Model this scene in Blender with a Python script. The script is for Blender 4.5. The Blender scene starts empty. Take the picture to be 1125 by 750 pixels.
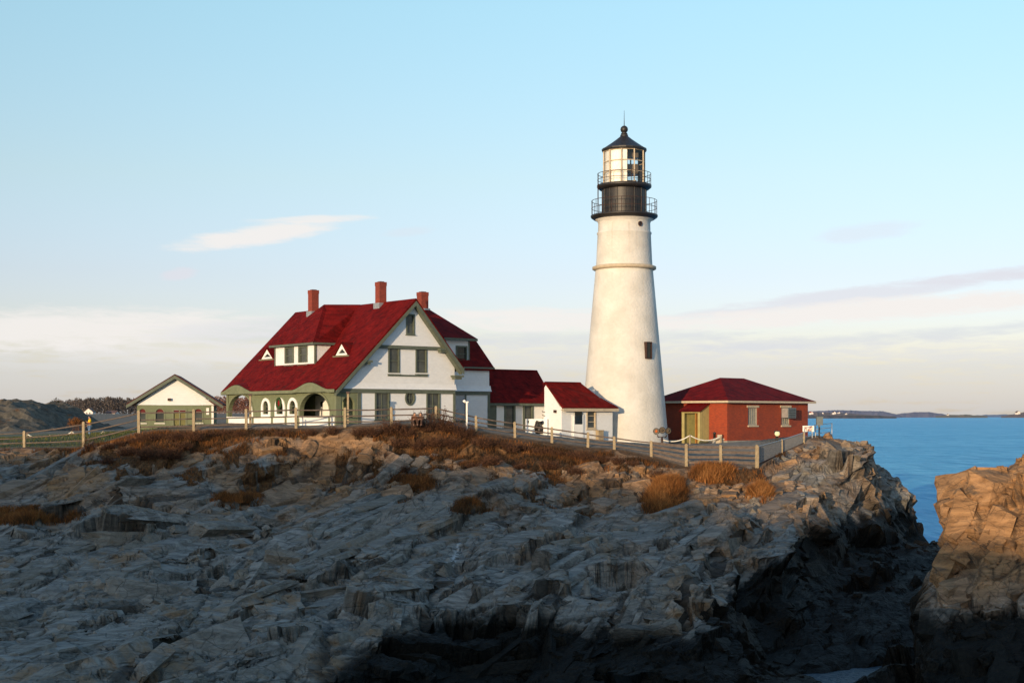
import bpy, math, random
import numpy as np
from mathutils import Vector, Matrix
from mathutils.geometry import tessellate_polygon

random.seed(7)
scene = bpy.context.scene
COL = scene.collection
R = math.radians

# ---------------------------------------------------------------- camera
CAM_Z = 12.0
FPX = 1562.0                      # focal length in pixels of the 1125 px wide photograph
HZ = 457.0                        # row of the horizon
cam_data = bpy.data.cameras.new("camera")
cam_data.sensor_width = 36.0
cam_data.lens = 36.0 * FPX / 1125.0
cam_data.shift_y = (HZ - 375.0) / 1125.0
cam_data.clip_start = 0.5
cam_data.clip_end = 60000.0
cam = bpy.data.objects.new("camera", cam_data)
cam.location = (0, 0, CAM_Z)
cam.rotation_euler = (R(90), 0, 0)
COL.objects.link(cam)
scene.camera = cam

# ---------------------------------------------------------------- light
SUN_EL = R(6.0)
SUN_H = Vector((-0.435, -0.90, 0)).normalized()       # horizontal direction towards the sun
SUN_DIR = Vector((SUN_H.x * math.cos(SUN_EL), SUN_H.y * math.cos(SUN_EL), math.sin(SUN_EL)))
sun_data = bpy.data.lights.new("sun", 'SUN')
sun_data.energy = 3.35
sun_data.angle = R(0.5)
sun_data.color = (1.0, 0.74, 0.46)
sun = bpy.data.objects.new("sun", sun_data)
sun.rotation_euler = SUN_DIR.to_track_quat('Z', 'Y').to_euler()
sun.location = (-40, -60, 60)
COL.objects.link(sun)

scene.view_settings.view_transform = 'Standard'
scene.view_settings.look = 'None'
scene.view_settings.exposure = 0.55
scene.view_settings.gamma = 1.0
scene.view_settings.use_curve_mapping = False
scene.cycles.max_bounces = 6
scene.cycles.diffuse_bounces = 3
scene.cycles.glossy_bounces = 3
scene.cycles.transparent_max_bounces = 8

# ---------------------------------------------------------------- node helpers
class NT:
    """Small helper round a node tree."""
    def __init__(s, tree):
        s.t = tree; s.n = tree.nodes; s.l = tree.links
    def new(s, kind, **kw):
        nd = s.n.new(kind)
        for k, v in kw.items():
            setattr(nd, k, v)
        return nd
    def put(s, sock, v):
        if v is None: return
        if isinstance(v, bpy.types.NodeSocket): s.l.new(v, sock)
        else:
            if isinstance(v, tuple) and len(v) == 3 and sock.type == 'RGBA': v = (*v, 1)
            sock.default_value = v
    def math(s, op, a, b=None, c=None, clamp=False):
        nd = s.new('ShaderNodeMath', operation=op); nd.use_clamp = clamp
        s.put(nd.inputs[0], a); s.put(nd.inputs[1], b); s.put(nd.inputs[2], c)
        return nd.outputs[0]
    def mix(s, f, a, b, blend='MIX'):
        nd = s.new('ShaderNodeMix', data_type='RGBA', blend_type=blend)
        s.put(nd.inputs[0], f); s.put(nd.inputs[6], a); s.put(nd.inputs[7], b)
        return nd.outputs[2]
    def noise(s, vec, scale, detail=4, rough=0.55, dist=0.0):
        nd = s.new('ShaderNodeTexNoise')
        s.put(nd.inputs['Vector'], vec)
        nd.inputs['Scale'].default_value = scale; nd.inputs['Detail'].default_value = detail
        nd.inputs['Roughness'].default_value = rough; nd.inputs['Distortion'].default_value = dist
        return nd.outputs[0]
    def smooth(s, v, a, b, lo=0.0, hi=1.0):
        nd = s.new('ShaderNodeMapRange', interpolation_type='SMOOTHSTEP')
        s.put(nd.inputs[0], v)
        nd.inputs[1].default_value = a; nd.inputs[2].default_value = b
        nd.inputs[3].default_value = lo; nd.inputs[4].default_value = hi
        return nd.outputs[0]
    def scale_vec(s, vec, sc, rot=(0, 0, 0)):
        nd = s.new('ShaderNodeMapping')
        s.put(nd.inputs[0], vec)
        nd.inputs['Scale'].default_value = sc; nd.inputs['Rotation'].default_value = rot
        return nd.outputs[0]
    def bump(s, h, strength=0.3, dist=0.05, normal=None):
        nd = s.new('ShaderNodeBump')
        nd.inputs['Strength'].default_value = strength; nd.inputs['Distance'].default_value = dist
        s.put(nd.inputs['Height'], h)
        if normal is not None: s.put(nd.inputs['Normal'], normal)
        return nd.outputs[0]
    def attr(s, name):
        return s.new('ShaderNodeAttribute', attribute_name=name)

def new_mat(name):
    m = bpy.data.materials.new(name); m.use_nodes = True
    t = NT(m.node_tree)
    b = m.node_tree.nodes['Principled BSDF']
    return m, t, b

def simple(name, color, rough=0.7, var=0.25, scale=3.0, bump=0.15, metal=0.0, spec=0.3, fine=25.0):
    """A painted / plain surface with uneven colour and a little relief."""
    m, t, b = new_mat(name)
    co = t.new('ShaderNodeTexCoord').outputs['Object']
    n1 = t.noise(co, scale, 5, 0.6)
    n2 = t.noise(co, fine, 3, 0.6)
    f = t.math('ADD', t.math('MULTIPLY', n1, 0.65), t.math('MULTIPLY', n2, 0.35))
    f = t.smooth(f, 0.3, 0.7)
    lo = tuple(c * (1 - var) for c in color); hi = tuple(min(1, c * (1 + var)) for c in color)
    t.put(b.inputs['Base Color'], t.mix(f, lo, hi))
    b.inputs['Roughness'].default_value = rough
    b.inputs['Metallic'].default_value = metal
    b.inputs['Specular IOR Level'].default_value = spec
    if bump: t.put(b.inputs['Normal'], t.bump(n2, bump, 0.03))
    return m

def siding(name, color, course=0.14, strength=0.5, var=0.08, stain=None):
    """Shingle courses: saw-tooth relief up the wall with uneven shingles."""
    m, t, b = new_mat(name)
    co = t.new('ShaderNodeTexCoord').outputs['Object']
    sep = t.new('ShaderNodeSeparateXYZ'); t.put(sep.inputs[0], co)
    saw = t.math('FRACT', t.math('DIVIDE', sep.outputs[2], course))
    row = t.math('FLOOR', t.math('DIVIDE', sep.outputs[2], course))
    cmb = t.new('ShaderNodeCombineXYZ')
    t.put(cmb.inputs[0], t.math('MULTIPLY', t.math('ADD', sep.outputs[0], sep.outputs[1]), 5.0))
    t.put(cmb.inputs[1], t.math('MULTIPLY', row, 3.7)); 
    cell = t.new('ShaderNodeTexWhiteNoise', noise_dimensions='2D')
    fl = t.new('ShaderNodeVectorMath', operation='FLOOR'); t.put(fl.inputs[0], cmb.outputs[0])
    t.put(cell.inputs['Vector'], fl.outputs[0])
    n = t.noise(co, 1.1, 5, 0.65)
    f = t.math('ADD', t.math('MULTIPLY', cell.outputs[0], 0.45), t.math('MULTIPLY', t.smooth(n, 0.3, 0.7), 0.55))
    lo = tuple(c * (1 - var) for c in color); hi = tuple(min(1, c * (1 + var)) for c in color)
    col = t.mix(f, lo, hi)
    if stain:
        sn = t.noise(t.scale_vec(co, (1.4, 1.4, 0.25)), 1.0, 6, 0.7)
        col = t.mix(t.smooth(sn, 0.54, 0.74, 0, 0.75), col, stain)
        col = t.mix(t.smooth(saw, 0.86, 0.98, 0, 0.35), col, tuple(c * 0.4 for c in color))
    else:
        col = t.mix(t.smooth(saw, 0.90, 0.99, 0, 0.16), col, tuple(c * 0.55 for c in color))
    t.put(b.inputs['Base Color'], col)
    b.inputs['Roughness'].default_value = 0.75
    b.inputs['Specular IOR Level'].default_value = 0.08
    t.put(b.inputs['Normal'], t.bump(saw, strength, course * 0.25))
    return m

def brick(name, c1, c2, mortar):
    m, t, b = new_mat(name)
    co = t.new('ShaderNodeTexCoord').outputs['Object']
    sep = t.new('ShaderNodeSeparateXYZ'); t.put(sep.inputs[0], co)
    cmb = t.new('ShaderNodeCombineXYZ')
    t.put(cmb.inputs[0], t.math('ADD', sep.outputs[0], sep.outputs[1])); t.put(cmb.inputs[1], sep.outputs[2])
    br = t.new('ShaderNodeTexBrick')
    t.put(br.inputs['Vector'], cmb.outputs[0])
    t.put(br.inputs['Color1'], c1); t.put(br.inputs['Color2'], c2); t.put(br.inputs['Mortar'], mortar)
    br.inputs['Scale'].default_value = 1.0; br.inputs['Mortar Size'].default_value = 0.006
    br.inputs['Brick Width'].default_value = 0.22; br.inputs['Row Height'].default_value = 0.075
    n = t.noise(co, 0.8, 5, 0.65)
    col = t.mix(t.smooth(n, 0.35, 0.75), br.outputs[0], t.mix(0.35, br.outputs[0], (0.07, 0.02, 0.015)))
    t.put(b.inputs['Base Color'], col)
    b.inputs['Roughness'].default_value = 0.85
    t.put(b.inputs['Normal'], t.bump(br.outputs[1], -0.3, 0.01))
    return m

M = {}
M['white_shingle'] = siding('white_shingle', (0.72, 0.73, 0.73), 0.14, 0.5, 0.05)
M['white_paint'] = simple('white_paint', (0.80, 0.79, 0.75), 0.6, 0.06, 2.0, 0.1)
M['sage_paint'] = simple('sage_paint', (0.16, 0.175, 0.105), 0.65, 0.14, 2.0, 0.1)
M['porch_sage_bright'] = siding('porch_sage_bright', (0.26, 0.29, 0.17), 0.12, 0.35, 0.12)  # sage siding lightened to make up for dim light in the porch
M['sage_siding'] = siding('sage_siding', (0.16, 0.18, 0.11), 0.12, 0.35, 0.12)
M['grey_trim'] = simple('grey_trim', (0.10, 0.115, 0.085), 0.6, 0.18, 3.0, 0.1)
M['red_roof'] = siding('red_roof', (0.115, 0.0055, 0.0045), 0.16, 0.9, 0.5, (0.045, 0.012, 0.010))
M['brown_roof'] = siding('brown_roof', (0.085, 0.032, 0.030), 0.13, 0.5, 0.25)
M['brick'] = brick('brick', (0.33, 0.044, 0.009), (0.235, 0.029, 0.008), (0.22, 0.07, 0.035))
M['chimney_brick'] = brick('chimney_brick', (0.27, 0.036, 0.018), (0.20, 0.026, 0.014), (0.2, 0.07, 0.04))
M['stone_trim'] = simple('stone_trim', (0.46, 0.38, 0.27), 0.8, 0.16, 4.0, 0.25)
M['concrete'] = simple('concrete', (0.27, 0.25, 0.21), 0.9, 0.25, 1.6, 0.3)
M['yellow_paint'] = simple('yellow_paint', (0.36, 0.31, 0.13), 0.65, 0.12, 3.0, 0.1)
M['olive_paint'] = simple('olive_paint', (0.15, 0.14, 0.05), 0.65, 0.2, 3.0, 0.1)
M['ochre_wood'] = simple('ochre_wood', (0.42, 0.20, 0.05), 0.65, 0.2, 3.0, 0.1)
M['red_door'] = simple('red_door', (0.38, 0.02, 0.015), 0.5, 0.15, 3.0, 0.1)
M['black_iron'] = simple('black_iron', (0.018, 0.015, 0.013), 0.5, 0.35, 2.0, 0.15, 0.0, 0.5)
M['brown_iron'] = simple('brown_iron', (0.05, 0.025, 0.018), 0.55, 0.3, 6.0, 0.15)
M['galvanised'] = simple('galvanised', (0.42, 0.43, 0.43), 0.45, 0.15, 6.0, 0.1, 0.6)
M['grey_box'] = simple('grey_box', (0.13, 0.15, 0.15), 0.5, 0.15, 4.0, 0.1)
M['mesh_wire'] = simple('mesh_wire', (0.20, 0.20, 0.20), 0.6, 0.15, 6.0, 0.1)
M['post_wood'] = simple('post_wood', (0.32, 0.25, 0.155), 0.85, 0.25, 5.0, 0.35)
M['rail_wood'] = simple('rail_wood', (0.115, 0.088, 0.072), 0.85, 0.35, 4.0, 0.35)
M['rope'] = simple('rope', (0.72, 0.68, 0.58), 0.8, 0.1, 8.0, 0.2)
M['louver'] = simple('louver', (0.34, 0.31, 0.25), 0.7, 0.15, 5.0, 0.1)
M['curtain'] = simple('curtain', (0.86, 0.82, 0.76), 0.8, 0.06, 3.0, 0.1)
M['lens_brown'] = simple('lens_brown', (0.10, 0.075, 0.05), 0.35, 0.3, 3.0, 0.05)
M['slate_box'] = simple('slate_box', (0.10, 0.11, 0.12), 0.4, 0.2, 3.0, 0.05)
M['blind'] = simple('blind', (0.30, 0.30, 0.26), 0.7, 0.2, 6.0, 0.1)
M['sign_white'] = simple('sign_white', (0.78, 0.74, 0.68), 0.5, 0.05, 4.0, 0.05)
M['sign_orange'] = simple('sign_orange', (0.60, 0.14, 0.03), 0.5, 0.1, 4.0, 0.05)
M['lamp_glass'] = simple('lamp_glass', (0.72, 0.70, 0.45), 0.2, 0.06, 4.0, 0.0)
M['skin'] = simple('skin', (0.46, 0.25, 0.16), 0.6, 0.08, 8.0, 0.1)
M['hair'] = simple('hair', (0.035, 0.018, 0.012), 0.6, 0.3, 20.0, 0.3)
M['yellow_cloth'] = simple('yellow_cloth', (0.75, 0.45, 0.015), 0.8, 0.15, 6.0, 0.3)
M['red_cloth'] = simple('red_cloth', (0.32, 0.015, 0.02), 0.8, 0.15, 6.0, 0.3)
M['denim'] = simple('denim', (0.10, 0.17, 0.28), 0.85, 0.2, 6.0, 0.3)
M['brown_cloth'] = simple('brown_cloth', (0.055, 0.030, 0.020), 0.85, 0.25, 6.0, 0.3)
M['rust_cloth'] = simple('rust_cloth', (0.10, 0.045, 0.024), 0.85, 0.25, 6.0, 0.3)
M['pale_blue'] = simple('pale_blue', (0.30, 0.48, 0.62), 0.6, 0.12, 3.0, 0.1)
M['wreath_red'] = simple('wreath_red', (0.25, 0.012, 0.012), 0.7, 0.2, 14.0, 0.3)
M['dark_red'] = simple('dark_red', (0.10, 0.010, 0.010), 0.7, 0.2, 14.0, 0.2)
M['wreath_green'] = simple('wreath_green', (0.03, 0.06, 0.02), 0.8, 0.4, 30.0, 0.5)

def pane_mat(name, base, rough):
    m, t, b = new_mat(name)
    co = t.new('ShaderNodeTexCoord').outputs['Object']
    n = t.noise(co, 0.9, 2, 0.5)
    t.put(b.inputs['Base Color'], t.mix(t.smooth(n, 0.35, 0.65), tuple(c * 0.6 for c in base), base))
    b.inputs['Roughness'].default_value = rough
    b.inputs['Specular IOR Level'].default_value = 0.5
    t.put(b.inputs['Normal'], t.bump(t.noise(co, 1.7, 1), 0.08, 0.05))
    return m
M['pane'] = pane_mat('pane', (0.075, 0.085, 0.08), 0.08)
M['pane_dark'] = pane_mat('pane_dark', (0.02, 0.025, 0.025), 0.08)

def clear_glass(name):
    m, t, b = new_mat(name)
    t.n.remove(b)
    out = t.n['Material Output']
    tr = t.new('ShaderNodeBsdfTransparent'); tr.inputs[0].default_value = (0.93, 0.95, 0.95, 1)
    gl = t.new('ShaderNodeBsdfGlossy'); gl.inputs['Roughness'].default_value = 0.03
    fr = t.new('ShaderNodeFresnel'); fr.inputs[0].default_value = 1.5
    mx = t.new('ShaderNodeMixShader')
    t.put(mx.inputs[0], fr.outputs[0]); t.put(mx.inputs[1], tr.outputs[0]); t.put(mx.inputs[2], gl.outputs[0])
    t.put(out.inputs[0], mx.outputs[0])
    return m
M['glass'] = clear_glass('glass')

def tower_mat():
    m, t, b = new_mat('whitewashed_stone')
    co = t.new('ShaderNodeTexCoord').outputs['Object']
    sep = t.new('ShaderNodeSeparateXYZ'); t.put(sep.inputs[0], co)
    ang = t.math('ARCTAN2', sep.outputs[1], sep.outputs[0])
    cmb = t.new('ShaderNodeCombineXYZ')
    t.put(cmb.inputs[0], t.math('MULTIPLY', ang, 3.2)); t.put(cmb.inputs[1], sep.outputs[2])
    vor = t.new('ShaderNodeTexVoronoi', feature='DISTANCE_TO_EDGE')
    wob = t.new('ShaderNodeVectorMath', operation='ADD')
    t.put(wob.inputs[0], t.scale_vec(cmb.outputs[0], (2.0, 3.4, 1)))
    nn = t.new('ShaderNodeTexNoise'); t.put(nn.inputs['Vector'], co); nn.inputs['Scale'].default_value = 2.0
    t.put(wob.inputs[1], nn.outputs[1])
    t.put(vor.inputs['Vector'], wob.outputs[0]); vor.inputs['Scale'].default_value = 1.0
    joint = t.smooth(vor.outputs[0], 0.0, 0.22)
    n = t.noise(co, 0.5, 6, 0.65)
    st = t.noise(t.scale_vec(co, (1.6, 1.6, 0.12)), 1.0, 4, 0.6)
    col = t.mix(t.smooth(n, 0.3, 0.72), (0.52, 0.50, 0.45), (0.65, 0.63, 0.58))
    col = t.mix(t.smooth(st, 0.58, 0.8, 0, 0.22), col, (0.55, 0.49, 0.40))
    t.put(b.inputs['Base Color'], col)
    b.inputs['Roughness'].default_value = 0.85; b.inputs['Specular IOR Level'].default_value = 0.15
    h = t.math('ADD', t.math('MULTIPLY', joint, 0.7), t.math('MULTIPLY', t.noise(co, 7.0, 4), 0.5))
    z_ = sep.outputs[2]
    run = t.noise(t.scale_vec(cmb.outputs[0], (2.2, 0.10, 1)), 1.0, 4, 0.65)
    for (ztop, lng) in ((17.05, 4.5), (13.2, 3.0)):      # rust and dirt washed down from the gallery and the ring
        f_ = t.math('MULTIPLY', t.smooth(z_, ztop - lng, ztop, 0, 1), t.smooth(z_, ztop + 0.05, ztop - 0.02, 0, 1))
        col = t.mix(t.math('MULTIPLY', f_, t.smooth(run, 0.55, 0.75, 0, 0.30)), col, (0.33, 0.23, 0.14))
    col = t.mix(t.math('MULTIPLY', t.smooth(z_, 3.0, 0.2), t.smooth(n, 0.45, 0.7, 0, 0.3)), col, (0.40, 0.36, 0.29))
    t.put(b.inputs['Base Color'], col)
    t.put(b.inputs['Normal'], t.bump(h, 0.30, 0.04))
    return m
M['tower'] = tower_mat()

# ---------------------------------------------------------------- world: physical sky + clouds by direction
world = bpy.data.worlds.new("World"); scene.world = world
world.use_nodes = True
wt = NT(world.node_tree)
bg = wt.n['Background']
sky = wt.new('ShaderNodeTexSky', sky_type='NISHITA')
sky.sun_disc = False
sky.sun_elevation = SUN_EL
sky.sun_rotation = math.atan2(SUN_H.x, SUN_H.y)
sky.altitude = 0; sky.air_density = 1.0; sky.dust_density = 0.6; sky.ozone_density = 1.6
geo = wt.new('ShaderNodeTexCoord').outputs['Generated']
sp = wt.new('ShaderNodeSeparateXYZ'); wt.put(sp.inputs[0], geo)
dx, dy, dz = sp.outputs
az = wt.math('ARCTAN2', dx, dy)                        # 0 = straight out over the lighthouse
hor = wt.math('SQRT', wt.math('ADD', wt.math('MULTIPLY', dx, dx), wt.math('MULTIPLY', dy, dy)))
el = wt.math('ARCTAN2', dz, hor)
def sky_col(col, gain):
    return tuple(c * gain for c in col)
SKY_GAIN = 1.0
ramp = wt.new('ShaderNodeValToRGB')
wt.put(ramp.inputs[0], wt.math('DIVIDE', el, R(40.0), clamp=True))
er = ramp.color_ramp.elements
for pos, c in ((0.0, (1.06, 1.09, 1.66)), (0.035, (1.13, 1.14, 1.80)), (0.075, (1.20, 1.15, 1.80)), (0.14, (1.31, 1.19, 1.61)), (0.235, (1.52, 1.40, 1.49)), (0.40, (1.70, 1.77, 1.70)), (1.0, (1.85, 2.15, 2.4))):
    if pos in (0.0, 1.0): e_ = er[0 if pos == 0.0 else len(er) - 1]
    else: e_ = er.new(pos)
    e_.color = tuple(v / 3 for v in c) + (1,)
skyc = wt.mix(1.0, sky.outputs[0], wt.mix(1.0, ramp.outputs[0], (3.0, 3.0, 3.0), 'MULTIPLY'), 'MULTIPLY')
azel = wt.new('ShaderNodeCombineXYZ')
wt.put(azel.inputs[0], wt.math('MULTIPLY', az, 6.0)); wt.put(azel.inputs[1], wt.math('MULTIPLY', el, 40.0))
warp = wt.noise(azel.outputs[0], 1.6, 8, 0.66)
warp2 = wt.noise(azel.outputs[0], 6.5, 8, 0.72, 0.4)
def ang(px, py):
    k = (px - 562.5) / FPX
    return math.atan(k), math.atan((HZ - py) / FPX / math.sqrt(1 + k * k))
CLOUDS = []
SKY_STR = 0.12
def disp(rgb):
    """radiance for a colour as it should look at this exposure (before the Background strength)"""
    lin = [((c / 255 + 0.055) / 1.055) ** 2.4 if c > 10 else c / 3294.6 for c in rgb]
    k = SKY_STR * 2 ** scene.view_settings.exposure
    return tuple(c / k for c in lin)
CREAM = disp((246, 241, 237)); LILAC = disp((214, 219, 228)); WHITE = disp((246, 246, 246)); MAUVE = disp((226, 226, 234))
# px, py, half width, half height, slope, strength, colour, softness
CLOUDS = [
    (560, 428, 1700, 50, 0.0, 0.60, LILAC, 1.0),
    (60, 362, 210, 20, 0.04, 0.85, CREAM, 1.2),
    (230, 387, 190, 12, 0.0, 0.35, CREAM, 1.0),
    (300, 362, 130, 12, 0.05, 0.35, LILAC, 0.8),
    (280, 259, 80, 10, 0.16, 0.9, CREAM, 1.2),
    (345, 241, 62, 4, 0.05, 0.75, CREAM, 1.2),
    (196, 301, 17, 6, 0.15, 0.75, MAUVE, 1.2),
    (960, 322, 230, 9, 0.11, 0.75, MAUVE, 0.8),
    (1090, 305, 80, 5, 0.05, 0.55, MAUVE, 0.8),
    (960, 340, 260, 12, 0.06, 0.95, CREAM, 0.7),
    (610, 352, 140, 13, -0.02, 0.85, CREAM, 0.8),
    (640, 372, 160, 8, 0.02, 0.4, LILAC, 0.9),
    (960, 372, 180, 8, 0.06, 0.55, LILAC, 0.9),
    (955, 255, 50, 9, 0.1, 0.4, MAUVE, 1.2),
    (450, 255, 26, 5, 0.1, 0.3, MAUVE, 1.2),
    (560, 392, 900, 14, 0.01, 0.15, CREAM, 1.0),
    (-700, 330, 300, 30, 0.05, 0.8, CREAM, 0.8),
    (1700, 300, 350, 30, 0.05, 0.8, CREAM, 0.8),
]
cc = skyc
for (px, py, hw, hh, sl, st, col, soft) in CLOUDS:
    a0, e0 = ang(px, py)
    if abs(px - 562) > 700:
        e0 = math.atan((HZ - py) / FPX)
    wa, we = hw / FPX, hh / FPX
    da = wt.math('SUBTRACT', az, a0)
    ee = wt.math('SUBTRACT', wt.math('SUBTRACT', el, e0), wt.math('MULTIPLY', da, sl))
    u = wt.math('DIVIDE', da, wa); v = wt.math('DIVIDE', ee, we)
    r2 = wt.math('ADD', wt.math('MULTIPLY', u, u), wt.math('MULTIPLY', v, v))
    body = wt.math('SUBTRACT', 1.0, r2)
    nz = wt.math('ADD', wt.math('MULTIPLY', wt.math('SUBTRACT', warp, 0.5), 2.6),
                 wt.math('MULTIPLY', wt.math('SUBTRACT', warp2, 0.5), 2.6))
    mask = wt.smooth(wt.math('ADD', body, nz), -0.6 * soft - 0.1, 0.9, 0.0, st)
    cc = wt.mix(mask, cc, col)
wt.put(bg.inputs['Color'], cc)
bg.inputs['Strength'].default_value = SKY_STR
# ---------------------------------------------------------------- mesh helpers
class MB:
    """Collects faces; build() links them as ONE mesh object."""
    def __init__(s): s.v = []; s.f = []; s.m = []; s.sm = []
    def add(s, vs, fs, mi=0, smooth=False):
        o = len(s.v); s.v += [tuple(v) for v in vs]
        for f in fs:
            s.f.append(tuple(i + o for i in f)); s.m.append(mi); s.sm.append(smooth)
        return s
    def box(s, x0, x1, y0, y1, z0, z1, mi=0, fr=None):
        vs = [(x, y, z) for z in (z0, z1) for y in (y0, y1) for x in (x0, x1)]
        if fr: vs = [fr(*v) for v in vs]
        return s.add(vs, [(0, 2, 3, 1), (4, 5, 7, 6), (0, 1, 5, 4), (2, 6, 7, 3), (0, 4, 6, 2), (1, 3, 7, 5)], mi)
    def bar(s, p, q, w, h=None, mi=0, up=(0, 0, 1)):
        """square bar from p to q"""
        p, q = Vector(p), Vector(q); h = h or w
        d = (q - p).normalized(); u = Vector(up)
        if abs(d.dot(u)) > 0.98: u = Vector((1, 0, 0))
        a = d.cross(u).normalized() * w / 2; b = a.cross(d).normalized() * h / 2
        vs = [p - a - b, p + a - b, p + a + b, p - a + b, q - a - b, q + a - b, q + a + b, q - a + b]
        return s.add(vs, [(0, 3, 2, 1), (4, 5, 6, 7), (0, 1, 5, 4), (1, 2, 6, 5), (2, 3, 7, 6), (3, 0, 4, 7)], mi)
    def tube(s, pts, r, n=8, mi=0, smooth=True, radii=None):
        pts = [Vector(p) for p in pts]; rings = []
        ref = None
        for i, p in enumerate(pts):
            d = (pts[min(i + 1, len(pts) - 1)] - pts[max(i - 1, 0)]).normalized()
            if ref is None:
                ref = Vector((0, 0, 1)) if abs(d.z) < 0.9 else Vector((1, 0, 0))
            a = d.cross(ref).normalized(); b = d.cross(a).normalized()
            rr = radii[i] if radii else r
            rings.append([p + (a * math.cos(2 * math.pi * k / n) + b * math.sin(2 * math.pi * k / n)) * rr for k in range(n)])
        vs = [v for rg in rings for v in rg]; fs = []
        for i in range(len(pts) - 1):
            for k in range(n):
                fs.append((i * n + k, i * n + (k + 1) % n, (i + 1) * n + (k + 1) % n, (i + 1) * n + k))
        s.add(vs, fs, mi, smooth)
        o = len(pts) - 1
        s.add(rings[0], [tuple(range(n))], mi); s.add(rings[-1], [tuple(reversed(range(n)))], mi)
        return s
    def lathe(s, prof, n=48, mi=0, smooth=True, c=(0, 0, 0), a0=0.0, a1=2 * math.pi, rot=0.0):
        """prof: (radius, z) from bottom to top"""
        full = abs(a1 - a0 - 2 * math.pi) < 1e-6
        cnt = n if full else n + 1
        vs = []
        for (r, z) in prof:
            for k in range(cnt):
                t = a0 + (a1 - a0) * k / n + rot
                vs.append((c[0] + r * math.cos(t), c[1] + r * math.sin(t), c[2] + z))
        fs = []
        for i in range(len(prof) - 1):
            for k in range(n):
                k2 = (k + 1) % cnt if full else k + 1
                fs.append((i * cnt + k, i * cnt + k2, (i + 1) * cnt + k2, (i + 1) * cnt + k))
        return s.add(vs, fs, mi, smooth)
    def panel(s, outer, holes, th, fr, mi=0, reveal=None):
        """flat wall with openings; outlines in (u,v); fr maps (u,v,w) to space; w runs 0..th inwards"""
        loops = [outer] + list(holes)
        flat = [p for lp in loops for p in lp]
        tris = tessellate_polygon([[Vector((p[0], p[1], 0)) for p in lp] for lp in loops])
        o = [fr(u, v, 0) for (u, v) in flat]; b = [fr(u, v, th) for (u, v) in flat]
        s.add(o, tris, mi); s.add(b, [tuple(reversed(t)) for t in tris], mi)
        for li, lp in enumerate(loops):
            n = len(lp)
            vs = [fr(u, v, 0) for (u, v) in lp] + [fr(u, v, th) for (u, v) in lp]
            s.add(vs, [(k, (k + 1) % n, n + (k + 1) % n, n + k) for k in range(n)], mi if (li == 0 or reveal is None) else reveal)
        return s
    def slab(s, pts, th, mi=0, mi_edge=None):
        """roof sheet: polygon pts (counter-clockwise seen from above) with thickness below"""
        pts = [Vector(p) for p in pts]
        n = (pts[1] - pts[0]).cross(pts[2] - pts[0]).normalized()
        if n.z < 0: pts.reverse(); n = -n
        lo = [p - n * th for p in pts]; k = len(pts)
        s.add(pts, [tuple(range(k))], mi); s.add(lo, [tuple(reversed(range(k)))], mi if mi_edge is None else mi_edge)
        s.add(pts + lo, [((i + 1) % k, i, k + i, k + (i + 1) % k) for i in range(k)], mi if mi_edge is None else mi_edge)
        return s
    def build(s, name, mats, parent=None, loc=None):
        me = bpy.data.meshes.new(name)
        me.from_pydata([tuple(v) for v in s.v], [], s.f)
        if not isinstance(mats, (list, tuple)): mats = [mats]
        for m in mats: me.materials.append(M[m] if isinstance(m, str) else m)
        me.polygons.foreach_set('material_index', s.m)
        me.polygons.foreach_set('use_smooth', s.sm)
        me.update()
        import bmesh
        bm = bmesh.new(); bm.from_mesh(me)
        bmesh.ops.remove_doubles(bm, verts=bm.verts, dist=1e-5)
        bmesh.ops.recalc_face_normals(bm, faces=bm.faces)
        bm.to_mesh(me); bm.free()
        o = bpy.data.objects.new(name, me); COL.objects.link(o)
        if parent is not None: o.parent = parent
        if loc is not None: o.location = loc
        return o

def tag(o, label=None, cat=None, group=None, kind=None):
    if label: o['label'] = label
    if cat: o['category'] = cat
    if group: o['group'] = group
    if kind: o['kind'] = kind
    return o
def empty(name, loc, rz=0.0):
    o = bpy.data.objects.new(name, None); COL.objects.link(o)
    o.location = loc; o.rotation_euler = (0, 0, rz); o.empty_display_size = 0.5
    return o
def copy_tree(o, parent=None):
    c = o.copy(); COL.objects.link(c); c.parent = parent
    for ch in list(o.children): copy_tree(ch, c)
    return c
def W(px, py, Y):
    """point at depth Y seen at pixel (px, py) of the photograph"""
    return Vector(((px - 562.5) / FPX * Y, Y, CAM_Z - (py - HZ) / FPX * Y))

class Frame:
    """local frame of a building: origin and yaw; measures its walls"""
    def __init__(s, X, Y, Z, yaw):
        s.o = (X, Y, Z); s.yaw = yaw
        s.g = (math.cos(yaw), math.sin(yaw)); s.p = (-math.sin(yaw), math.cos(yaw))
    def on_y(s, px, py, y):
        """(x, z) of a pixel on the local plane y = const"""
        k = (px - 562.5) / FPX
        x0 = s.o[0] + s.p[0] * y; y0 = s.o[1] + s.p[1] * y
        t = (k * y0 - x0) / (s.g[0] - k * s.g[1])
        D = y0 + t * s.g[1]
        return t, CAM_Z - (py - HZ) / FPX * D - s.o[2]
    def on_x(s, px, py, x):
        """(y, z) of a pixel on the local plane x = const"""
        k = (px - 562.5) / FPX
        x0 = s.o[0] + s.g[0] * x; y0 = s.o[1] + s.g[1] * x
        t = (k * y0 - x0) / (s.p[0] - k * s.p[1])
        D = y0 + t * s.p[1]
        return t, CAM_Z - (py - HZ) / FPX * D - s.o[2]

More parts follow.
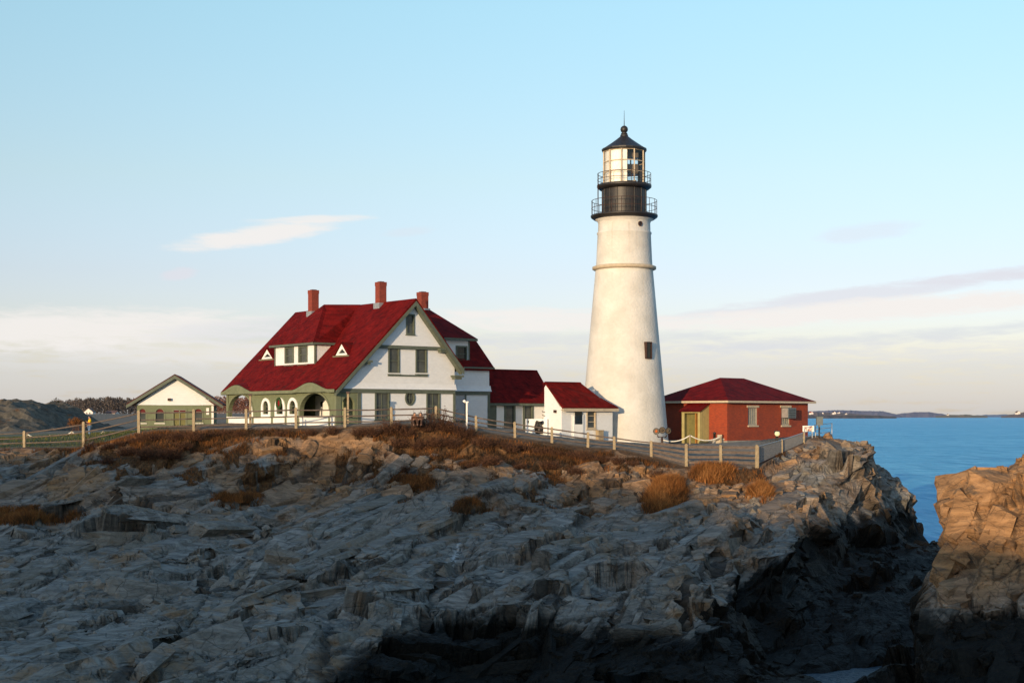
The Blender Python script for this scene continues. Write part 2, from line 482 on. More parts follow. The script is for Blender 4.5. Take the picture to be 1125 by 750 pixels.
def rect(u0, u1, v0, v1): return [(u0, v0), (u1, v0), (u1, v1), (u0, v1)]
def arch(u0, u1, v0, v1, rise=None, n=14):
    """opening with a round head: v1 is the crown"""
    w = (u1 - u0) / 2; c = (u0 + u1) / 2
    rise = rise or w
    pts = [(u0, v0), (u1, v0)]
    for k in range(n + 1):
        t = math.pi * k / n
        pts.append((c + w * math.cos(t), v1 - rise + rise * math.sin(t)))
    return pts
def ring(cu, cv, ru, rv, n=24): return [(cu + ru * math.cos(2 * math.pi * k / n), cv + rv * math.sin(2 * math.pi * k / n)) for k in range(n)]

def FY(y0):            # wall facing -y
    return lambda u, v, w: (u, y0 + w, v)
def FX(x0):            # wall facing -x
    return lambda u, v, w: (x0 + w, u, v)

def window(parent, fr, u0, u1, v0, v1, frame='grey_trim', pane='pane', fw=0.1, sub=False, bars=1, vbars=0, sill=True):
    """sash window in an opening u0..u1, v0..v1: casing proud of the wall, panes set back"""
    f = MB()
    f.panel(rect(u0 - fw, u1 + fw, v0 - (fw if sill else 0.0), v1 + fw), [rect(u0 + 0.03, u1 - 0.03, v0 + 0.03, v1 - 0.03)], 0.16, lambda u, v, w: fr(u, v, w - 0.04))
    f.box(0, 1, 0, 1, 0, 1, 0, lambda x, y, z: fr(u0 - fw - 0.05 + x * (u1 - u0 + 2 * fw + 0.1), v0 - fw - 0.06 + z * 0.06, -0.09 + y * 0.2))
    for k in range(bars):
        vm = v0 + (v1 - v0) * (k + 1) / (bars + 1)
        f.box(0, 1, 0, 1, 0, 1, 0, lambda x, y, z: fr(u0 + 0.03 + x * (u1 - u0 - 0.06), vm - 0.025 + z * 0.05, 0.03 + y * 0.06))
    for k in range(vbars):
        um = u0 + (u1 - u0) * (k + 1) / (vbars + 1)
        f.box(0, 1, 0, 1, 0, 1, 0, lambda x, y, z: fr(um - 0.018 + x * 0.036, v0 + 0.03 + z * (v1 - v0 - 0.06), 0.035 + y * 0.05))
    g = [fr(u, v, 0.08) for (u, v) in rect(u0, u1, v0, v1)]
    if sub:
        f.add(g, [(0, 1, 2, 3)], 1)
        return f.build('window', [frame, pane], parent)
    w = f.build('window', frame, parent)
    MB().add(g, [(0, 1, 2, 3)]).build('pane', pane, w)
    return w
# ---------------------------------------------------------------- terrain
rng = np.random.default_rng(11)
def h2(ix, iy, seed):
    v = np.sin(ix * 127.1 + iy * 311.7 + seed * 74.7) * 43758.5453
    return v - np.floor(v)
def h3(ix, iy, iz, seed):
    v = np.sin(ix * 127.1 + iy * 311.7 + iz * 191.3 + seed * 74.7) * 43758.5453
    return v - np.floor(v)
def vnoise(x, y, seed):
    ix = np.floor(x); iy = np.floor(y); fx = x - ix; fy = y - iy
    fx = fx * fx * (3 - 2 * fx); fy = fy * fy * (3 - 2 * fy)
    a = h2(ix, iy, seed); b = h2(ix + 1, iy, seed); c = h2(ix, iy + 1, seed); d = h2(ix + 1, iy + 1, seed)
    return (a * (1 - fx) + b * fx) * (1 - fy) + (c * (1 - fx) + d * fx) * fy
def fbm(x, y, seed, oct=4):
    s = 0; a = 0.5; n = 0
    for k in range(oct):
        s = s + a * vnoise(x, y, seed + k); n += a; a *= 0.5; x = x * 2.03 + 17; y = y * 2.03 - 9
    return s / n
def sstep(a, b, x):
    t = np.clip((x - a) / (b - a), 0, 1)
    return t * t * (3 - 2 * t)
def tps(points, lam=0.02):
    P = np.array(points, float); n = len(P)
    XY = P[:, :2]; d = np.linalg.norm(XY[:, None] - XY[None], axis=2)
    K = np.where(d > 1e-9, d * d * np.log(np.maximum(d, 1e-9)), 0) + lam * np.eye(n) * 10
    A = np.zeros((n + 3, n + 3)); A[:n, :n] = K; A[:n, n] = 1; A[:n, n + 1:] = XY; A[n, :n] = 1; A[n + 1:, :n] = XY.T
    sol = np.linalg.solve(A, np.concatenate([P[:, 2], np.zeros(3)]))
    w = sol[:n]; c = sol[n:]
    def f(X, Y):
        out = c[0] + c[1] * X + c[2] * Y
        for i in range(n):
            r2 = (X - XY[i, 0]) ** 2 + (Y - XY[i, 1]) ** 2
            out = out + w[i] * 0.5 * r2 * np.log(np.maximum(r2, 1e-12))
        return out
    return f
def sdist(poly, X, Y):
    """signed distance to a polygon, positive inside"""
    P = np.array(poly, float); n = len(P)
    best = np.full(X.shape, 1e9); inside = np.zeros(X.shape, bool)
    for i in range(n):
        x0, y0 = P[i]; x1, y1 = P[(i + 1) % n]
        ex, ey = x1 - x0, y1 - y0; l2 = ex * ex + ey * ey
        t = np.clip(((X - x0) * ex + (Y - y0) * ey) / l2, 0, 1)
        best = np.minimum(best, (X - x0 - t * ex) ** 2 + (Y - y0 - t * ey) ** 2)
        c = ((y0 > Y) != (y1 > Y)) & (X < (x1 - x0) * (Y - y0) / ((y1 - y0) if abs(y1 - y0) > 1e-9 else 1e-9) + x0)
        inside ^= c
    return np.sqrt(best) * np.where(inside, 1, -1)

# fence line: px, top row, base row, depth
FENCE = [(-60, 477, 494, 98), (27, 473.6, 491.3, 97), (91.7, 463.6, 491, 96), (152.8, 451.3, 475, 95), (212.8, 450, 474, 95),
         (270.6, 449.4, 471.5, 95), (325.5, 448, 470.5, 94.5), (379, 448, 469, 94), (430.3, 447.5, 467.5, 94.5), (479, 446.5, 465, 95),
         (523.3, 457, 473, 95.5), (565.8, 463.6, 480, 96), (606.3, 469.5, 486, 96), (645.7, 475, 491.5, 96), (675, 479.6, 493, 95.5), (715.5, 484.5, 501, 95)]
BOARD = [(715.5, 484.5, 501, 95), (754, 488, 512, 93), (792, 489, 510.5, 92.5), (831, 489, 513, 92)]
MESHF = [(832.5, 490, 510, 92), (859, 483, 497.5, 96), (883, 475, 486.5, 99)]
RAILF = [(884, 470, 483, 99.5), (896, 466.5, 480, 101), (914, 464.5, 478, 102)]
line_px = np.array([p[0] for p in FENCE + BOARD[1:] + [(859, 0, 0, 96), (905, 0, 0, 103), (940, 0, 0, 112)]], float)
line_Y = np.array([p[3] for p in FENCE + BOARD[1:] + [(859, 0, 0, 96), (905, 0, 0, 103), (940, 0, 0, 112)]], float)

ctrl = []
for (px, t, b, Y) in FENCE + BOARD[1:] + MESHF[1:] + RAILF:
    ctrl.append(tuple(W(px, b, Y)))
slope = {   # py, Y down the face of the point, by picture column
    -120: [(540, 86), (600, 78), (680, 66), (745, 58)],
    0:   [(500, 93), (535, 87), (575, 82), (640, 72), (700, 63), (750, 57)],
    110: [(508, 91), (540, 87), (580, 80), (640, 70), (700, 62), (750, 56)],
    220: [(492, 92.5), (520, 89), (545, 86), (590, 78), (640, 70), (700, 62), (750, 56.5)],
    320: [(485, 92.5), (528, 90), (545, 87), (590, 78), (640, 70), (700, 62), (750, 57)],
    430: [(490, 91.5), (530, 87), (570, 81), (610, 74), (660, 67), (715, 62)],
    520: [(500, 92), (545, 85.5), (590, 78), (640, 70), (685, 65), (735, 61)],
    620: [(508, 92), (545, 86.5), (575, 80), (625, 72), (680, 65.5), (735, 61)],
    700: [(520, 91), (555, 85), (590, 77), (640, 70), (690, 64), (740, 60)],
    770: [(530, 88.5), (560, 82), (595, 75), (640, 68), (690, 63)],
    830: [(528, 89), (550, 82), (585, 76), (620, 71)],
    870: [(508, 93), (530, 87), (550, 82)],
    905: [(500, 94), (520, 90)],
}
for px, rows in slope.items():
    for (py, Y) in rows: ctrl.append(tuple(W(px, py, Y)))
for (px, py, Y) in [(925, 486, 101), (965, 506, 104), (990, 528, 106), (1003, 545, 107)]: ctrl.append(tuple(W(px, py, Y)))
ctrl += [(24.5, 117, 9.8), (30, 113, 8.0), (13, 114, 9.9), (16.6, 109.5, 9.9), (20, 113, 9.9), (20.5, 106, 9.95), (5.2, 106.3, 10.0), (8.7, 106, 9.9), (12, 106, 9.8), (8.7, 114, 10.0),
         (3.6, 102.3, 10.5), (7, 104.5, 10.1), (-4, 103.6, 11.05), (0, 108, 10.9), (2.7, 115, 10.8), (-12, 97.6, 11.2), (-22, 110.5, 11.2), (-15, 106, 11.2), (-8, 112, 11.2), (-31, 115, 10.7), (-24, 115, 10.8),
         (-38, 120, 10.2), (-60, 130, 10.2), (-15, 125, 11.0), (10, 124, 9.8), (-50, 105, 9.9), (-25, 101, 11.0), (-70, 90, 9.0), (-80, 150, 10.3), (-30, 150, 10.8)]
Hm_f = tps(ctrl, 0.05)
land = [(-420, 45), (-60, 47), (-20, 49), (-12.5, 53), (-9.0, 58), (-6, 61), (-1, 60.5), (4, 60), (8.2, 59.5), (9.4, 63), (11.6, 68.5), (14.8, 75), (18.6, 84), (23.2, 94), (28.6, 101.5),
        (31.5, 107), (31, 113), (28, 120), (20, 127), (8, 131), (0, 140), (-10, 200), (-10, 420), (-420, 420)]
rrock = [(15.6, 38), (16.2, 52), (16.9, 57), (18.3, 61), (20.6, 66), (23.2, 71.5), (27, 77), (45, 82), (70, 60), (70, 38)]
RSH = 0.6
rr_pts = [tuple(W(*p)) for p in [(995, 690, 60), (1008, 725, 57.5), (1045, 748, 56), (1125, 748, 55), (1125, 690, 57), (1070, 700, 58), (1125, 640, 59.5), (1070, 650, 60), (1030, 632, 61.5),
          (1026, 600, 62), (1032, 565, 62.5), (1060, 546, 63.2), (1090, 523, 63.5), (1125, 498, 64), (1170, 480, 64)]]
rr_pts += [(22, 70.5, 5.5), (25.5, 74.5, 6.5), (31, 66, 12.5), (30, 57, 7), (27, 52, 3.0), (36, 62, 13), (38, 72, 10), (15.5, 45, 0.8), (24, 45, 1.5), (45, 55, 9), (44, 78, 6)]
rr_pts = [(a + RSH, b, c - 0.35) for (a, b, c) in rr_pts]
Hr_f = tps(rr_pts, 0.05)
chan_y = np.array([30, 56, 62, 65.5, 68.5, 71, 78, 92, 99, 106, 112, 130], float)
chan_z = np.array([-0.8, 0.2, 0.4, 0.35, 0.6, 1.3, 2.4, 4.0, 2.6, -1.2, -2.2, -3], float)

def macro(X, Y):
    """height, rock weight, warm mask, masks before fracture"""
    nz = (fbm(X * 0.16, Y * 0.16, 3, 4) - 0.5)
    nz2 = (fbm(X * 0.5, Y * 0.5, 9, 3) - 0.5)
    Hm = Hm_f(X, Y)
    Hm = np.where(Y > 124, 10.4 + 0 * Hm + (Hm - 10.4) * sstep(150, 124, Y), Hm)
    fy = np.interp(562.5 + FPX * X / np.maximum(Y, 1), line_px, line_Y)
    fd = fy - Y                                    # metres in front of the fence line
    knob = sstep(20.2, 22.2, X) * sstep(118, 108, Y)
    wr = np.maximum(sstep(0.5, 2.6, fd + nz * 2.0), knob)
    Hm = Hm + wr * (nz * 2.2 * sstep(0.5, 7, np.maximum(fd, knob * 4)) + nz2 * 0.35)
    # bedding ledges, dipping along the strike
    q = Hm + 0.10 * (X * 0.8 - Y * 0.3) + (fbm(X * 0.22, Y * 0.30, 21, 3) - 0.5) * 2.4
    s = q / 1.5; fl = np.floor(s); fr = s - fl
    stepped = (fl + sstep(0.6, 0.92, fr)) * 1.5
    Hm = Hm + wr * 0.45 * (stepped - q)
    Hc = np.where((X > 7) & (X < 40), np.interp(Y, chan_y, chan_z), -1.8)
    Hc = np.where(X <= 7, np.where(Y < 80, -1.0, -2.2), Hc)
    Hc = Hc + (fbm(X * 0.6, Y * 0.6, 31, 4) - 0.5) * 1.3
    Hc = Hc - 1.6 * np.exp(-(((X - 15.5 - (Y - 66) * 0.2) / 1.25) ** 2 + ((Y - 65.5) / 3.2) ** 2) ** 2)
    d = sdist(land, X, Y) + nz * 3.2 + nz2 * 1.2
    H = Hc + (Hm - Hc) * sstep(-1.3, 1.5, d)
    wr = np.maximum(wr, sstep(2.2, 1.0, d) * (Y < 135))
    Hr = Hr_f(X, Y) + nz * 2.2 + nz2 * 1.0
    q = Hr + 0.2 * X + nz2 * 1.5; s = q / 1.7; fl = np.floor(s); fr = s - fl
    Hr = Hr + 0.6 * ((fl + sstep(0.5, 0.95, fr)) * 1.7 - q)
    dr = sdist(rrock, X, Y) + nz * 2.0 + nz2 * 1.2
    wR = sstep(-0.9, 1.0, dr)
    H = H + (np.maximum(Hr, H) - H) * wR
    wr = np.maximum(wr, wR)
    return H, wr, wR, fd, d, knob

def voronoi3(P, cell, seed, ax=None):
    """F1/F2 edge measure, cell hash and offset vector of anisotropic 3-D cells"""
    Q = (P @ ax.T if ax is not None else P) / np.array(cell)
    I = np.floor(Q); n = len(Q)
    f1 = np.full(n, 9.0); f2 = np.full(n, 9.0); cid = np.zeros(n); ox = np.zeros((n, 3)); key = np.zeros(n)
    for dx in (-1, 0, 1):
        for dy in (-1, 0, 1):
            for dz in (-1, 0, 1):
                a = I[:, 0] + dx; b = I[:, 1] + dy; c = I[:, 2] + dz
                hx = h3(a, b, c, seed); hy = h3(a, b, c, seed + 3.3); hz = h3(a, b, c, seed + 6.1)
                ex = Q[:, 0] - a - hx; ey = Q[:, 1] - b - hy; ez = Q[:, 2] - c - hz
                dd = ex * ex + ey * ey + ez * ez
                new = dd < f1
                f2 = np.where(new, f1, np.minimum(f2, dd))
                f1 = np.where(new, dd, f1)
                cid = np.where(new, hx * 0.61 + hy * 0.39, cid); key = np.where(new, a * 1.0 + b * 4099.0 + c * 16777619.0, key)
                ox[new, 0] = ex[new]; ox[new, 1] = ey[new]; ox[new, 2] = ez[new]
    return np.sqrt(f2) - np.sqrt(f1), np.mod(cid * 7.77, 1.0), ox, key

def voronoi2(x, y, seed):
    I = np.floor(x); J = np.floor(y)
    f1 = np.full(x.shape, 9.0); f2 = np.full(x.shape, 9.0); cid = np.zeros(x.shape); cx = np.zeros(x.shape); cy = np.zeros(x.shape)
    for dx in (-1, 0, 1):
        for dy in (-1, 0, 1):
            a = I + dx; b = J + dy
            hx = a + 0.1 + 0.8 * h2(a, b, seed); hy = b + 0.1 + 0.8 * h2(a, b, seed + 3.3)
            dd = (x - hx) ** 2 + (y - hy) ** 2
            new = dd < f1
            f2 = np.where(new, f1, np.minimum(f2, dd)); f1 = np.where(new, dd, f1)
            cid = np.where(new, h2(a, b, seed + 7.7), cid); cx = np.where(new, hx, cx); cy = np.where(new, hy, cy)
    return np.sqrt(f2) - np.sqrt(f1), cid, cx, cy

pxs = np.arange(-230, 1400, 1.75)
ks = (pxs - 562.5) / FPX
Ys = np.concatenate([np.arange(48, 70, 0.105), np.arange(70, 98, 0.135), np.arange(98, 125, 0.3)])
SA = R(58)
ca, sa = math.cos(SA), math.sin(SA)
FAULTS = [  # joints one can follow across the slabs: line, step (far side up), gash depth
    ([(466, 705, 64.5), (478, 640, 69), (490, 610, 74), (507, 582, 79)], 0.20, 0.75),
    ([(520, 692, 65), (580, 652, 68), (630, 615, 73), (660, 588, 77)], 0.45, 0.6),
    ([(745, 742, 61), (749, 665, 66), (792, 600, 74), (835, 556, 81)], 0.45, 0.5),
    ([(250, 560, 83), (330, 602, 76), (425, 642, 70)], 0.4, 0.5),
    ([(-60, 640, 72), (0, 625, 74), (150, 592, 79), (300, 562, 84)], 0.55, 0.5),
    ([(-60, 705, 62), (0, 690, 64), (140, 662, 67), (335, 640, 70)], 0.6, 0.5),
    ([(350, 748, 58), (358, 690, 63), (352, 655, 67)], 0.6, 0.4),
    ([(540, 560, 84), (600, 582, 79), (645, 556, 84)], 0.35, 0.4),
    ([(360, 690, 63), (470, 702, 63.5), (600, 700, 64), (740, 705, 63.5)], 0.7, 0.5),
    ([(640, 655, 68), (700, 640, 69.5), (790, 636, 69)], 0.5, 0.4),
    ([(560, 720, 62), (600, 690, 65), (612, 660, 68)], 0.25, 0.4),
    ([(655, 742, 61), (668, 690, 64), (690, 655, 68)], 0.25, 0.4),
    ([(130, 745, 56.5), (190, 700, 62), (225, 655, 68), (230, 610, 75)], 0.3, 0.5),
]

def surface(XX, YY):
    """macro form cut into planar slabs (split by joints along and across the strike) and long faults"""
    H, wr, wR, fd, dl, knob = macro(XX, YY)
    wx = (fbm(XX * 0.35, YY * 0.35, 141, 3) - 0.5) * 0.9; wy = (fbm(XX * 0.35, YY * 0.35, 147, 3) - 0.5) * 0.9
    edge1 = np.zeros(XX.shape); slab_id = np.zeros(XX.shape); Hs = H.copy()
    inner = sstep(0.8, 2.6, np.minimum(np.where(wR > 0.5, 9, dl), 9)) * (wR < 0.5)
    for (la, lc, seed, amt, off, tilt) in [(19.0, 7.5, 12, 0.92, 1.0, 0.08), (6.0, 2.4, 17, 0.62, 0.34, 0.10)]:
        px_ = XX + wx; py_ = YY + wy
        a_ = (px_ * ca + py_ * sa) / la; c_ = (-px_ * sa + py_ * ca) / lc
        e, cid, cx, cy = voronoi2(a_, c_, seed)
        X0 = (cx * la) * ca - (cy * lc) * sa - wx; Y0 = (cx * la) * sa + (cy * lc) * ca - wy
        dX = XX - X0; dY = YY - Y0
        Hc0 = macro(X0, Y0)[0]; e_ = 1.4
        gX = (macro(X0 + e_, Y0)[0] - macro(X0 - e_, Y0)[0]) / (2 * e_); gY = (macro(X0, Y0 + e_)[0] - macro(X0, Y0 - e_)[0]) / (2 * e_)
        gX = np.clip(gX, -0.5, 0.5) + (h2(cid * 91, cid * 3, 1) - 0.5) * 2 * tilt; gY = np.clip(gY, -0.1, 0.55) + (h2(cid * 53, cid * 7, 2) - 0.5) * 2 * tilt
        plane = Hc0 + gX * dX + gY * dY + (cid - 0.5) * off * 2
        w = amt * wr * inner * sstep(0.8, 3.5, fd)
        Hs = Hs + (np.clip(plane, H - 1.5, H + 1.5) - Hs) * w
        jl = np.exp(-(e * lc / 0.11) ** 2)
        Hs = Hs - 0.45 * jl * w * (lc / 4.2) ** 0.5
        slab_id = slab_id + 0.5 * cid
        edge1 = np.maximum(edge1, jl * (1.0 if lc > 3 else 0.8))
    fx = XX + wx * 0.4; fy_ = YY + wy * 0.4
    for (ln, st, gash) in FAULTS:
        q3 = [W(*c_) for c_ in ln]
        for (p0, p1) in zip(q3[:-1], q3[1:]):
            ex, ey = p1.x - p0.x, p1.y - p0.y; l_ = math.hypot(ex, ey)
            tt = ((fx - p0.x) * ex + (fy_ - p0.y) * ey) / l_ / l_
            tc = np.clip(tt, 0, 1)
            dd = np.hypot(fx - p0.x - tc * ex, fy_ - p0.y - tc * ey)
            side = np.sign((fx - p0.x) * ey - (fy_ - p0.y) * ex)
            up = side if ey < 0 else -side
            wgt = wr * ((tt > -0.02) & (tt < 1.02)) * sstep(0.4, 1.6, fd)
            Hs = Hs + 0.8 * st * up * np.exp(-dd / 1.6) * wgt - 1.3 * gash * np.exp(-(dd / 0.19) ** 2) * wgt
            edge1 = np.maximum(edge1, np.exp(-(dd / 0.2) ** 2) * wgt)
    return Hs, wr, wR, fd, dl, knob, edge1, slab_id
Yf_ = np.arange(48, 125, 0.14)
kc_ = ks[::3]
KF, YF = np.meshgrid(kc_, Yf_)
HF_ = surface(KF * YF, YF)[0]
ds_ = np.hypot(np.diff(HF_, axis=0) * 1.2, np.diff(YF, axis=0) * np.where(YF[1:] < 98, 0.50, 0.2))
for _ in range(2):
    ds_[:, 1:-1] = 0.25 * ds_[:, :-2] + 0.5 * ds_[:, 1:-1] + 0.25 * ds_[:, 2:]
cs_ = np.vstack([np.zeros((1, len(kc_))), np.cumsum(ds_, axis=0)])
NR = 680
Yc_ = np.stack([np.interp(np.linspace(0, cs_[-1, i], NR), cs_[:, i], Yf_) for i in range(len(kc_))], 1)
for _ in range(2):       # keep neighbouring columns in step
    Yc_[:, 1:-1] = 0.25 * Yc_[:, :-2] + 0.5 * Yc_[:, 1:-1] + 0.25 * Yc_[:, 2:]
YY = np.stack([np.interp(ks, kc_, Yc_[r]) for r in range(NR)], 0)
KK = np.broadcast_to(ks, YY.shape)
XX = KK * YY
H, wr, wR, fd, dl, knob, edge1, slab_id = surface(XX, YY)
P = np.stack([XX, YY, H], -1)
tu = np.gradient(P, axis=1); tv = np.gradient(P, axis=0)
N = np.cross(tu, tv); N /= np.maximum(np.linalg.norm(N, axis=2, keepdims=True), 1e-9)
N = np.where(N[..., 2:3] < 0, -N, N)
for _ in range(7):      # ease the comb of rows on ledge faces
    stp = sstep(0.80, 0.45, N[..., 2])[..., None] * wr[..., None]
    Q = P.copy()
    Q[:, 1:-1] = 0.25 * P[:, :-2] + 0.5 * P[:, 1:-1] + 0.25 * P[:, 2:]
    Q[1:-1] = 0.8 * Q[1:-1] + 0.1 * (P[:-2] + P[2:])
    P = P + (Q - P) * stp
    tu = np.gradient(P, axis=1); tv = np.gradient(P, axis=0)
    N = np.cross(tu, tv); N /= np.maximum(np.linalg.norm(N, axis=2, keepdims=True), 1e-9)
    N = np.where(N[..., 2:3] < 0, -N, N)
shape = XX.shape
Pf = P.reshape(-1, 3); Nf = N.reshape(-1, 3); wf = wr.reshape(-1)
steep = sstep(0.75, 0.45, Nf[:, 2])
strike = np.array([[ca, sa, 0.10], [-sa, ca, 0.30], [0.0, -0.30, 1.0]])   # long axis, across, bedding
wob = np.stack([fbm(Pf[:, 0] * 0.5, Pf[:, 1] * 0.5, 41, 3), fbm(Pf[:, 0] * 0.5, Pf[:, 1] * 0.5, 47, 3), fbm(Pf[:, 0] * 0.5, Pf[:, 2] * 0.7, 53, 3)], -1) - 0.5
Pw = Pf + wob * 0.35
tint = slab_id.reshape(-1) * 0.4; crack_shade = 1 - 0.85 * edge1.reshape(-1) * wf
rough_zone = np.maximum(np.maximum(sstep(0.42, 0.62, fbm(Pf[:, 0] * 0.12, Pf[:, 1] * 0.16, 151, 3)) * 0.8, steep), wR.reshape(-1))
fdv = fd.reshape(-1)
wl = wf * np.where(fdv < 3, 0.75 + 0.25 * sstep(0.5, 3, np.maximum(fdv, 0)), 1.0)
wl = np.maximum(wl, wf * (knob.reshape(-1) > 0.4) * 0.9)
wl = np.maximum(wl, wR.reshape(-1))
# broken ground where the rock is rough
e, cid, ox, key = voronoi3(Pw, (5.0, 2.6, 2.2), 2, strike)
Pd = Pf + Nf * ((cid - 0.5) * 1.1 * (0.08 + 0.92 * rough_zone) * wl)[:, None]
def normals(Pv):
    G = Pv.reshape(shape[0], shape[1], 3)
    n_ = np.cross(np.gradient(G, axis=1), np.gradient(G, axis=0)); n_ /= np.maximum(np.linalg.norm(n_, axis=2, keepdims=True), 1e-9)
    n_ = np.where(n_[..., 2:3] < 0, -n_, n_)
    return n_.reshape(-1, 3)
# chisel: every cell of broken rock is cut to one flat face
for (cell, kk, tilt, off, cw, cd, pr, seed, tw) in [((5.6, 2.4, 1.9), 0.94, 0.15, 0.24, 0.022, 0.34, 0.40, 5, 0.2), ((1.9, 0.9, 0.75), 0.90, 0.13, 0.075, 0.04, 0.15, 0.50, 8, 0.25),
                                                    ((0.75, 0.38, 0.32), 0.70, 0.10, 0.018, 0.0, 0.0, 0.0, 14, 0.2)]:
    Nn = normals(Pd)
    e, cid, ox, key = voronoi3(Pd * 0.5 + Pw * 0.5, cell, seed, strike)
    _, inv_ = np.unique(key, return_inverse=True); cnt = np.bincount(inv_).astype(float)
    C = np.stack([np.bincount(inv_, Pd[:, i]) / cnt for i in range(3)], -1)
    Nm = np.stack([np.bincount(inv_, Nn[:, i]) / cnt for i in range(3)], -1)
    r_ = np.random.default_rng(seed).normal(size=Nm.shape)
    Nm = Nm / np.maximum(np.linalg.norm(Nm, axis=1, keepdims=True), 1e-9) + r_ * tilt * 0.75
    Nm /= np.maximum(np.linalg.norm(Nm, axis=1, keepdims=True), 1e-9)
    rr_ = np.random.default_rng(seed + 100).random(len(cnt))
    offs = (rr_ - 0.5) * 2 * off
    n_c = Nm[inv_]
    dist_ = np.sum((Pd - C[inv_]) * n_c, axis=1)
    dist_ = np.clip(dist_, -cell[1] * 0.5, cell[1] * 0.5)
    Pd = Pd - n_c * ((dist_ * kk - offs[inv_] * (0.5 + 0.5 * rough_zone)) * wl)[:, None]
    if cd > 0:
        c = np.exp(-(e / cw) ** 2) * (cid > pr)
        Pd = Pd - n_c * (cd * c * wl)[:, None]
        crack_shade *= 1 - 0.8 * c * wl
    tint += tw * rr_[inv_]
Nn = normals(Pd)
Pd = Pd + Nn * ((fbm(Pf[:, 0] * 4.2 + Pf[:, 2] * 2.7, Pf[:, 1] * 4.2 + Pf[:, 2] * 3.1, 61, 3) - 0.5) * 0.05 * wl)[:, None]
Pd[:, 2] += (1 - wf) * (fbm(Pf[:, 0] * 0.9, Pf[:, 1] * 0.9, 71, 3) - 0.5) * 0.12

def grid_mesh(name, Pv, nr, nc, mats, attrs, smooth=False):
    me = bpy.data.meshes.new(name)
    idx = np.arange(nr * nc).reshape(nr, nc)
    q = np.stack([idx[:-1, :-1], idx[:-1, 1:], idx[1:, 1:], idx[1:, :-1]], -1).reshape(-1, 4)
    me.vertices.add(len(Pv)); me.vertices.foreach_set('co', Pv.astype(np.float32).ravel())
    me.loops.add(q.size); me.loops.foreach_set('vertex_index', q.astype(np.int32).ravel())
    me.polygons.add(len(q)); me.polygons.foreach_set('loop_start', (np.arange(len(q)) * 4).astype(np.int32))
    me.polygons.foreach_set('loop_total', np.full(len(q), 4, np.int32))
    me.polygons.foreach_set('use_smooth', np.full(len(q), smooth))
    for k, a in attrs.items():
        at = me.attributes.new(k, 'FLOAT', 'POINT'); at.data.foreach_set('value', a.astype(np.float32).ravel())
    for m in mats: me.materials.append(m)
    me.update(calc_edges=True); me.validate()
    o = bpy.data.objects.new(name, me); COL.objects.link(o)
    return o

scr_x = 562.5 + FPX * Pd[:, 0] / Pd[:, 1]; scr_y = HZ - FPX * (Pd[:, 2] - CAM_Z) / Pd[:, 1]
fdf = fd.reshape(-1)
n_v = fbm(Pf[:, 0] * 0.45, Pf[:, 1] * 0.45, 83, 4)
n_w = fbm(Pf[:, 0] * 1.7, Pf[:, 1] * 1.7, 89, 3)
# heath along the top of the bank: depth of the band varies along the fence
band = np.interp(scr_x, [-200, 60, 100, 160, 250, 330, 420, 480, 560, 640, 700, 740, 800, 830, 860], [0.5, 1.0, 3.6, 5.6, 5.0, 2.6, 3.6, 6.4, 7.2, 6.4, 3.0, 3.4, 2.8, 0.8, 0.0])
veg = sstep(0.35, -0.35, (fdf - band) / 2.0 + (n_v - 0.5) * 7.5 + (n_w - 0.5) * 4.6 + 0.35) * sstep(-1.2, 0.3, fdf) * (scr_x < 862)
def spot(cx, cy, rx, ry, s=1.0):
    return s * np.exp(-(((scr_x - cx) / rx) ** 2 + ((scr_y - cy) / ry) ** 2) ** 2)
tuft = np.maximum.reduce([spot(733, 545, 22, 20), spot(785, 522, 26, 10), spot(718, 556, 14, 10), spot(30, 568, 60, 9), spot(262, 550, 34, 9), spot(440, 532, 40, 10), spot(520, 558, 26, 8), spot(835, 545, 14, 8)])
veg = np.maximum(veg, (tuft * (0.1 + 1.1 * n_w + 0.8 * (n_v - 0.5)) > 0.5) * 0.8)
left_lawn = sstep(0.2, -1.0, fdf) * sstep(-20, -27, Pf[:, 0])
gravel = (1 - wf) * sstep(-20, -16, Pf[:, 0]) * sstep(0.3, -0.6, fdf)
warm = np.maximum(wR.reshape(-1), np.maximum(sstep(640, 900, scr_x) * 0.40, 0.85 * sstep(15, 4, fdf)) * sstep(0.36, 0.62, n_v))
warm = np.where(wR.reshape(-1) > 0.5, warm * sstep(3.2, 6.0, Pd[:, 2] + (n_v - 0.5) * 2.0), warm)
crk = np.clip(crack_shade, 0, 1)
vein = np.zeros(len(Pf))
vp = [W(*q) for q in FAULTS[0][0][1:]]
for (p0, p1) in zip(vp[:-1], vp[1:]):
    ex, ey = p1.x - p0.x, p1.y - p0.y; l_ = math.hypot(ex, ey)
    tt = np.clip(((Pd[:, 0] - p0.x) * ex + (Pd[:, 1] - p0.y) * ey) / l_ / l_, 0, 1)
    dd = np.hypot(Pd[:, 0] - p0.x - tt * ex - 0.16, Pd[:, 1] - p0.y - tt * ey)
    vein = np.maximum(vein, sstep(0.13, 0.05, dd + (n_w - 0.5) * 0.12))
tuftf = tuft
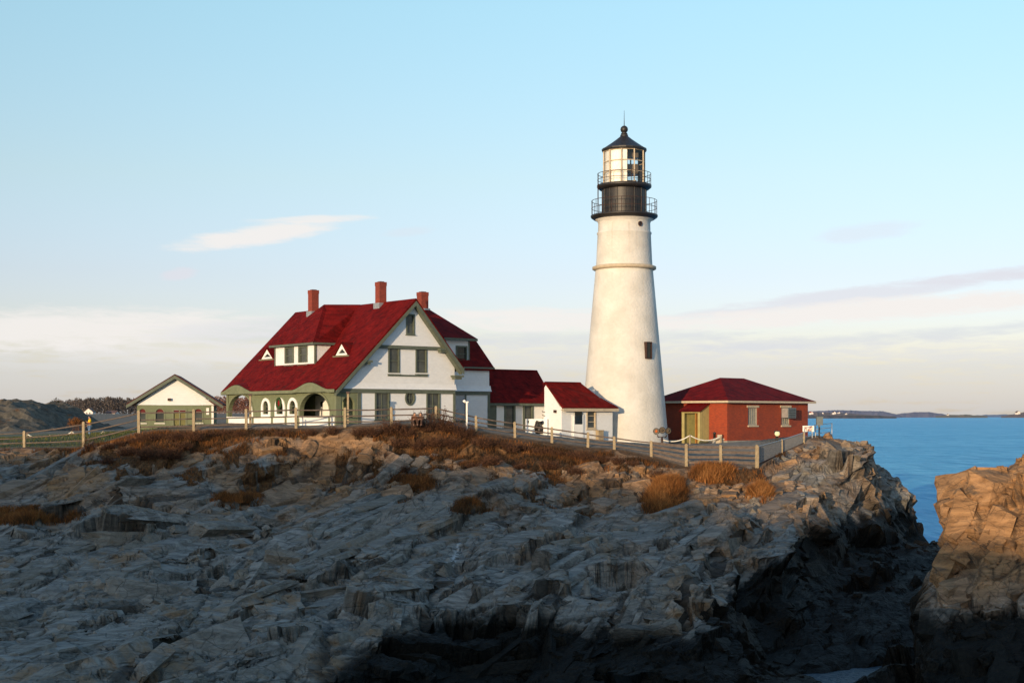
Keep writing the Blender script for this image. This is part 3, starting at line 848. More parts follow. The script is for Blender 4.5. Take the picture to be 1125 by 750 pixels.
# ---------------------------------------------------------------- rock, ground and water materials
def rock_mat():
    m, t, b = new_mat('shore_rock')
    gpos = t.new('ShaderNodeNewGeometry').outputs['Position']
    sep = t.new('ShaderNodeSeparateXYZ'); t.put(sep.inputs[0], gpos)
    z = sep.outputs[2]
    st = t.scale_vec(gpos, (0.35, 1.6, 2.2), (0, 0, -SA))
    n_big = t.noise(gpos, 0.22, 5, 0.6)
    n_mid = t.noise(st, 1.3, 7, 0.68, 0.6)
    n_fine = t.noise(gpos, 6.0, 7, 0.7)
    tint = t.attr('tint').outputs['Fac']; crack_shade = t.attr('crack_shade').outputs['Fac']
    veg = t.attr('veg').outputs['Fac']; lawn = t.attr('lawn').outputs['Fac']
    grav = t.attr('gravel').outputs['Fac']; warm = t.attr('warm').outputs['Fac']
    base = t.mix(t.smooth(n_mid, 0.3, 0.72), (0.095, 0.09, 0.082), (0.36, 0.345, 0.31))
    base = t.mix(t.math('MULTIPLY', tint, 0.75), base, t.mix(t.smooth(n_fine, 0.3, 0.7), (0.12, 0.105, 0.085), (0.21, 0.175, 0.125)))
    # rusty weathering in patches
    rust = t.smooth(t.math('ADD', t.math('MULTIPLY', n_big, 0.6), t.math('MULTIPLY', t.noise(gpos, 1.1, 5, 0.65), 0.4)), 0.53, 0.64)
    base = t.mix(t.math('MULTIPLY', rust, 0.65), base, (0.27, 0.155, 0.07))
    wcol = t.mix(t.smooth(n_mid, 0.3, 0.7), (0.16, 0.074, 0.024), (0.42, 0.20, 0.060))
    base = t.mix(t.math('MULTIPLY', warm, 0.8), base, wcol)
    # joints: long straight cracks along the strike and shorter ones across it
    jn = t.new('ShaderNodeTexNoise'); t.put(jn.inputs['Vector'], gpos); jn.inputs['Scale'].default_value = 0.45
    rotv = t.scale_vec(gpos, (1, 1, 1), (0.25, 0, -SA))
    jl = None
    for (sc3, wd, amt_, cut) in (((0.07, 0.85, 1.1), 0.016, 0.55, 0.44), ((0.28, 2.2, 2.4), 0.030, 0.40, 0.46)):
        ad = t.new('ShaderNodeVectorMath', operation='MULTIPLY_ADD')
        t.put(ad.inputs[0], jn.outputs[1]); ad.inputs[1].default_value = (0.35, 0.35, 0.35); t.put(ad.inputs[2], t.scale_vec(rotv, sc3))
        vj = t.new('ShaderNodeTexVoronoi', feature='DISTANCE_TO_EDGE'); t.put(vj.inputs['Vector'], ad.outputs[0]); vj.inputs['Scale'].default_value = 1.0
        m_ = t.math('MULTIPLY', t.smooth(vj.outputs[0], wd, wd * 0.25), t.smooth(t.noise(gpos, 0.35 if cut < 0.4 else 0.8, 3), cut, cut + 0.12, 0.0, amt_))
        jl = m_ if jl is None else t.math('MAXIMUM', jl, m_)
    base = t.mix(jl, base, (0.018, 0.016, 0.013))
    # pale lichen and quartz flecks
    fl = t.smooth(t.noise(gpos, 2.7, 6, 0.75), 0.66, 0.74)
    base = t.mix(t.math('MULTIPLY', fl, 0.45), base, (0.46, 0.44, 0.40))
    dk = t.smooth(t.noise(gpos, 0.55, 7, 0.74, 0.9), 0.54, 0.66)
    base = t.mix(t.math('MULTIPLY', dk, 0.72), base, (0.055, 0.052, 0.046))
    # quartz vein across the slabs
    base = t.mix(t.math('MULTIPLY', t.attr('vein').outputs['Fac'], 0.85), base, (0.60, 0.60, 0.58))
    base = t.mix(t.math('SUBTRACT', 1.0, crack_shade), base, t.mix(0.85, base, (0.015, 0.013, 0.011)))  # crevice shade painted into the rock colour along the cracks
    # weed and black algae below the spring tide line
    tide = t.math('ADD', z, t.math('ADD', t.math('MULTIPLY', t.math('SUBTRACT', n_big, 0.5), 2.2), t.math('MULTIPLY', t.math('SUBTRACT', n_mid, 0.5), 1.0)))
    gul = t.attr('gully').outputs['Fac']
    tide = t.math('SUBTRACT', tide, t.math('MULTIPLY', gul, 4.2))
    wet = t.smooth(tide, 3.0, 1.5)
    alg = t.mix(t.smooth(n_fine, 0.3, 0.7), (0.003, 0.003, 0.003), (0.009, 0.009, 0.007))
    base = t.mix(t.math('MULTIPLY', wet, 0.96), base, alg)
    # heath litter, lawn, gravel
    vn = t.noise(gpos, 3.0, 6, 0.7)
    vcol = t.mix(t.smooth(vn, 0.3, 0.7), (0.045, 0.026, 0.014), (0.17, 0.088, 0.036))
    base = t.mix(t.smooth(veg, 0.25, 0.7), base, vcol)
    lcol = t.mix(t.smooth(t.noise(gpos, 0.35, 6, 0.7), 0.3, 0.7), (0.055, 0.075, 0.022), (0.115, 0.105, 0.045))
    base = t.mix(lawn, base, lcol)
    gcol = t.mix(t.smooth(t.noise(gpos, 1.5, 6, 0.7), 0.3, 0.7), (0.15, 0.125, 0.095), (0.27, 0.22, 0.165))
    base = t.mix(grav, base, gcol)
    t.put(b.inputs['Base Color'], base)
    t.put(b.inputs['Roughness'], t.math('SUBTRACT', 0.92, t.math('MULTIPLY', wet, 0.32)))
    t.put(b.inputs['Specular IOR Level'], t.math('SUBTRACT', 0.25, t.math('MULTIPLY', wet, 0.19)))
    vor = t.new('ShaderNodeTexVoronoi', feature='DISTANCE_TO_EDGE')
    wv = t.new('ShaderNodeVectorMath', operation='ADD'); t.put(wv.inputs[0], t.scale_vec(gpos, (0.8, 2.0, 2.6), (0, 0, -SA)))
    wn = t.new('ShaderNodeTexNoise'); t.put(wn.inputs['Vector'], gpos); wn.inputs['Scale'].default_value = 1.3
    t.put(wv.inputs[1], wn.outputs[1]); t.put(vor.inputs['Vector'], wv.outputs[0]); vor.inputs['Scale'].default_value = 1.4
    h = t.math('ADD', t.math('MULTIPLY', n_fine, 0.5), t.math('MULTIPLY', t.smooth(vor.outputs[0], 0.0, 0.10), 0.30))
    h = t.math('ADD', h, t.math('MULTIPLY', n_mid, 0.25))
    h = t.math('SUBTRACT', h, t.math('MULTIPLY', jl, 0.9))
    t.put(b.inputs['Normal'], t.bump(h, 0.6, 0.12))
    return m
M['rock'] = rock_mat()
gully = ((Pd[:, 0] > 8) & (Pd[:, 1] > 57)) * sstep(2.2, -0.6, dl.reshape(-1) + (n_w - 0.5) * 1.5) * (1 - wR.reshape(-1))
gully = np.maximum(gully, wR.reshape(-1) * sstep(5.0, 3.0, Pd[:, 2] + (n_w - 0.5) * 1.6) * 0.5)
gully = np.maximum(gully, sstep(2.6, 1.2, Pd[:, 2]) * 0.35)
gully = gully - 0.9 * sstep(-4.5, -10, Pd[:, 0]) * sstep(80, 70, Pd[:, 1])
terrain = grid_mesh('rocky_shore', Pd, *shape, [M['rock']], dict(tint=tint, crack_shade=crk, veg=veg * (1 - left_lawn), lawn=left_lawn, gravel=gravel, warm=warm, gully=gully, vein=vein))
tag(terrain, kind='structure')
tree_bvh = None
from mathutils.bvhtree import BVHTree
_idx = np.arange(shape[0] * shape[1]).reshape(shape)
def ground_z(x, y):
    """height of the built terrain under a point (nearest grid vertex)"""
    if y < 124.5:
        i = int(np.clip(np.searchsorted(ks, x / y), 0, len(ks) - 1)); j = int(np.clip(np.searchsorted(YY[:, i], y), 0, NR - 1))
        return float(Pd[_idx[j, i], 2])
    return float(macro(np.array([x]), np.array([y]))[0][0])

# land behind the buildings, to the left
gx_ = np.concatenate([np.arange(-1100, -120, 12.0), np.arange(-120, 40, 2.0)]); gy_ = np.concatenate([np.arange(124.0, 200, 2.0), np.arange(200, 640, 10.0), np.arange(640, 1600, 40.0)])
GX, GY = np.meshgrid(gx_, gy_)
land2 = [(-1200, 100), (60, 100), (31, 113), (28, 120), (20, 127), (8, 131), (0, 140), (-10, 200), (-40, 560), (-150, 1500), (-1200, 1600)]
d2 = sdist(land2, GX, GY)
GZ = 10.4 + (Hm_f(GX, GY) - 10.4) * sstep(150, 124, GY) + (fbm(GX * 0.05, GY * 0.05, 5, 3) - 0.5) * 0.7 * sstep(124, 150, GY)
GZ = GZ + 2.2 * sstep(260, 430, GY) * sstep(-20, -70, GX)
GZ = -2 + (GZ + 2) * sstep(-2, 3, d2)
def field_mat():
    m, t, b = new_mat('winter_field')
    g = t.new('ShaderNodeNewGeometry').outputs['Position']
    sepg = t.new('ShaderNodeSeparateXYZ'); t.put(sepg.inputs[0], g)
    n = t.noise(g, 0.06, 6, 0.65); f = t.noise(g, 0.9, 5, 0.7)
    c1 = t.mix(t.smooth(f, 0.3, 0.7), (0.06, 0.075, 0.026), (0.11, 0.10, 0.045))
    c2 = t.mix(t.smooth(f, 0.3, 0.7), (0.10, 0.078, 0.052), (0.165, 0.125, 0.085))
    far = t.math('ADD', sepg.outputs[1], t.math('MULTIPLY', t.math('SUBTRACT', n, 0.5), 60.0))
    t.put(b.inputs['Base Color'], t.mix(t.smooth(far, 125, 150), c1, c2))
    b.inputs['Roughness'].default_value = 0.95
    t.put(b.inputs['Normal'], t.bump(f, 0.4, 0.3))
    return m
field = grid_mesh('field', np.stack([GX, GY, GZ], -1).reshape(-1, 3), *GX.shape, [field_mat()], {}, True)
tag(field, kind='structure')

# the sea: one sheet to the horizon
def sea_mat():
    m, t, b = new_mat('sea_water')
    g = t.new('ShaderNodeNewGeometry').outputs['Position']
    n1 = t.noise(t.scale_vec(g, (0.30, 0.8, 1)), 1.0, 7, 0.66)
    n2 = t.noise(t.scale_vec(g, (0.03, 0.11, 1)), 1.0, 6, 0.62)
    n3 = t.noise(t.scale_vec(g, (0.003, 0.022, 1)), 1.0, 5, 0.6)
    col = t.mix(t.smooth(n3, 0.35, 0.68), (0.15, 0.52, 0.73), (0.22, 0.65, 0.84))
    col = t.mix(t.smooth(n2, 0.35, 0.68, 0, 0.75), col, (0.08, 0.40, 0.65))
    col = t.mix(t.smooth(n1, 0.45, 0.75, 0, 0.55), col, (0.24, 0.64, 0.88))
    n4 = t.noise(t.scale_vec(g, (0.42, 0.055, 1)), 1.0, 4, 0.7)
    n5 = t.noise(t.scale_vec(g, (0.11, 0.016, 1)), 1.0, 4, 0.7)
    col = t.mix(t.smooth(n4, 0.52, 0.72, 0, 0.5), col, (0.30, 0.68, 0.90))
    col = t.mix(t.smooth(n4, 0.48, 0.30, 0, 0.55), col, (0.03, 0.24, 0.50))
    col = t.mix(t.smooth(n5, 0.50, 0.30, 0, 0.5), col, (0.04, 0.27, 0.52))
    h = t.math('ADD', t.math('MULTIPLY', n1, 0.6), t.math('MULTIPLY', n2, 2.0))
    nrm = t.bump(h, 1.0, 1.4)
    t.n.remove(b)
    df = t.new('ShaderNodeBsdfDiffuse'); t.put(df.inputs['Color'], col); t.put(df.inputs['Normal'], nrm)
    gl = t.new('ShaderNodeBsdfGlossy'); gl.inputs['Roughness'].default_value = 0.22; t.put(gl.inputs['Normal'], nrm)
    lw = t.new('ShaderNodeFresnel'); lw.inputs[0].default_value = 1.333; t.put(lw.inputs['Normal'], nrm)
    mx = t.new('ShaderNodeMixShader'); t.put(mx.inputs[0], t.smooth(lw.outputs[0], 0.0, 1.0, 0.03, 0.30))
    t.put(mx.inputs[1], df.outputs[0]); t.put(mx.inputs[2], gl.outputs[0])
    t.put(t.n['Material Output'].inputs[0], mx.outputs[0])
    return m
r_ = np.concatenate([[0.0], np.geomspace(20, 40000, 60)]); a_ = np.linspace(0, 2 * math.pi, 97)
RR, AA = np.meshgrid(r_, a_)
SP = np.stack([RR * np.cos(AA), RR * np.sin(AA) + 60, 0 * RR], -1).reshape(-1, 3)
sea = grid_mesh('sea', SP, *RR.shape, [sea_mat()], {}, True)
tag(sea, kind='structure')

def hill_mat(name, c1, c2, sc, c3=None):
    m, t, b = new_mat(name)
    g = t.new('ShaderNodeNewGeometry').outputs['Position']
    n = t.noise(g, sc, 6, 0.7); n2 = t.noise(g, sc * 6, 4, 0.7)
    f = t.math('ADD', t.math('MULTIPLY', n, 0.5), t.math('MULTIPLY', n2, 0.5))
    col = t.mix(t.smooth(f, 0.35, 0.65), c1, c2)
    if c3: col = t.mix(t.smooth(t.noise(g, sc * 2.3, 5, 0.7), 0.56, 0.66, 0, 0.7), col, c3)
    t.put(b.inputs['Base Color'], col); b.inputs['Roughness'].default_value = 0.95
    b.inputs['Specular IOR Level'].default_value = 0.1
    t.put(b.inputs['Normal'], t.bump(f, 0.8, 0.5 / sc * 0.1))
    return m
# still water left in the gully
def pool_mat():
    m, t, b = new_mat('pool_water')
    g = t.new('ShaderNodeNewGeometry').outputs['Position']
    b.inputs['Base Color'].default_value = (0.02, 0.045, 0.07, 1); b.inputs['Roughness'].default_value = 0.28
    b.inputs['IOR'].default_value = 1.333
    t.put(b.inputs['Normal'], t.bump(t.noise(g, 3.2, 4, 0.6), 1.0, 0.22))
    return m
qx = np.linspace(12.5, 19.5, 15); qy = np.linspace(58.5, 72, 15); QX, QY = np.meshgrid(qx, qy)
tag(grid_mesh('tide_pool', np.stack([QX, QY, 0 * QX + 0.06], -1).reshape(-1, 3), *QX.shape, [pool_mat()], {}, True), kind='structure')

# the cliff top the photographer stands on
nx = np.arange(-90, 91, 1.5); ny = np.arange(-64, 16, 1.0)
NX, NY = np.meshgrid(nx, ny)
edge_ = 1.5 + (fbm(NX * 0.12, NX * 0 + 3, 301, 4) - 0.5) * 5 - np.abs(NX) * 0.02
NZ = -2 + 12.35 * sstep(4.5, 0, NY - edge_) * sstep(-64, -52, NY) * sstep(90, 76, np.abs(NX)) + (fbm(NX * 0.3, NY * 0.3, 303, 4) - 0.5) * 0.8
NZ = np.where((np.hypot(NX, NY) < 4), np.minimum(NZ, 10.35), NZ)
near = grid_mesh('near_cliff', np.stack([NX, NY, NZ], -1).reshape(-1, 3), *NX.shape, [hill_mat('near_rock', (0.10, 0.095, 0.085), (0.26, 0.24, 0.20), 0.4)], {}, False)
tag(near, kind='structure')

# headland added unseen behind the camera, crest shaped to shade the foot of the rocks
U = np.array([0.92, -0.39]); V = np.array([-0.39, -0.92])
uu = np.arange(-260, 160, 2.5); vv = np.arange(66, 190, 4.0)
UU, VV = np.meshgrid(uu, vv)
crest = np.interp(UU, [-260, -80, -58, -50, -36, -18, -4, 20, 90, 160], [25, 28.6, 29.6, 29.4, 27.4, 25.0, 22.7, 21.5, 17, 5])
hx = crest + (fbm(UU * 0.22, VV * 0.02, 91, 4) - 0.5) * 2.6 + (fbm(UU * 0.9, VV * 0.05, 93, 3) - 0.5) * 1.2
hz_ = hx * sstep(66, 98, VV) * sstep(190, 106, VV)
HP = np.stack([UU * U[0] + VV * V[0], UU * U[1] + VV * V[1], hz_ - 1.0], -1).reshape(-1, 3)
shade_headland = grid_mesh('shade_headland', HP, *UU.shape, [hill_mat('shade_headland_rock', (0.12, 0.11, 0.09), (0.28, 0.24, 0.18), 0.15)], {}, True)
tag(shade_headland, kind='structure')

# rough knoll at the far left
kx = np.arange(-110, -34, 0.5); ky = np.arange(140, 200, 0.7)
KX, KY = np.meshgrid(kx, ky)
sx = 562.5 + FPX * KX / 170
prof = np.interp(sx, [-400, -60, 0, 25, 42, 60, 78, 100, 130], [6.0, 4.6, 3.6, 3.75, 3.9, 3.0, 1.5, 0.2, -1.5])
kz = prof * sstep(142, 166, KY) * sstep(200, 176, KY) + (fbm(KX * 0.25, KY * 0.25, 101, 5) - 0.5) * 2.2 * sstep(-0.5, 2, prof) + (fbm(KX * 1.1, KY * 1.1, 103, 4) - 0.5) * 0.9
KZ = 10.0 + kz * sstep(140, 150, KY) * sstep(200, 188, KY) - 0.3
knoll = grid_mesh('rocky_knoll', np.stack([KX, KY, KZ], -1).reshape(-1, 3), *KX.shape, [hill_mat('knoll_scrub', (0.045, 0.042, 0.035), (0.15, 0.13, 0.10), 0.28, (0.17, 0.075, 0.03))], {}, False)
tag(knoll, kind='structure')

# far shores across the bay; haze is put into the mauve and blue colours
SHORE = {}
def shore(name, px_list, Y, base_mat, depth, seed):
    p = [q[0] for q in px_list]; top = [q[1] for q in px_list]
    xs = np.arange(min(p), max(p) + 0.1, 1.0); ds = np.linspace(0, 1, 14)
    SX, SD = np.meshgrid(xs, ds)
    tz = np.interp(SX, p, [(HZ - t) / FPX * Y + CAM_Z for t in top])
    tz = tz + (fbm(SX * 0.23, SX * 0 + seed, seed, 4) - 0.5) * 0.0008 * Y
    prof = np.interp(SD, [0, 0.02, 0.06, 0.3, 0.7, 1.0], [-0.05, 0.10, 0.16, 0.7, 1.0, 0.0])
    Zs = tz * prof * (1 + (fbm(SX * 0.5, SD * 9, seed + 3, 3) - 0.5) * 0.4 * (SD > 0.05) * (SD < 0.65))
    Yv = Y * (1 + SD * depth) + (fbm(SX * 0.1, SX * 0, seed + 7, 3) - 0.5) * Y * 0.05
    Xv = (SX - 562.5) / FPX * Yv
    SHORE[name] = (xs, Xv, Yv, Zs)
    return tag(grid_mesh(name, np.stack([Xv, Yv, Zs], -1).reshape(-1, 3), *SX.shape, [base_mat], {}, True), kind='structure')
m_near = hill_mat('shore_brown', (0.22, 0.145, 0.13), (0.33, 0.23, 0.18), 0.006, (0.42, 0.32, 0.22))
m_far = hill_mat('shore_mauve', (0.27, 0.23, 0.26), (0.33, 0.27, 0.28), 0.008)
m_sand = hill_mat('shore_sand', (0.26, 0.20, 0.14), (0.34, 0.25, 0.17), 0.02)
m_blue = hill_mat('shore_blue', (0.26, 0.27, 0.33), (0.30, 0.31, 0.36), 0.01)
m_reef = hill_mat('shore_reef', (0.12, 0.10, 0.10), (0.20, 0.15, 0.12), 0.05)
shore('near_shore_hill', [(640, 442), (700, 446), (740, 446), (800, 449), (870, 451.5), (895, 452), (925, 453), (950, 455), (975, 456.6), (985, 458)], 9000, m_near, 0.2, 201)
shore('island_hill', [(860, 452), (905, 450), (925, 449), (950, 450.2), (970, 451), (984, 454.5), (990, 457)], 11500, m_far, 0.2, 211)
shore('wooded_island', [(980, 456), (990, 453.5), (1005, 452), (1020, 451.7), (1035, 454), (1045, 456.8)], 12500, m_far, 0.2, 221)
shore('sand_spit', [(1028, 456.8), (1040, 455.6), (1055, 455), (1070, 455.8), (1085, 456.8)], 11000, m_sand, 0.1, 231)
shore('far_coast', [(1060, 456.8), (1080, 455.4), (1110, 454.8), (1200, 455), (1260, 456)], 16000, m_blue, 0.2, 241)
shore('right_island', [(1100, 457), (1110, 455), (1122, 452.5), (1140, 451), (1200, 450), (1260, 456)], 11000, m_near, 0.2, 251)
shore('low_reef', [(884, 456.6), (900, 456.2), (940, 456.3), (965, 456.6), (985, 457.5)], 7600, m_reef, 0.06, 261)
# ---------------------------------------------------------------- broken slabs and blocks lying in the ledges
import bmesh as _bm
def hull_template(seed, flat=1.0):
    r = np.random.default_rng(seed)
    b = _bm.new()
    for sx in (-.5, .5):
        for sy in (-.5, .5):
            for sz in (-.5, .5):
                k = 1.0 if sz < 0 else 0.86
                p = np.array([sx * k, sy * k, sz]) + r.uniform(-.13, .13, 3) * np.array([1, 1, 0.55])
                b.verts.new(p)
    for _ in range(4):      # knocked-off corners
        p = r.uniform(-.5, .5, 3); ax = r.integers(0, 2); p[ax] = np.sign(p[ax]) * .56; p[2] *= .7; b.verts.new(p)
    res = _bm.ops.convex_hull(b, input=b.verts)
    _bm.ops.delete(b, geom=list({g for g in res['geom_interior'] + res['geom_unused'] if isinstance(g, _bm.types.BMVert)}), context='VERTS')
    _bm.ops.dissolve_limit(b, angle_limit=R(4), verts=b.verts, edges=b.edges)
    _bm.ops.triangulate(b, faces=b.faces)
    _bm.ops.subdivide_edges(b, edges=b.edges, cuts=3, use_grid_fill=True)
    _bm.ops.triangulate(b, faces=b.faces)
    b.normal_update()
    from mathutils import noise as mn
    for q in b.verts:       # rough, chipped faces and worn edges
        o3 = q.co * 2.6 + Vector((seed * 3.1, 0, 0)); o4 = q.co * 7.0 + Vector((0, seed * 1.7, 0))
        q.co += q.normal * (0.075 * mn.noise(o3) + 0.030 * mn.noise(o4) - 0.012) 
    b.verts.index_update()
    v = np.array([q.co[:] for q in b.verts]); f = np.array([[q.index for q in t.verts] for t in b.faces]); b.free()
    return v, f
TPL = [hull_template(700 + i) for i in range(28)]
rb = np.random.default_rng(77)
Pm = P.reshape(-1, 3)
Ns = normals(Pf)
G_ = Ns.reshape(*shape, 3)
for _ in range(10):
    G_ = G_.copy(); G_[1:-1, 1:-1] = (G_[1:-1, 1:-1] + G_[:-2, 1:-1] + G_[2:, 1:-1] + G_[1:-1, :-2] + G_[1:-1, 2:]) / 5
Ns = G_.reshape(-1, 3); Ns /= np.maximum(np.linalg.norm(Ns, axis=1, keepdims=True), 1e-9)
okb = (wf > 0.7) & (Pd[:, 1] > 54) & (Pd[:, 1] < 112) & (scr_x > -120) & (scr_x < 1260) & (Pd[:, 2] > -0.3)
pool_ = np.exp(-(((Pd[:, 0] - 15.5 - (Pd[:, 1] - 66) * 0.2) / 2.0) ** 2 + ((Pd[:, 1] - 65.5) / 4.2) ** 2) ** 2) > 0.3
okb &= ~pool_
area_w = np.abs(cell_area) if 'cell_area' in globals() else np.abs((np.gradient(XX, axis=1) * np.hypot(np.gradient(YY, axis=0), np.gradient(H, axis=0))).reshape(-1))
BV, BF_, BA = [], [], {k: [] for k in ('tint', 'crack_shade', 'veg', 'lawn', 'gravel', 'warm', 'gully', 'vein')}
off_v = 0
zone = fbm(Pf[:, 0] * 0.16, Pf[:, 1] * 0.2, 171, 3)
def scatter(n, la, lc, lt, prot, wgt, jit, tl):
    global off_v
    w = area_w * okb * wgt
    sel_ = rb.choice(len(w), n, p=w / w.sum())
    for i in sel_:
        nrm = Ns[i] + rb.normal(size=3) * tl; nrm /= np.linalg.norm(nrm)
        sdir = np.array([ca, sa, 0.0]) if nrm[2] > 0.5 else np.array([-nrm[1], nrm[0], 0.0]) + 1e-6
        if wR.reshape(-1)[i] > 0.5: sdir = np.array([0.35, 0.2, 0.9]) if nrm[2] < 0.6 else sdir
        a = rb.normal() * jit
        x = sdir - nrm * np.dot(sdir, nrm); x /= np.linalg.norm(x) + 1e-9; y = np.cross(nrm, x)
        x2 = x * math.cos(a) + y * math.sin(a); y2 = -x * math.sin(a) + y * math.cos(a)
        k = math.exp(rb.normal() * 0.28)
        L = rb.uniform(*la) * k; C_ = rb.uniform(*lc) * k; T_ = rb.uniform(*lt) * k
        v, f = TPL[rb.integers(len(TPL))]
        pr = rb.uniform(*prot) * T_
        c = Pd[i] - nrm * (T_ * 0.5 - pr)
        if L > 1.4:        # a long slab may not stand clear of the ground at its ends
            top = c + nrm * (T_ * 0.5)
            if any((top + x2 * (e_ * L) )[2] > ground_z(*(top + x2 * (e_ * L))[:2]) + max(0.46, 0.12 * L * (wR.reshape(-1)[i] > 0.5) * 4) for e_ in (-0.5, -0.25, 0.25, 0.5)): continue
        q = c + v[:, :1] * L * x2 + v[:, 1:2] * C_ * y2 + v[:, 2:3] * T_ * nrm
        BV.append(q); BF_.append(f + off_v); off_v += len(v)
        m_ = len(v); tv = rb.random()
        for nm, val in (('tint', 0.15 + 0.85 * tv), ('crack_shade', 1.0), ('veg', 0.0), ('lawn', 0.0), ('gravel', 0.0), ('warm', warm[i]), ('gully', gully[i]), ('vein', 0.0)):
            BA[nm].append(np.full(m_, val))
left_w = (wR.reshape(-1) < 0.5) * (veg < 0.6)
scatter(190, (1.9, 4.3), (0.7, 1.6), (0.5, 0.9), (0.04, 0.20), left_w * (0.10 + (zone > 0.48)) * (fdv > 4.5) * (gully < 0.6), 0.13, 0.045)
scatter(330, (3.5, 8.0), (0.55, 1.25), (0.4, 0.7), (0.05, 0.20), left_w * (0.25 + (zone < 0.50)) * (fdv > 4) * (gully < 0.5), 0.06, 0.03)
scatter(640, (0.9, 2.2), (0.4, 0.95), (0.35, 0.65), (0.06, 0.30), left_w * (0.03 + 1.3 * (zone > 0.5)) * (fdv > 2.4), 0.22, 0.09)
scatter(900, (0.35, 0.85), (0.22, 0.5), (0.2, 0.42), (0.12, 0.55), left_w * (0.05 + 1.5 * (zone > 0.52)) * (fdv > 0.5) * (1 + 3.0 * np.exp(-((fdv - 4) / 4) ** 2)), 0.7, 0.2)
scatter(60, (0.9, 1.9), (0.6, 1.2), (0.6, 1.1), (0.12, 0.42), left_w * (fdv > 2.0) * (fdv < 8.5) * (Pd[:, 0] < 9) * (0.2 + (n_v > 0.45)), 0.6, 0.22)
rgt = (wR.reshape(-1) > 0.6).astype(float)
scatter(75, (1.2, 2.8), (0.9, 1.8), (0.8, 1.4), (0.08, 0.36), rgt, 0.25, 0.09)
scatter(170, (0.7, 1.6), (0.5, 1.0), (0.4, 0.8), (0.08, 0.32), rgt, 0.4, 0.14)
scatter(150, (0.35, 0.8), (0.25, 0.5), (0.25, 0.45), (0.15, 0.5), rgt, 0.9, 0.22)
BVv = np.concatenate(BV); BFv = np.concatenate(BF_)
# facets stay flat: own vertices per face
V3 = BVv[BFv.reshape(-1)]
me = bpy.data.meshes.new('rock_ledges')
nv = len(V3)
me.vertices.add(nv); me.vertices.foreach_set('co', V3.astype(np.float32).ravel())
me.loops.add(nv); me.loops.foreach_set('vertex_index', np.arange(nv, dtype=np.int32))
me.polygons.add(nv // 3); me.polygons.foreach_set('loop_start', (np.arange(nv // 3) * 3).astype(np.int32)); me.polygons.foreach_set('loop_total', np.full(nv // 3, 3, np.int32))
for nm in BA:
    at = me.attributes.new(nm, 'FLOAT', 'POINT'); at.data.foreach_set('value', np.concatenate(BA[nm])[BFv.reshape(-1)].astype(np.float32))
me.materials.append(M['rock']); me.update(calc_edges=True); me.validate()
ledges = bpy.data.objects.new('rock_ledges', me); COL.objects.link(ledges)
tag(ledges, kind='structure')
# ---------------------------------------------------------------- keepers' house
YAW = R(38)
HF = Frame(-12.05, 98.0, 11.2, YAW)
house = empty('keepers_house', HF.o, YAW)
tag(house, 'large white house with steep dark red roofs, brick chimneys and a green arched porch', 'house')
EAVE_L, RIDGE, RX = 2.68, 9.2, 6.2          # eave edge, ridge height, ridge position across
SL = (RIDGE - EAVE_L) / (RX + 0.4); SRT = (RIDGE - 4.36) / 4.2
LEN = 16.5; GX1 = 9.95; PX = 1.62           # length, gable width, depth of the open porch side
def zl(x): return EAVE_L + SL * (x + 0.4)   # left roof slope
def zr(x): return RIDGE - SRT * (x - RX)    # right roof slope

# gable wall: lower storey, flared skirt, upper storey, small top gable
def px_rect(px0, py0, px1, py1, y):
    a = HF.on_y(px0, py0, y); b = HF.on_y(px1, py1, y)
    return a[0], b[0], b[1], a[1]
w1 = px_rect(413, 431, 427, 460, 0); w2 = px_rect(469.5, 430.5, 482.5, 460.5, 0)
ov = HF.on_y(450.4, 437, 0)
w3 = px_rect(427.5, 382.5, 438, 409.5, 0); w4 = px_rect(457.5, 382.5, 468, 409.5, 0)
w5 = px_rect(447, 346, 454.5, 366.5, -0.12)
low_top = 2.55
wall = MB()
wall.panel(rect(PX, GX1, -1.0, low_top), [rect(*w1[:2], *w1[2:]), rect(*w2[:2], *w2[2:]), ring(ov[0], ov[1], 0.36, 0.46)], 0.25, FY(0.0))
zb = 5.72                                    # beam under the top gable
upper = [(0.2, low_top + 0.16), (GX1, low_top + 0.16), (GX1, zr(GX1) - 0.3), (RX + (RIDGE - zb) / SRT - 0.2, zb), (RX - (RIDGE - zb) / SL + 0.2, zb), (0.2, zl(0.2) - 0.28)]
wall.panel(upper, [rect(*w3[:2], *w3[2:]), rect(*w4[:2], *w4[2:])], 0.25, FY(0.0))
xl = RX - (RIDGE - zb) / SL + 0.25; xr = RX + (RIDGE - zb) / SRT - 0.25
wall.panel([(xl, zb + 0.1), (xr, zb + 0.1), (RX, RIDGE - 0.3)], [rect(*w5[:2], *w5[2:])], 0.3, FY(-0.12))
# flared skirts
def flare(mb, x0, x1, y, z, out=0.16, h=0.42):
    for (za, oa, zc, oc) in ((z, out, z + h * 0.35, out * 0.45), (z + h * 0.35, out * 0.45, z + h, 0.012)):
        mb.add([(x0, y - oa, za), (x1, y - oa, za), (x1, y - oc, zc), (x0, y - oc, zc)], [(0, 1, 2, 3)])
    mb.add([(x0, y - out, z), (x1, y - out, z), (x1, y + 0.02, z - 0.02), (x0, y + 0.02, z - 0.02)], [(0, 1, 2, 3)])
    for xx in (x0, x1):
        mb.add([(xx, y - out, z), (xx, y - out * 0.45, z + h * 0.35), (xx, y - 0.012, z + h), (xx, y + 0.02, z + h), (xx, y + 0.02, z - 0.02)], [(0, 1, 2, 3, 4)])
flare(wall, 0.25, GX1 + 0.1, 0.0, low_top + 0.16)
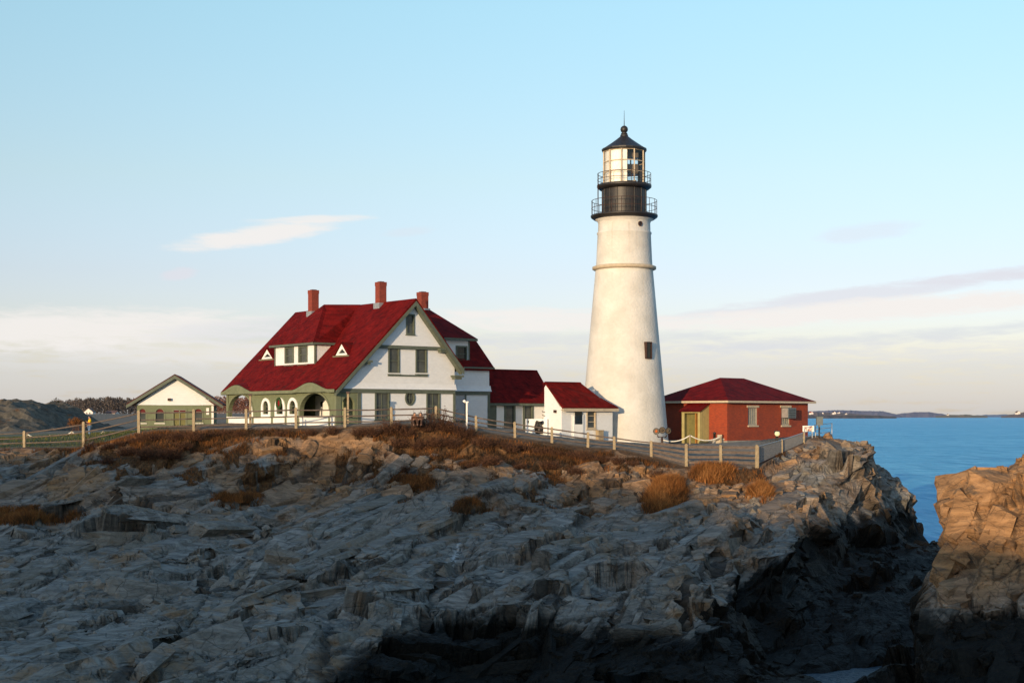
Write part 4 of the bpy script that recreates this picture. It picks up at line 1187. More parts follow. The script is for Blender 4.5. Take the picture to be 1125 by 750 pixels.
# side wall of the gable wing, right, and back walls (left end gable)
wall.box(GX1 - 0.25, GX1 - 0.004, 0.25, 3.0, -1.0, zr(GX1) - 0.3)
wall.panel([(2.2, -1.0), (GX1, -1.0), (GX1, zr(GX1) - 0.25), (RX, RIDGE - 0.25), (0.1, zl(0.1) - 0.25), (0.1, low_top), (2.2, low_top)], [], 0.25, FY(LEN - 0.25))
# rear wing
WX1, WY0, WY1, WR = 15.4, 3.0, 13.0, 9.35
WE = 4.4                                     # eave height of the rear wing
wd = px_rect(499.8, 431, 511, 462, WY0)
wall.panel(rect(GX1 + 0.002, WX1, -1.2, low_top), [rect(max(wd[0], GX1 + 0.25), wd[1], wd[2], wd[3])], 0.25, FY(WY0))
wall.panel(rect(GX1 + 0.002, WX1, low_top + 0.16, WE), [], 0.25, FY(WY0))
flare(wall, GX1 + 0.12, WX1 + 0.12, WY0, low_top + 0.16, 0.18)
wall.panel([(WY0 + 0.25, -1.2), (WY1, -1.2), (WY1, WE), (10.6, 7.0), (5.4, 7.0), (WY0 + 0.25, WE + 0.1)], [], 0.25, lambda u, v, w: (WX1 - w, u, v))
wall.box(4.0, WX1 - 0.25, WY1 - 0.25, WY1, -1.2, WE)
wall_o = wall.build('wall', 'white_shingle', house)

trim = MB()
trim.box(0.2, GX1, -0.10, 0.05, low_top - 0.12, low_top + 0.14)              # belt between the storeys
trim.box(GX1 + 0.02, WX1 + 0.02, WY0 - 0.10, WY0 + 0.05, low_top - 0.12, low_top + 0.14)
trim.box(xl - 0.1, xr + 0.1, -0.17, -0.003, zb - 0.14, zb + 0.09)            # beam under the top gable
trim.box(w3[0] - 0.12, w4[1] + 0.12, -0.07, -0.005, w3[2] - 0.24, w3[2] - 0.12)
trim.box(w3[0] - 0.12, w4[1] + 0.12, -0.07, -0.005, w3[3] + 0.12, w3[3] + 0.2)
trim.box(PX, PX + 0.28, -0.06, 0.0 - 0.004, -1.0, low_top - 0.12)
trim.box(GX1 - 0.14, GX1 + 0.06, -0.05, 0.2, -1.0, low_top - 0.12)
trim.box(WX1 - 0.16, WX1 + 0.05, WY0 - 0.05, WY0 + 0.2, -1.2, low_top - 0.12)
trim.box(GX1 + 0.1, WX1 + 0.3, WY0 - 0.32, WY0 - 0.02, WE - 0.02, WE + 0.16)
trim.build('trim', 'grey_trim', house)
for wq in (w1, w2): window(house, FY(0.0), *wq, bars=1, vbars=1)
for wq in (w3, w4): window(house, FY(0.0), *wq, bars=1, fw=0.09, sill=False)
window(house, FY(-0.12), *w5, bars=1, fw=0.08)
window(house, FY(WY0), max(wd[0], GX1 + 0.25), wd[1], wd[2], wd[3], bars=1, vbars=1, pane='pane_dark')
# oval window
f = MB(); f.panel(ring(ov[0], ov[1], 0.44, 0.55), [ring(ov[0], ov[1], 0.33, 0.43)], 0.14, lambda u, v, w: (u, w - 0.05, v))
f.box(ov[0] - 0.02, ov[0] + 0.02, 0.04, 0.08, ov[1] - 0.42, ov[1] + 0.42); f.box(ov[0] - 0.33, ov[0] + 0.33, 0.04, 0.08, ov[1] - 0.02, ov[1] + 0.02)
ow = f.build('oval_window', 'grey_trim', house)
MB().add([(u, 0.09, v) for (u, v) in ring(ov[0], ov[1], 0.36, 0.46)], [tuple(range(24))]).build('pane', 'pane', ow)

# roofs
T = 0.16
roof = MB()
OV = -0.55                                   # rake overhang towards the viewer
roof.slab([(-0.4, OV, EAVE_L), (RX, OV, RIDGE), (RX, LEN + 0.35, RIDGE), (-0.4, LEN + 0.35, EAVE_L)], T)
roof.slab([(RX, OV, RIDGE), (10.4, OV, 4.36), (10.4, 4.2, 4.36), (RX, 4.2 + 0.4, RIDGE)], T)
roof.slab([(RX, 4.2, RIDGE), (8.6, 4.2, zr(8.6)), (10.4, LEN + 0.35, 4.36), (RX, LEN + 0.35, RIDGE)], T)
# rear wing roof with a clipped gable end
HIPZ = 6.75; hy = WY0 - 0.35; sw = (WR - WE) / (8.0 - hy)
yh = hy + (HIPZ - WE) / sw
xe = WX1 + 0.35
roof.slab([(7.6, hy, WE), (xe, hy, WE), (xe, yh, HIPZ), (12.9, 8.0, WR), (7.6, 8.0, WR)], T)
roof.slab([(xe, yh, HIPZ), (xe, 16 - yh, HIPZ), (12.9, 8.0, WR)], T)
roof.slab([(7.6, 8.0, WR), (12.9, 8.0, WR), (xe, 16 - yh, HIPZ), (xe, 16 - hy, WE), (7.6, 16 - hy, WE)], T)
# eyebrow hoods over the two big porch arches
sA0, zA = HF.on_x(278, 466, 0); sA1, _ = HF.on_x(251.5, 466, 0)
sB0, _ = HF.on_x(362, 466, 0); sB1, _ = HF.on_x(330, 466, 0)
def brow(c, hw, hgt):
    pts = []
    for k in range(17):
        u = -1 + 2 * k / 16
        h = hgt * (0.5 + 0.5 * math.cos(math.pi * u)) ** 0.85
        pts.append((c + u * hw, h))
    return pts
BR = [brow((sA0 + sA1) / 2, (sA1 - sA0) / 2 + 0.55, 0.52), brow((sB0 + sB1) / 2, (sB1 - sB0) / 2 + 0.5, 0.50)]
for br in BR:
    for (a, b) in zip(br[:-1], br[1:]):
        roof.add([(-0.42, a[0], EAVE_L + 0.015 + a[1]), (-0.42, b[0], EAVE_L + 0.015 + b[1]), (-0.35 + (b[1] + 0.05) / (SL * 0.55), b[0], EAVE_L + 0.02 + b[1] * 1.35 + 0.05), (-0.35 + (a[1] + 0.05) / (SL * 0.55), a[0], EAVE_L + 0.02 + a[1] * 1.35 + 0.05)], [(0, 1, 2, 3)])
roof_o = roof.build('roof', 'red_roof', house)

# fascia and bargeboards
bb = MB()
def rake(p, q, w, dpt):
    p, q = Vector(p), Vector(q)
    bb.add([p, q, q - Vector((0, 0, w)), p - Vector((0, 0, w)), p + Vector((0, dpt, 0)), q + Vector((0, dpt, 0)), q + Vector((0, dpt, -w)), p + Vector((0, dpt, -w))],
           [(0, 1, 2, 3), (7, 6, 5, 4), (0, 4, 5, 1), (3, 2, 6, 7), (0, 3, 7, 4), (1, 5, 6, 2)])
rake((-0.42, OV - 0.03, EAVE_L - 0.14), (RX, OV - 0.03, RIDGE - 0.19), 0.32, 0.08)
rake((RX, OV - 0.03, RIDGE - 0.19), (10.42, OV - 0.03, 4.36 - 0.15), 0.36, 0.08)
rake((-0.3, OV + 0.05, EAVE_L - 0.3), (RX, OV + 0.05, RIDGE - 0.36), 0.16, 0.42)      # boxed soffit
rake((RX, OV + 0.05, RIDGE - 0.36), (10.3, OV + 0.05, 4.36 - 0.3), 0.2, 0.42)
bb.box(10.2, 10.46, OV, 4.2, 4.08, 4.34)
for (cx, cz, sgn) in ((2.15, zl(2.15) - 0.75, 1), (8.75, zr(8.75) - 0.8, -1), (10.0, 3.55, -1)):   # brackets
    bb.box(cx - 0.42, cx + 0.42, OV + 0.02, -0.03, cz + 0.1, cz + 0.24)
    bb.box(cx - 0.3, cx + 0.3, OV + 0.12, -0.035, cz - 0.06, cz + 0.1)
bb.build('bargeboard', 'grey_trim', house)

# porch front: green wall with two wide arches and three small arched windows
porch = MB()
s0, _ = HF.on_x(373, 460, 0); sE = LEN
ph = EAVE_L - 0.12
par = 0.72
smalls = []
for (a, b, top) in ((287.5, 297.5, 437.0), (302.5, 313.5, 436.5), (316.5, 327.5, 436.5)):
    u1, _ = HF.on_x(a, 460, 0); u0, _ = HF.on_x(b, 460, 0)
    smalls.append((u0 + 0.26, u1 - 0.26, 0.95, HF.on_x((a + b) / 2, top, 0)[1] - 0.22))
holes = [arch(sA0, sA1, par, 2.42, 1.25), arch(sB0, sB1, par, 2.42, 1.25)] + [arch(*q) for q in smalls]
top_edge = []
outer = [(0.0, -1.0), (sE, -1.0), (sE, ph)]
for br in (BR[0], BR[1]):
    for (u, h) in reversed(br):
        if 0.02 < u < sE - 0.02: outer.append((u, ph + h * 0.95))
outer.append((0.0, ph))
porch.panel(outer, holes, 0.28, FX(0.0))
# side arch in the plane of the gable wall
us0, us1 = 0.42, PX - 0.22
porch.panel(rect(0.29, PX, -1.0, low_top), [arch(us0, us1, par, 2.15)], 0.25, FY(0.002))
porch.box(0.05, PX, -0.06, 0.25, low_top + 0.01, low_top + 0.14)
pf = porch.build('porch_wall', 'sage_siding', house)
fas = MB()
last = None
prof = [(-0.35, 0)] + [q for br in (BR[1], BR[0]) for q in br] + [(sE + 0.3, 0)]
for (a, b) in zip(prof[:-1], prof[1:]):
    fas.add([(-0.44, a[0], EAVE_L + a[1] - 0.02), (-0.44, b[0], EAVE_L + b[1] - 0.02), (-0.44, b[0], EAVE_L + b[1] - 0.24), (-0.44, a[0], EAVE_L + a[1] - 0.24),
             (0.0, a[0], EAVE_L + a[1] - 0.02), (0.0, b[0], EAVE_L + b[1] - 0.02), (0.0, b[0], EAVE_L + b[1] - 0.24), (0.0, a[0], EAVE_L + a[1] - 0.24)],
            [(0, 1, 2, 3), (3, 2, 6, 7), (0, 4, 5, 1)])
for br in BR:       # green boarding closing each hood above the eave line
    for (a, b) in zip(br[:-1], br[1:]):
        fas.add([(-0.425, a[0], EAVE_L - 0.2), (-0.425, b[0], EAVE_L - 0.2), (-0.425, b[0], EAVE_L + b[1] - 0.03), (-0.425, a[0], EAVE_L + a[1] - 0.03)], [(0, 1, 2, 3)])
fas.build('fascia', 'sage_paint', house)
# arch mouldings
for (a, b) in ((sA0, sA1), (sB0, sB1)):
    ar = MB()
    o_ = arch(a - 0.16, b + 0.16, par, 2.56, 1.4); i_ = arch(a, b, par, 2.42, 1.25)
    for k in range(1, len(o_) - 1):
        ar.add([(-0.06, *o_[k]), (-0.06, *o_[k + 1]), (-0.06, *i_[k + 1]), (-0.06, *i_[k]), (0.0, *o_[k]), (0.0, *o_[k + 1]), (0.0, *i_[k + 1]), (0.0, *i_[k])],
               [(0, 1, 2, 3), (4, 5, 1, 0), (3, 2, 6, 7)])
    ar.build('arch_moulding', 'sage_paint', house)
# white low wall between green pilasters
pw = MB()
edges = [0.18, sB0 - 0.12, sB1 + 0.12] + [ (smalls[2][1] + smalls[1][0]) / 2, (smalls[1][1] + smalls[0][0]) / 2, sA0 - 0.12, sE - 0.15]
edges = sorted(edges)
pw.box(-0.055, 0.0 - 0.004, 0.15, sE - 0.05, -0.8, par - 0.04)
pw.box(-0.12, -0.002, 0.15, sE - 0.05, par - 0.04, par + 0.03)
for e in edges[1:-1]: MB().box(-0.13, 0.0, e - 0.09, e + 0.09, -0.8, par + 0.05).build('pilaster', 'sage_paint', house)
MB().box(-0.1, 0.3, -0.03, 0.2, -0.9, ph).build('corner_post', 'sage_paint', house)
MB().box(-0.1, 0.1, sE - 0.25, sE + 0.02, -0.9, ph).build('corner_post', 'sage_paint', house)
pw.build('low_wall', 'white_paint', house)
# white surrounds of the small windows
for i, q in enumerate(smalls):
    f = MB()
    o_ = arch(q[0] - 0.25, q[1] + 0.25, q[2] - 0.2, q[3] + 0.22); i_ = arch(*q)
    f.panel(o_, [i_], 0.09, FX(-0.075))
    if i != 1:
        m_ = (q[0] + q[1]) / 2
        f.box(0.10, 0.15, m_ - 0.025, m_ + 0.025, q[2], q[3] - 0.03, 1); f.box(0.10, 0.15, q[0] + 0.01, q[1] - 0.01, 1.5, 1.55, 1)
    o = f.build('arched_window', ['white_paint', 'grey_trim'], house)
    MB().add([(0.2, u, v) for (u, v) in i_], [tuple(range(len(i_)))]).build('pane', 'pane_dark', o)
# inside the porch; white panels stand in for the sunlit patches
ins = MB()
ins.box(2.2, 2.4, 0.3, sE - 0.25, -0.9, low_top)          # house wall behind
ins.box(0.3, 2.2, 8.6, 8.75, -0.9, low_top - 0.2); ins.box(0.3, 2.2, 11.2, 11.35, -0.9, low_top - 0.2)
ins.box(0.28, 2.2, 0.3, sE - 0.25, -0.9, -0.02)
ins.box(0.3, 2.2, 0.3, sE - 0.25, low_top - 0.1, low_top - 0.03)
ins.build('porch_interior', 'porch_sage_bright', house)
dr = MB()
dy0, _ = HF.on_x(362, 460, 2.2); dy1, _ = HF.on_x(347.5, 460, 2.2)
dr.box(2.12, 2.197, dy0, dy1, -0.02, 2.3)
dy2, _ = HF.on_x(281.5, 460, 2.2); dy3, _ = HF.on_x(275.5, 460, 2.2)
MB().box(2.12, 2.197, dy2, dy3, -0.02, 2.3).build('lit_porch_panel', 'white_paint', house)  # white panel put where a sunlit patch shows on the back wall
MB().box(0.5, 1.4, 1.9, 1.98, -0.02, 2.1).build('lit_porch_panel', 'white_paint', house)
do = dr.build('lit_porch_panel', 'white_paint', house)
MB().box(2.09, 2.118, (dy0 + dy1) / 2 - 0.14, (dy0 + dy1) / 2 + 0.14, 1.45, 1.85).build('door_pane', 'pane_dark', do)

# dormer on the porch side
dX, dS0, dS1 = 1.58, 5.7, 11.76
dz0, dz1 = zl(dX), zl(dX) + 1.42
dm = MB()
def dpx(px): return HF.on_x(px, 393, dX)[0]
dw = [(dpx(322.5), dpx(313.5)), (dpx(337.5), dpx(328.5))]
wz0, wz1 = dz0 + 0.12, dz1 - 0.16
dm.panel(rect(dS0, dS1, dz0 - 0.15, dz1), [rect(a + 0.08, b - 0.08, wz0, wz1) for (a, b) in dw], 0.2, FX(dX))
for sy in (dS0, dS1 - 0.15):
    xb = (dz1 - EAVE_L) / SL - 0.4
    dm.add([(dX + 0.2, sy, dz0 - 0.1), (dX + 0.2, sy, dz1), (xb, sy, dz1), (dX + 0.2, sy + 0.15, dz0 - 0.1), (dX + 0.2, sy + 0.15, dz1), (xb, sy + 0.15, dz1)],
           [(0, 2, 1), (3, 4, 5), (0, 1, 4, 3), (1, 2, 5, 4), (0, 3, 5, 2)])
dorm = dm.build('dormer', 'white_shingle', house)
for (a, b) in dw: window(dorm, FX(dX), a + 0.08, b - 0.08, wz0, wz1, fw=0.16, bars=1, sub=True, sill=False)
dt = MB()
dt.box(dX - 0.04, dX + 0.1, dS0 - 0.03, dS0 + 0.12, dz0 - 0.1, dz1 - 0.02); dt.box(dX - 0.04, dX + 0.1, dS1 - 0.12, dS1 + 0.03, dz0 - 0.1, dz1 - 0.02)
dt.box(dX - 0.36, dX - 0.28, dS0 - 0.3, dS1 + 0.3, dz1 - 0.06, dz1 + 0.1); dt.box(dX - 0.28, 3.1, dS0 - 0.34, dS0 - 0.26, dz1 - 0.06, dz1 + 0.1)
dt.box(dX - 0.28, dX + 0.02, dS0 - 0.26, dS1 + 0.26, dz1 - 0.05, dz1 + 0.01)
dt.build('dormer_trim', 'grey_trim', dorm)
ez = dz1 + 0.02
xm = (ez + 0.1 - EAVE_L) / SL - 0.4 + 0.1
pk = (4.1, 8.75, RIDGE + 0.03)
dr_ = MB()
A_ = (dX - 0.36, dS0 - 0.34, ez + 0.1); B_ = (dX - 0.36, dS1 + 0.34, ez + 0.1)
dr_.slab([A_, pk, B_], 0.12)
dr_.slab([(xm + 0.3, dS0 - 0.34, ez + 0.1), (RX + 0.1, 7.1, RIDGE + 0.03), pk, A_], 0.12)
dr_.slab([B_, pk, (RX + 0.1, 10.4, RIDGE + 0.03), (xm + 0.3, dS1 + 0.34, ez + 0.1)], 0.12)
dr_.slab([pk, (RX + 0.1, 7.1, RIDGE + 0.03), (RX + 0.1, 10.4, RIDGE + 0.03)], 0.12)
dr_.build('dormer_roof', 'red_roof', dorm)
# small triangular roof vents
for (p0, p1, pt, pb) in ((287, 300.5, 383, 394), (368.5, 383, 377, 390)):
    xv = 1.9
    for it in range(6):
        u_, z_ = HF.on_x((p0 + p1) / 2, pb, xv); xv += ((z_ - EAVE_L) / SL - 0.4 - xv) * 0.6
    sa_, zb_ = HF.on_x(p1, pb, xv); sb_, _ = HF.on_x(p0, pb, xv); cz_ = HF.on_x((p0 + p1) / 2, pt, xv)[1]
    c_ = (sa_ + sb_) / 2; hgt = cz_ - zb_; bk = hgt / SL + 0.05
    v = MB()
    i0, i1 = sa_ + 0.12, sb_ - 0.12
    v.panel([(sa_, zb_), (sb_, zb_), (c_, cz_)], [[(i0 + 0.28, zb_ + 0.16), (i1 - 0.28, zb_ + 0.16), (c_, cz_ - 0.38)]], 0.1, FX(xv), 1)
    v.add([(xv + 0.08, i0 + 0.25, zb_ + 0.1), (xv + 0.08, i1 - 0.25, zb_ + 0.1), (xv + 0.08, c_, cz_ - 0.3)], [(0, 1, 2)], 2)
    ve = v.build('roof_vent', ['red_roof', 'white_paint', 'pane_dark'], house)
    r2 = MB()
    r2.slab([(xv - 0.1, sa_ - 0.1, zb_), (xv - 0.1, c_, cz_ + 0.1), (xv + bk + 0.1, c_, cz_ + 0.1), (xv + 0.15, sa_ - 0.1, zb_ + 0.05)], 0.05)
    r2.slab([(xv - 0.1, c_, cz_ + 0.1), (xv - 0.1, sb_ + 0.1, zb_), (xv + 0.15, sb_ + 0.1, zb_ + 0.05), (xv + bk + 0.1, c_, cz_ + 0.1)], 0.05)
    r2.box(xv - 0.12, xv + 0.1, sa_ - 0.2, sb_ + 0.2, zb_ - 0.14, zb_ - 0.01, 1)
    r2.build('vent_roof', ['red_roof', 'sage_paint'], ve)
# dormer of the rear wing
ry = 3.42; rx0, rx1 = 11.6, 13.8
rz0 = WE + sw * (ry - hy); rz1 = 17.9 - 11.2
rm = MB(); rw = px_rect(501.8, 381, 512.2, 396, ry)
rm.panel(rect(rx0, rx1, rz0 - 0.2, rz1), [rect(*rw[:2], *rw[2:])], 0.2, FY(ry))
for xx in (rx0, rx1 - 0.15):
    rm.add([(xx, ry + 0.2, rz0 - 0.1), (xx, ry + 0.2, rz1), (xx, hy + (rz1 - WE) / sw, rz1), (xx + 0.15, ry + 0.2, rz0 - 0.1), (xx + 0.15, ry + 0.2, rz1), (xx + 0.15, hy + (rz1 - WE) / sw, rz1)],
           [(0, 1, 2), (3, 5, 4), (0, 3, 4, 1), (1, 4, 5, 2), (0, 2, 5, 3)])
rdm = rm.build('dormer', 'white_shingle', house)
window(rdm, FY(ry), *rw, frame='grey_trim', pane='pane_dark', fw=0.1, sub=True)
rr = MB(); e0, e1 = rx0 - 0.45, rx1 + 0.45; ez = rz1 + 0.05; ym = hy + (ez - WE) / sw
rr.slab([(e0, ry - 0.4, ez), (e1, ry - 0.4, ez), (12.95, 8.0, WR + 0.02), (e0, 8.0, WR + 0.02)], 0.12)
rr.slab([(e1, ry - 0.4, ez), (e1, ym + 0.3, ez), (12.95, 8.0, WR + 0.02)], 0.12)
rr.build('dormer_roof', 'red_roof', rdm)
r3 = MB(); r3.box(e0, e1 + 0.03, ry - 0.46, ry - 0.38, ez - 0.2, ez - 0.02); r3.box(e0, e1, ry - 0.38, ry, ez - 0.16, ez - 0.12)
r3.box(rx1 - 0.1, rx1 + 0.03, ry - 0.03, ry + 0.1, rz0, rz1 - 0.1)
r3.build('dormer_trim', 'grey_trim', rdm)
# chimneys: parts of the roof
def chimney(x, y, w, z0, z1):
    c = MB()
    c.box(x - w / 2, x + w / 2, y - w / 2, y + w / 2, z0, z1 - 0.28)
    c.box(x - w / 2 - 0.02, x + w / 2 + 0.02, y - w / 2 - 0.02, y + w / 2 + 0.02, z1 - 0.28, z1)
    c.box(x - w / 2 + 0.12, x + w / 2 - 0.12, y - w / 2 + 0.12, y + w / 2 - 0.12, z1, z1 + 0.05, 1)
    c.box(x - w / 2 - 0.1, x + w / 2 + 0.1, y - w / 2 - 0.1, y + w / 2 + 0.1, z0, z0 + 0.42, 2)
    c.build('chimney', ['chimney_brick', 'black_iron', 'galvanised'], roof_o)
chimney(RX - 0.15, 13.7, 0.62, RIDGE - 0.55, 10.75)
chimney(RX - 0.1, 3.95, 0.60, RIDGE - 0.5, 10.67)
chimney(12.6, 8.0, 0.66, WR - 0.5, 10.55)

# wreath in the middle arched window
q = smalls[1]; cy_ = (q[0] + q[1]) / 2
wr_o = MB()
n = 20
wr_o.tube([(-0.12, cy_ + 0.3 * math.cos(2 * math.pi * k / n), 1.75 + 0.34 * math.sin(2 * math.pi * k / n)) for k in range(n + 1)], 0.10, 8)
wo = wr_o.build('wreath', 'wreath_green', None)
wo.matrix_world = Matrix.Translation(HF.o) @ Matrix.Rotation(YAW, 4, 'Z')
tag(wo, 'round green wreath hung in the middle arched porch window', 'wreath')
bow = MB(); bow.lathe([(0.02, 0), (0.25, 0.03), (0.27, 0.06), (0.02, 0.09)], 16)
bo = bow.build('wreath_bow', 'wreath_red', wo); bo.rotation_euler = (0, R(-90), 0); bo.location = (-0.05, cy_, 1.75)
# ---------------------------------------------------------------- the lighthouse
TX, TY, TZ = 8.68, 110.0, 9.7
tw = empty('lighthouse', (TX, TY, TZ))
tag(tw, 'tall white conical stone lighthouse with black lantern room and two railed galleries', 'lighthouse')
S_ = TY / FPX
def tz(py): return CAM_Z - (py - HZ) * S_ - TZ
def tr(w): return w / 2 * S_
body = MB()
zr_ = tz(294.5)
prof = [(tr(101.5), -1.0), (tr(99.4), tz(485)), (tr(65.2), tz(310)), (tr(63.0), tz(297))]
rings_ = []
for k in range(25):
    f = k / 24
    rings_.append((tr(100.4) * (1 - f) + tr(63.0) * f, -1.0 * (1 - f) + tz(297) * f))
body.lathe(rings_, 72)
o_ = body.build('tower', 'tower', tw)
b2 = MB()
b2.lathe([(tr(62), tz(293)), (tr(61), tz(285)), (tr(58.5), tz(258.5)), (tr(60), tz(257.4)), (tr(60), tz(256)), (tr(57.6), tz(255)), (tr(57), tz(246)), (tr(59), tz(243.2)), (tr(66), tz(241.2)), (tr(66), tz(240))], 72)
b2.build('upper_tower', 'tower', tw)
MB().lathe([(tr(60), tz(297.2)), (tr(66), tz(297)), (tr(70), tz(296)), (tr(70), tz(293.4)), (tr(66), tz(292.6)), (tr(60), tz(292.4))], 72).build('ring_cornice', 'stone_trim', tw)
# a slit window and a round port, both turned to the right
def on_tower(px, py, half):
    a = math.asin((px - 685.7) / half) if True else 0
    return a
wa = math.asin((709.3 - 685.7) / 41.5)
nrm = Vector((math.sin(wa), -math.cos(wa), 0)); tan_ = Vector((math.cos(wa), math.sin(wa), 0))
rad = tr(82.5)
def fr_t(u, v, w):
    p = nrm * (rad - 0.02 - w + 0.03 * 0) + tan_ * u
    return (p.x, p.y, v)
f = MB()
z0, z1 = tz(394.5), tz(378)
f.panel(rect(-0.28, 0.28, z0 - 0.06, z1 + 0.06), [rect(-0.21, 0.21, z0, z1)], 0.3, lambda u, v, w: fr_t(u, v, w - 0.12))
wn_ = f.build('window', 'brown_iron', tw)
g = MB(); g.add([fr_t(u, v, -0.04) for (u, v) in rect(-0.23, 0.23, z0, z1)], [(0, 1, 2, 3)]); g.build('pane', 'pane_dark', wn_)
pa = math.asin((701 - 685.7) / 29.0)
nrm2 = Vector((math.sin(pa), -math.cos(pa), 0)); tan2 = Vector((math.cos(pa), math.sin(pa), 0))
p = MB(); rad2 = tr(58)
def fr_p(u, v, w):
    q = nrm2 * (rad2 + 0.06 - w) + tan2 * u
    return (q.x, q.y, tz(249) + v)
p.panel(ring(0, 0, 0.17, 0.2), [ring(0, 0, 0.11, 0.13)], 0.3, fr_p)
p.add([fr_p(u, v, 0.05) for (u, v) in ring(0, 0, 0.12, 0.14)], [tuple(range(24))], 1)
p.build('porthole', ['brown_iron', 'pane_dark'], tw)
# lower gallery, watch room, upper gallery
MB().lathe([(tr(58), tz(241.5)), (tr(66), tz(241.6)), (tr(72.5), tz(239.3)), (tr(73.6), tz(238.4)), (tr(73.6), tz(237)), (tr(40), tz(236.6))], 72).build('gallery_deck', 'black_iron', tw)
wm = MB(); wm.lathe([(tr(48.2), tz(237)), (tr(48.2), tz(209)), (tr(48.2), tz(207.5))], 48)
for k in range(16):
    a = 2 * math.pi * k / 16
    wm.bar((tr(48.6) * math.cos(a), tr(48.6) * math.sin(a), tz(236.8)), (tr(48.6) * math.cos(a), tr(48.6) * math.sin(a), tz(209)), 0.06)
wm.lathe([(tr(48.8), tz(236.8)), (tr(49.6), tz(236.4)), (tr(49.6), tz(235.4)), (tr(48.2), tz(235))], 48)
wr_room = wm.build('watch_room', 'black_iron', tw)
MB().lathe([(tr(46), tz(208.8)), (tr(54), tz(208.6)), (tr(59.4), tz(206.4)), (tr(59.8), tz(205.6)), (tr(59.8), tz(203.8)), (tr(40), tz(203.4))], 64).build('gallery_deck', 'black_iron', tw)
def railing(r, z0, z1, n, levels, th=0.022):
    m = MB()
    for k in range(n):
        a = 2 * math.pi * (k + 0.5) / n
        m.tube([(r * math.cos(a), r * math.sin(a), z0), (r * math.cos(a), r * math.sin(a), z1)], th, 6)
    for lv in levels:
        z = z0 + (z1 - z0) * lv
        m.tube([(r * math.cos(2 * math.pi * k / 48), r * math.sin(2 * math.pi * k / 48), z) for k in range(49)], th, 6)
    return m.build('railing', 'brown_iron', tw)
railing(tr(71.5), tz(237), tz(221), 20, (0.5, 1.0))
railing(tr(58.5), tz(203.8), tz(191.3), 16, (0.48, 1.0))
# lantern: ten-sided glazing, blind on the landward side, lens inside
rl = tr(45.6); zl0, zl1 = tz(203.6), tz(166.5); NS = 10; rot0 = R(6)
lm = MB()
for k in range(NS):
    a = 2 * math.pi * k / NS + rot0; b = 2 * math.pi * (k + 1) / NS + rot0
    lm.bar((rl * math.cos(a), rl * math.sin(a), zl0), (rl * math.cos(a), rl * math.sin(a), zl1), 0.09)
    for lv in (0.02, 0.36, 0.66, 0.98):
        z = zl0 + (zl1 - zl0) * lv
        lm.bar((rl * math.cos(a), rl * math.sin(a), z), (rl * math.cos(b), rl * math.sin(b), z), 0.06)
lant = lm.build('lantern_frame', 'stone_trim', tw)
gm = MB()
gm.lathe([(rl - 0.03, zl0 + 0.03), (rl - 0.03, zl1 - 0.03)], NS, rot=rot0, smooth=False)
gm.build('lantern_glass', 'glass', lant)
cm = MB()   # white blinds behind the front left panes
cm.lathe([(rl - 0.12, zl0 + 0.05), (rl - 0.12, zl1 - 0.05)], 24, a0=R(150), a1=R(274))
cm.build('blind', 'curtain', lant)
ln = MB()
ln.lathe([(0.5, zl0 - 0.0), (0.5, zl0 + 0.35), (0.16, zl0 + 0.4), (0.16, zl0 + 0.75), (0.30, zl0 + 0.8)], 20)
ln.box(0.05, 1.1, -0.55, 0.5, zl0 + 0.78, zl0 + 1.55); ln.box(0.05, 1.05, -0.5, 0.45, zl0 + 2.05, zl0 + 2.6)
ln.box(0.45, 0.55, -0.05, 0.05, zl0 + 1.5, zl0 + 2.1)
ln.box(0.1, 0.9, -0.4, 0.3, zl0 + 0.02, zl0 + 0.34)
ln.build('beacon', 'lens_brown', lant)
rf = MB()
rf.lathe([(tr(44), tz(167.2)), (tr(48), tz(167)), (tr(49.5), tz(165.6)), (tr(49.5), tz(164.2)), (tr(45), tz(163.2)), (tr(31), tz(158.5)), (tr(18), tz(153.8)), (tr(11), tz(151)), (tr(9), tz(150.2)), (tr(8.5), tz(148.5)), (tr(5.5), tz(147)), (tr(5), tz(145.4))], 20, smooth=False)
lr = rf.build('lantern_roof', 'black_iron', tw)
ball = MB(); ball.lathe([(0.001, -0.30), (0.15, -0.26), (0.26, -0.15), (0.30, 0), (0.26, 0.15), (0.15, 0.26), (0.001, 0.30)], 20, c=(0, 0, tz(142.4)))
ball.lathe([(tr(6.5), tz(147.6)), (tr(7.4), tz(147)), (tr(6.5), tz(146.4))], 16)
ball.build('ball_vent', 'black_iron', lr)
MB().tube([(0, 0, tz(138.6)), (0, 0, tz(130)), (0, 0, tz(121.5))], 0.02, 6, radii=[0.035, 0.022, 0.012]).build('lightning_rod', 'black_iron', lr)
pd = MB(); pd.tube([(-tr(58.5), -0.6, tz(203)), (-tr(58.5), -0.6, tz(237))], 0.045, 6); pd.build('downpipe', 'brown_iron', tw)

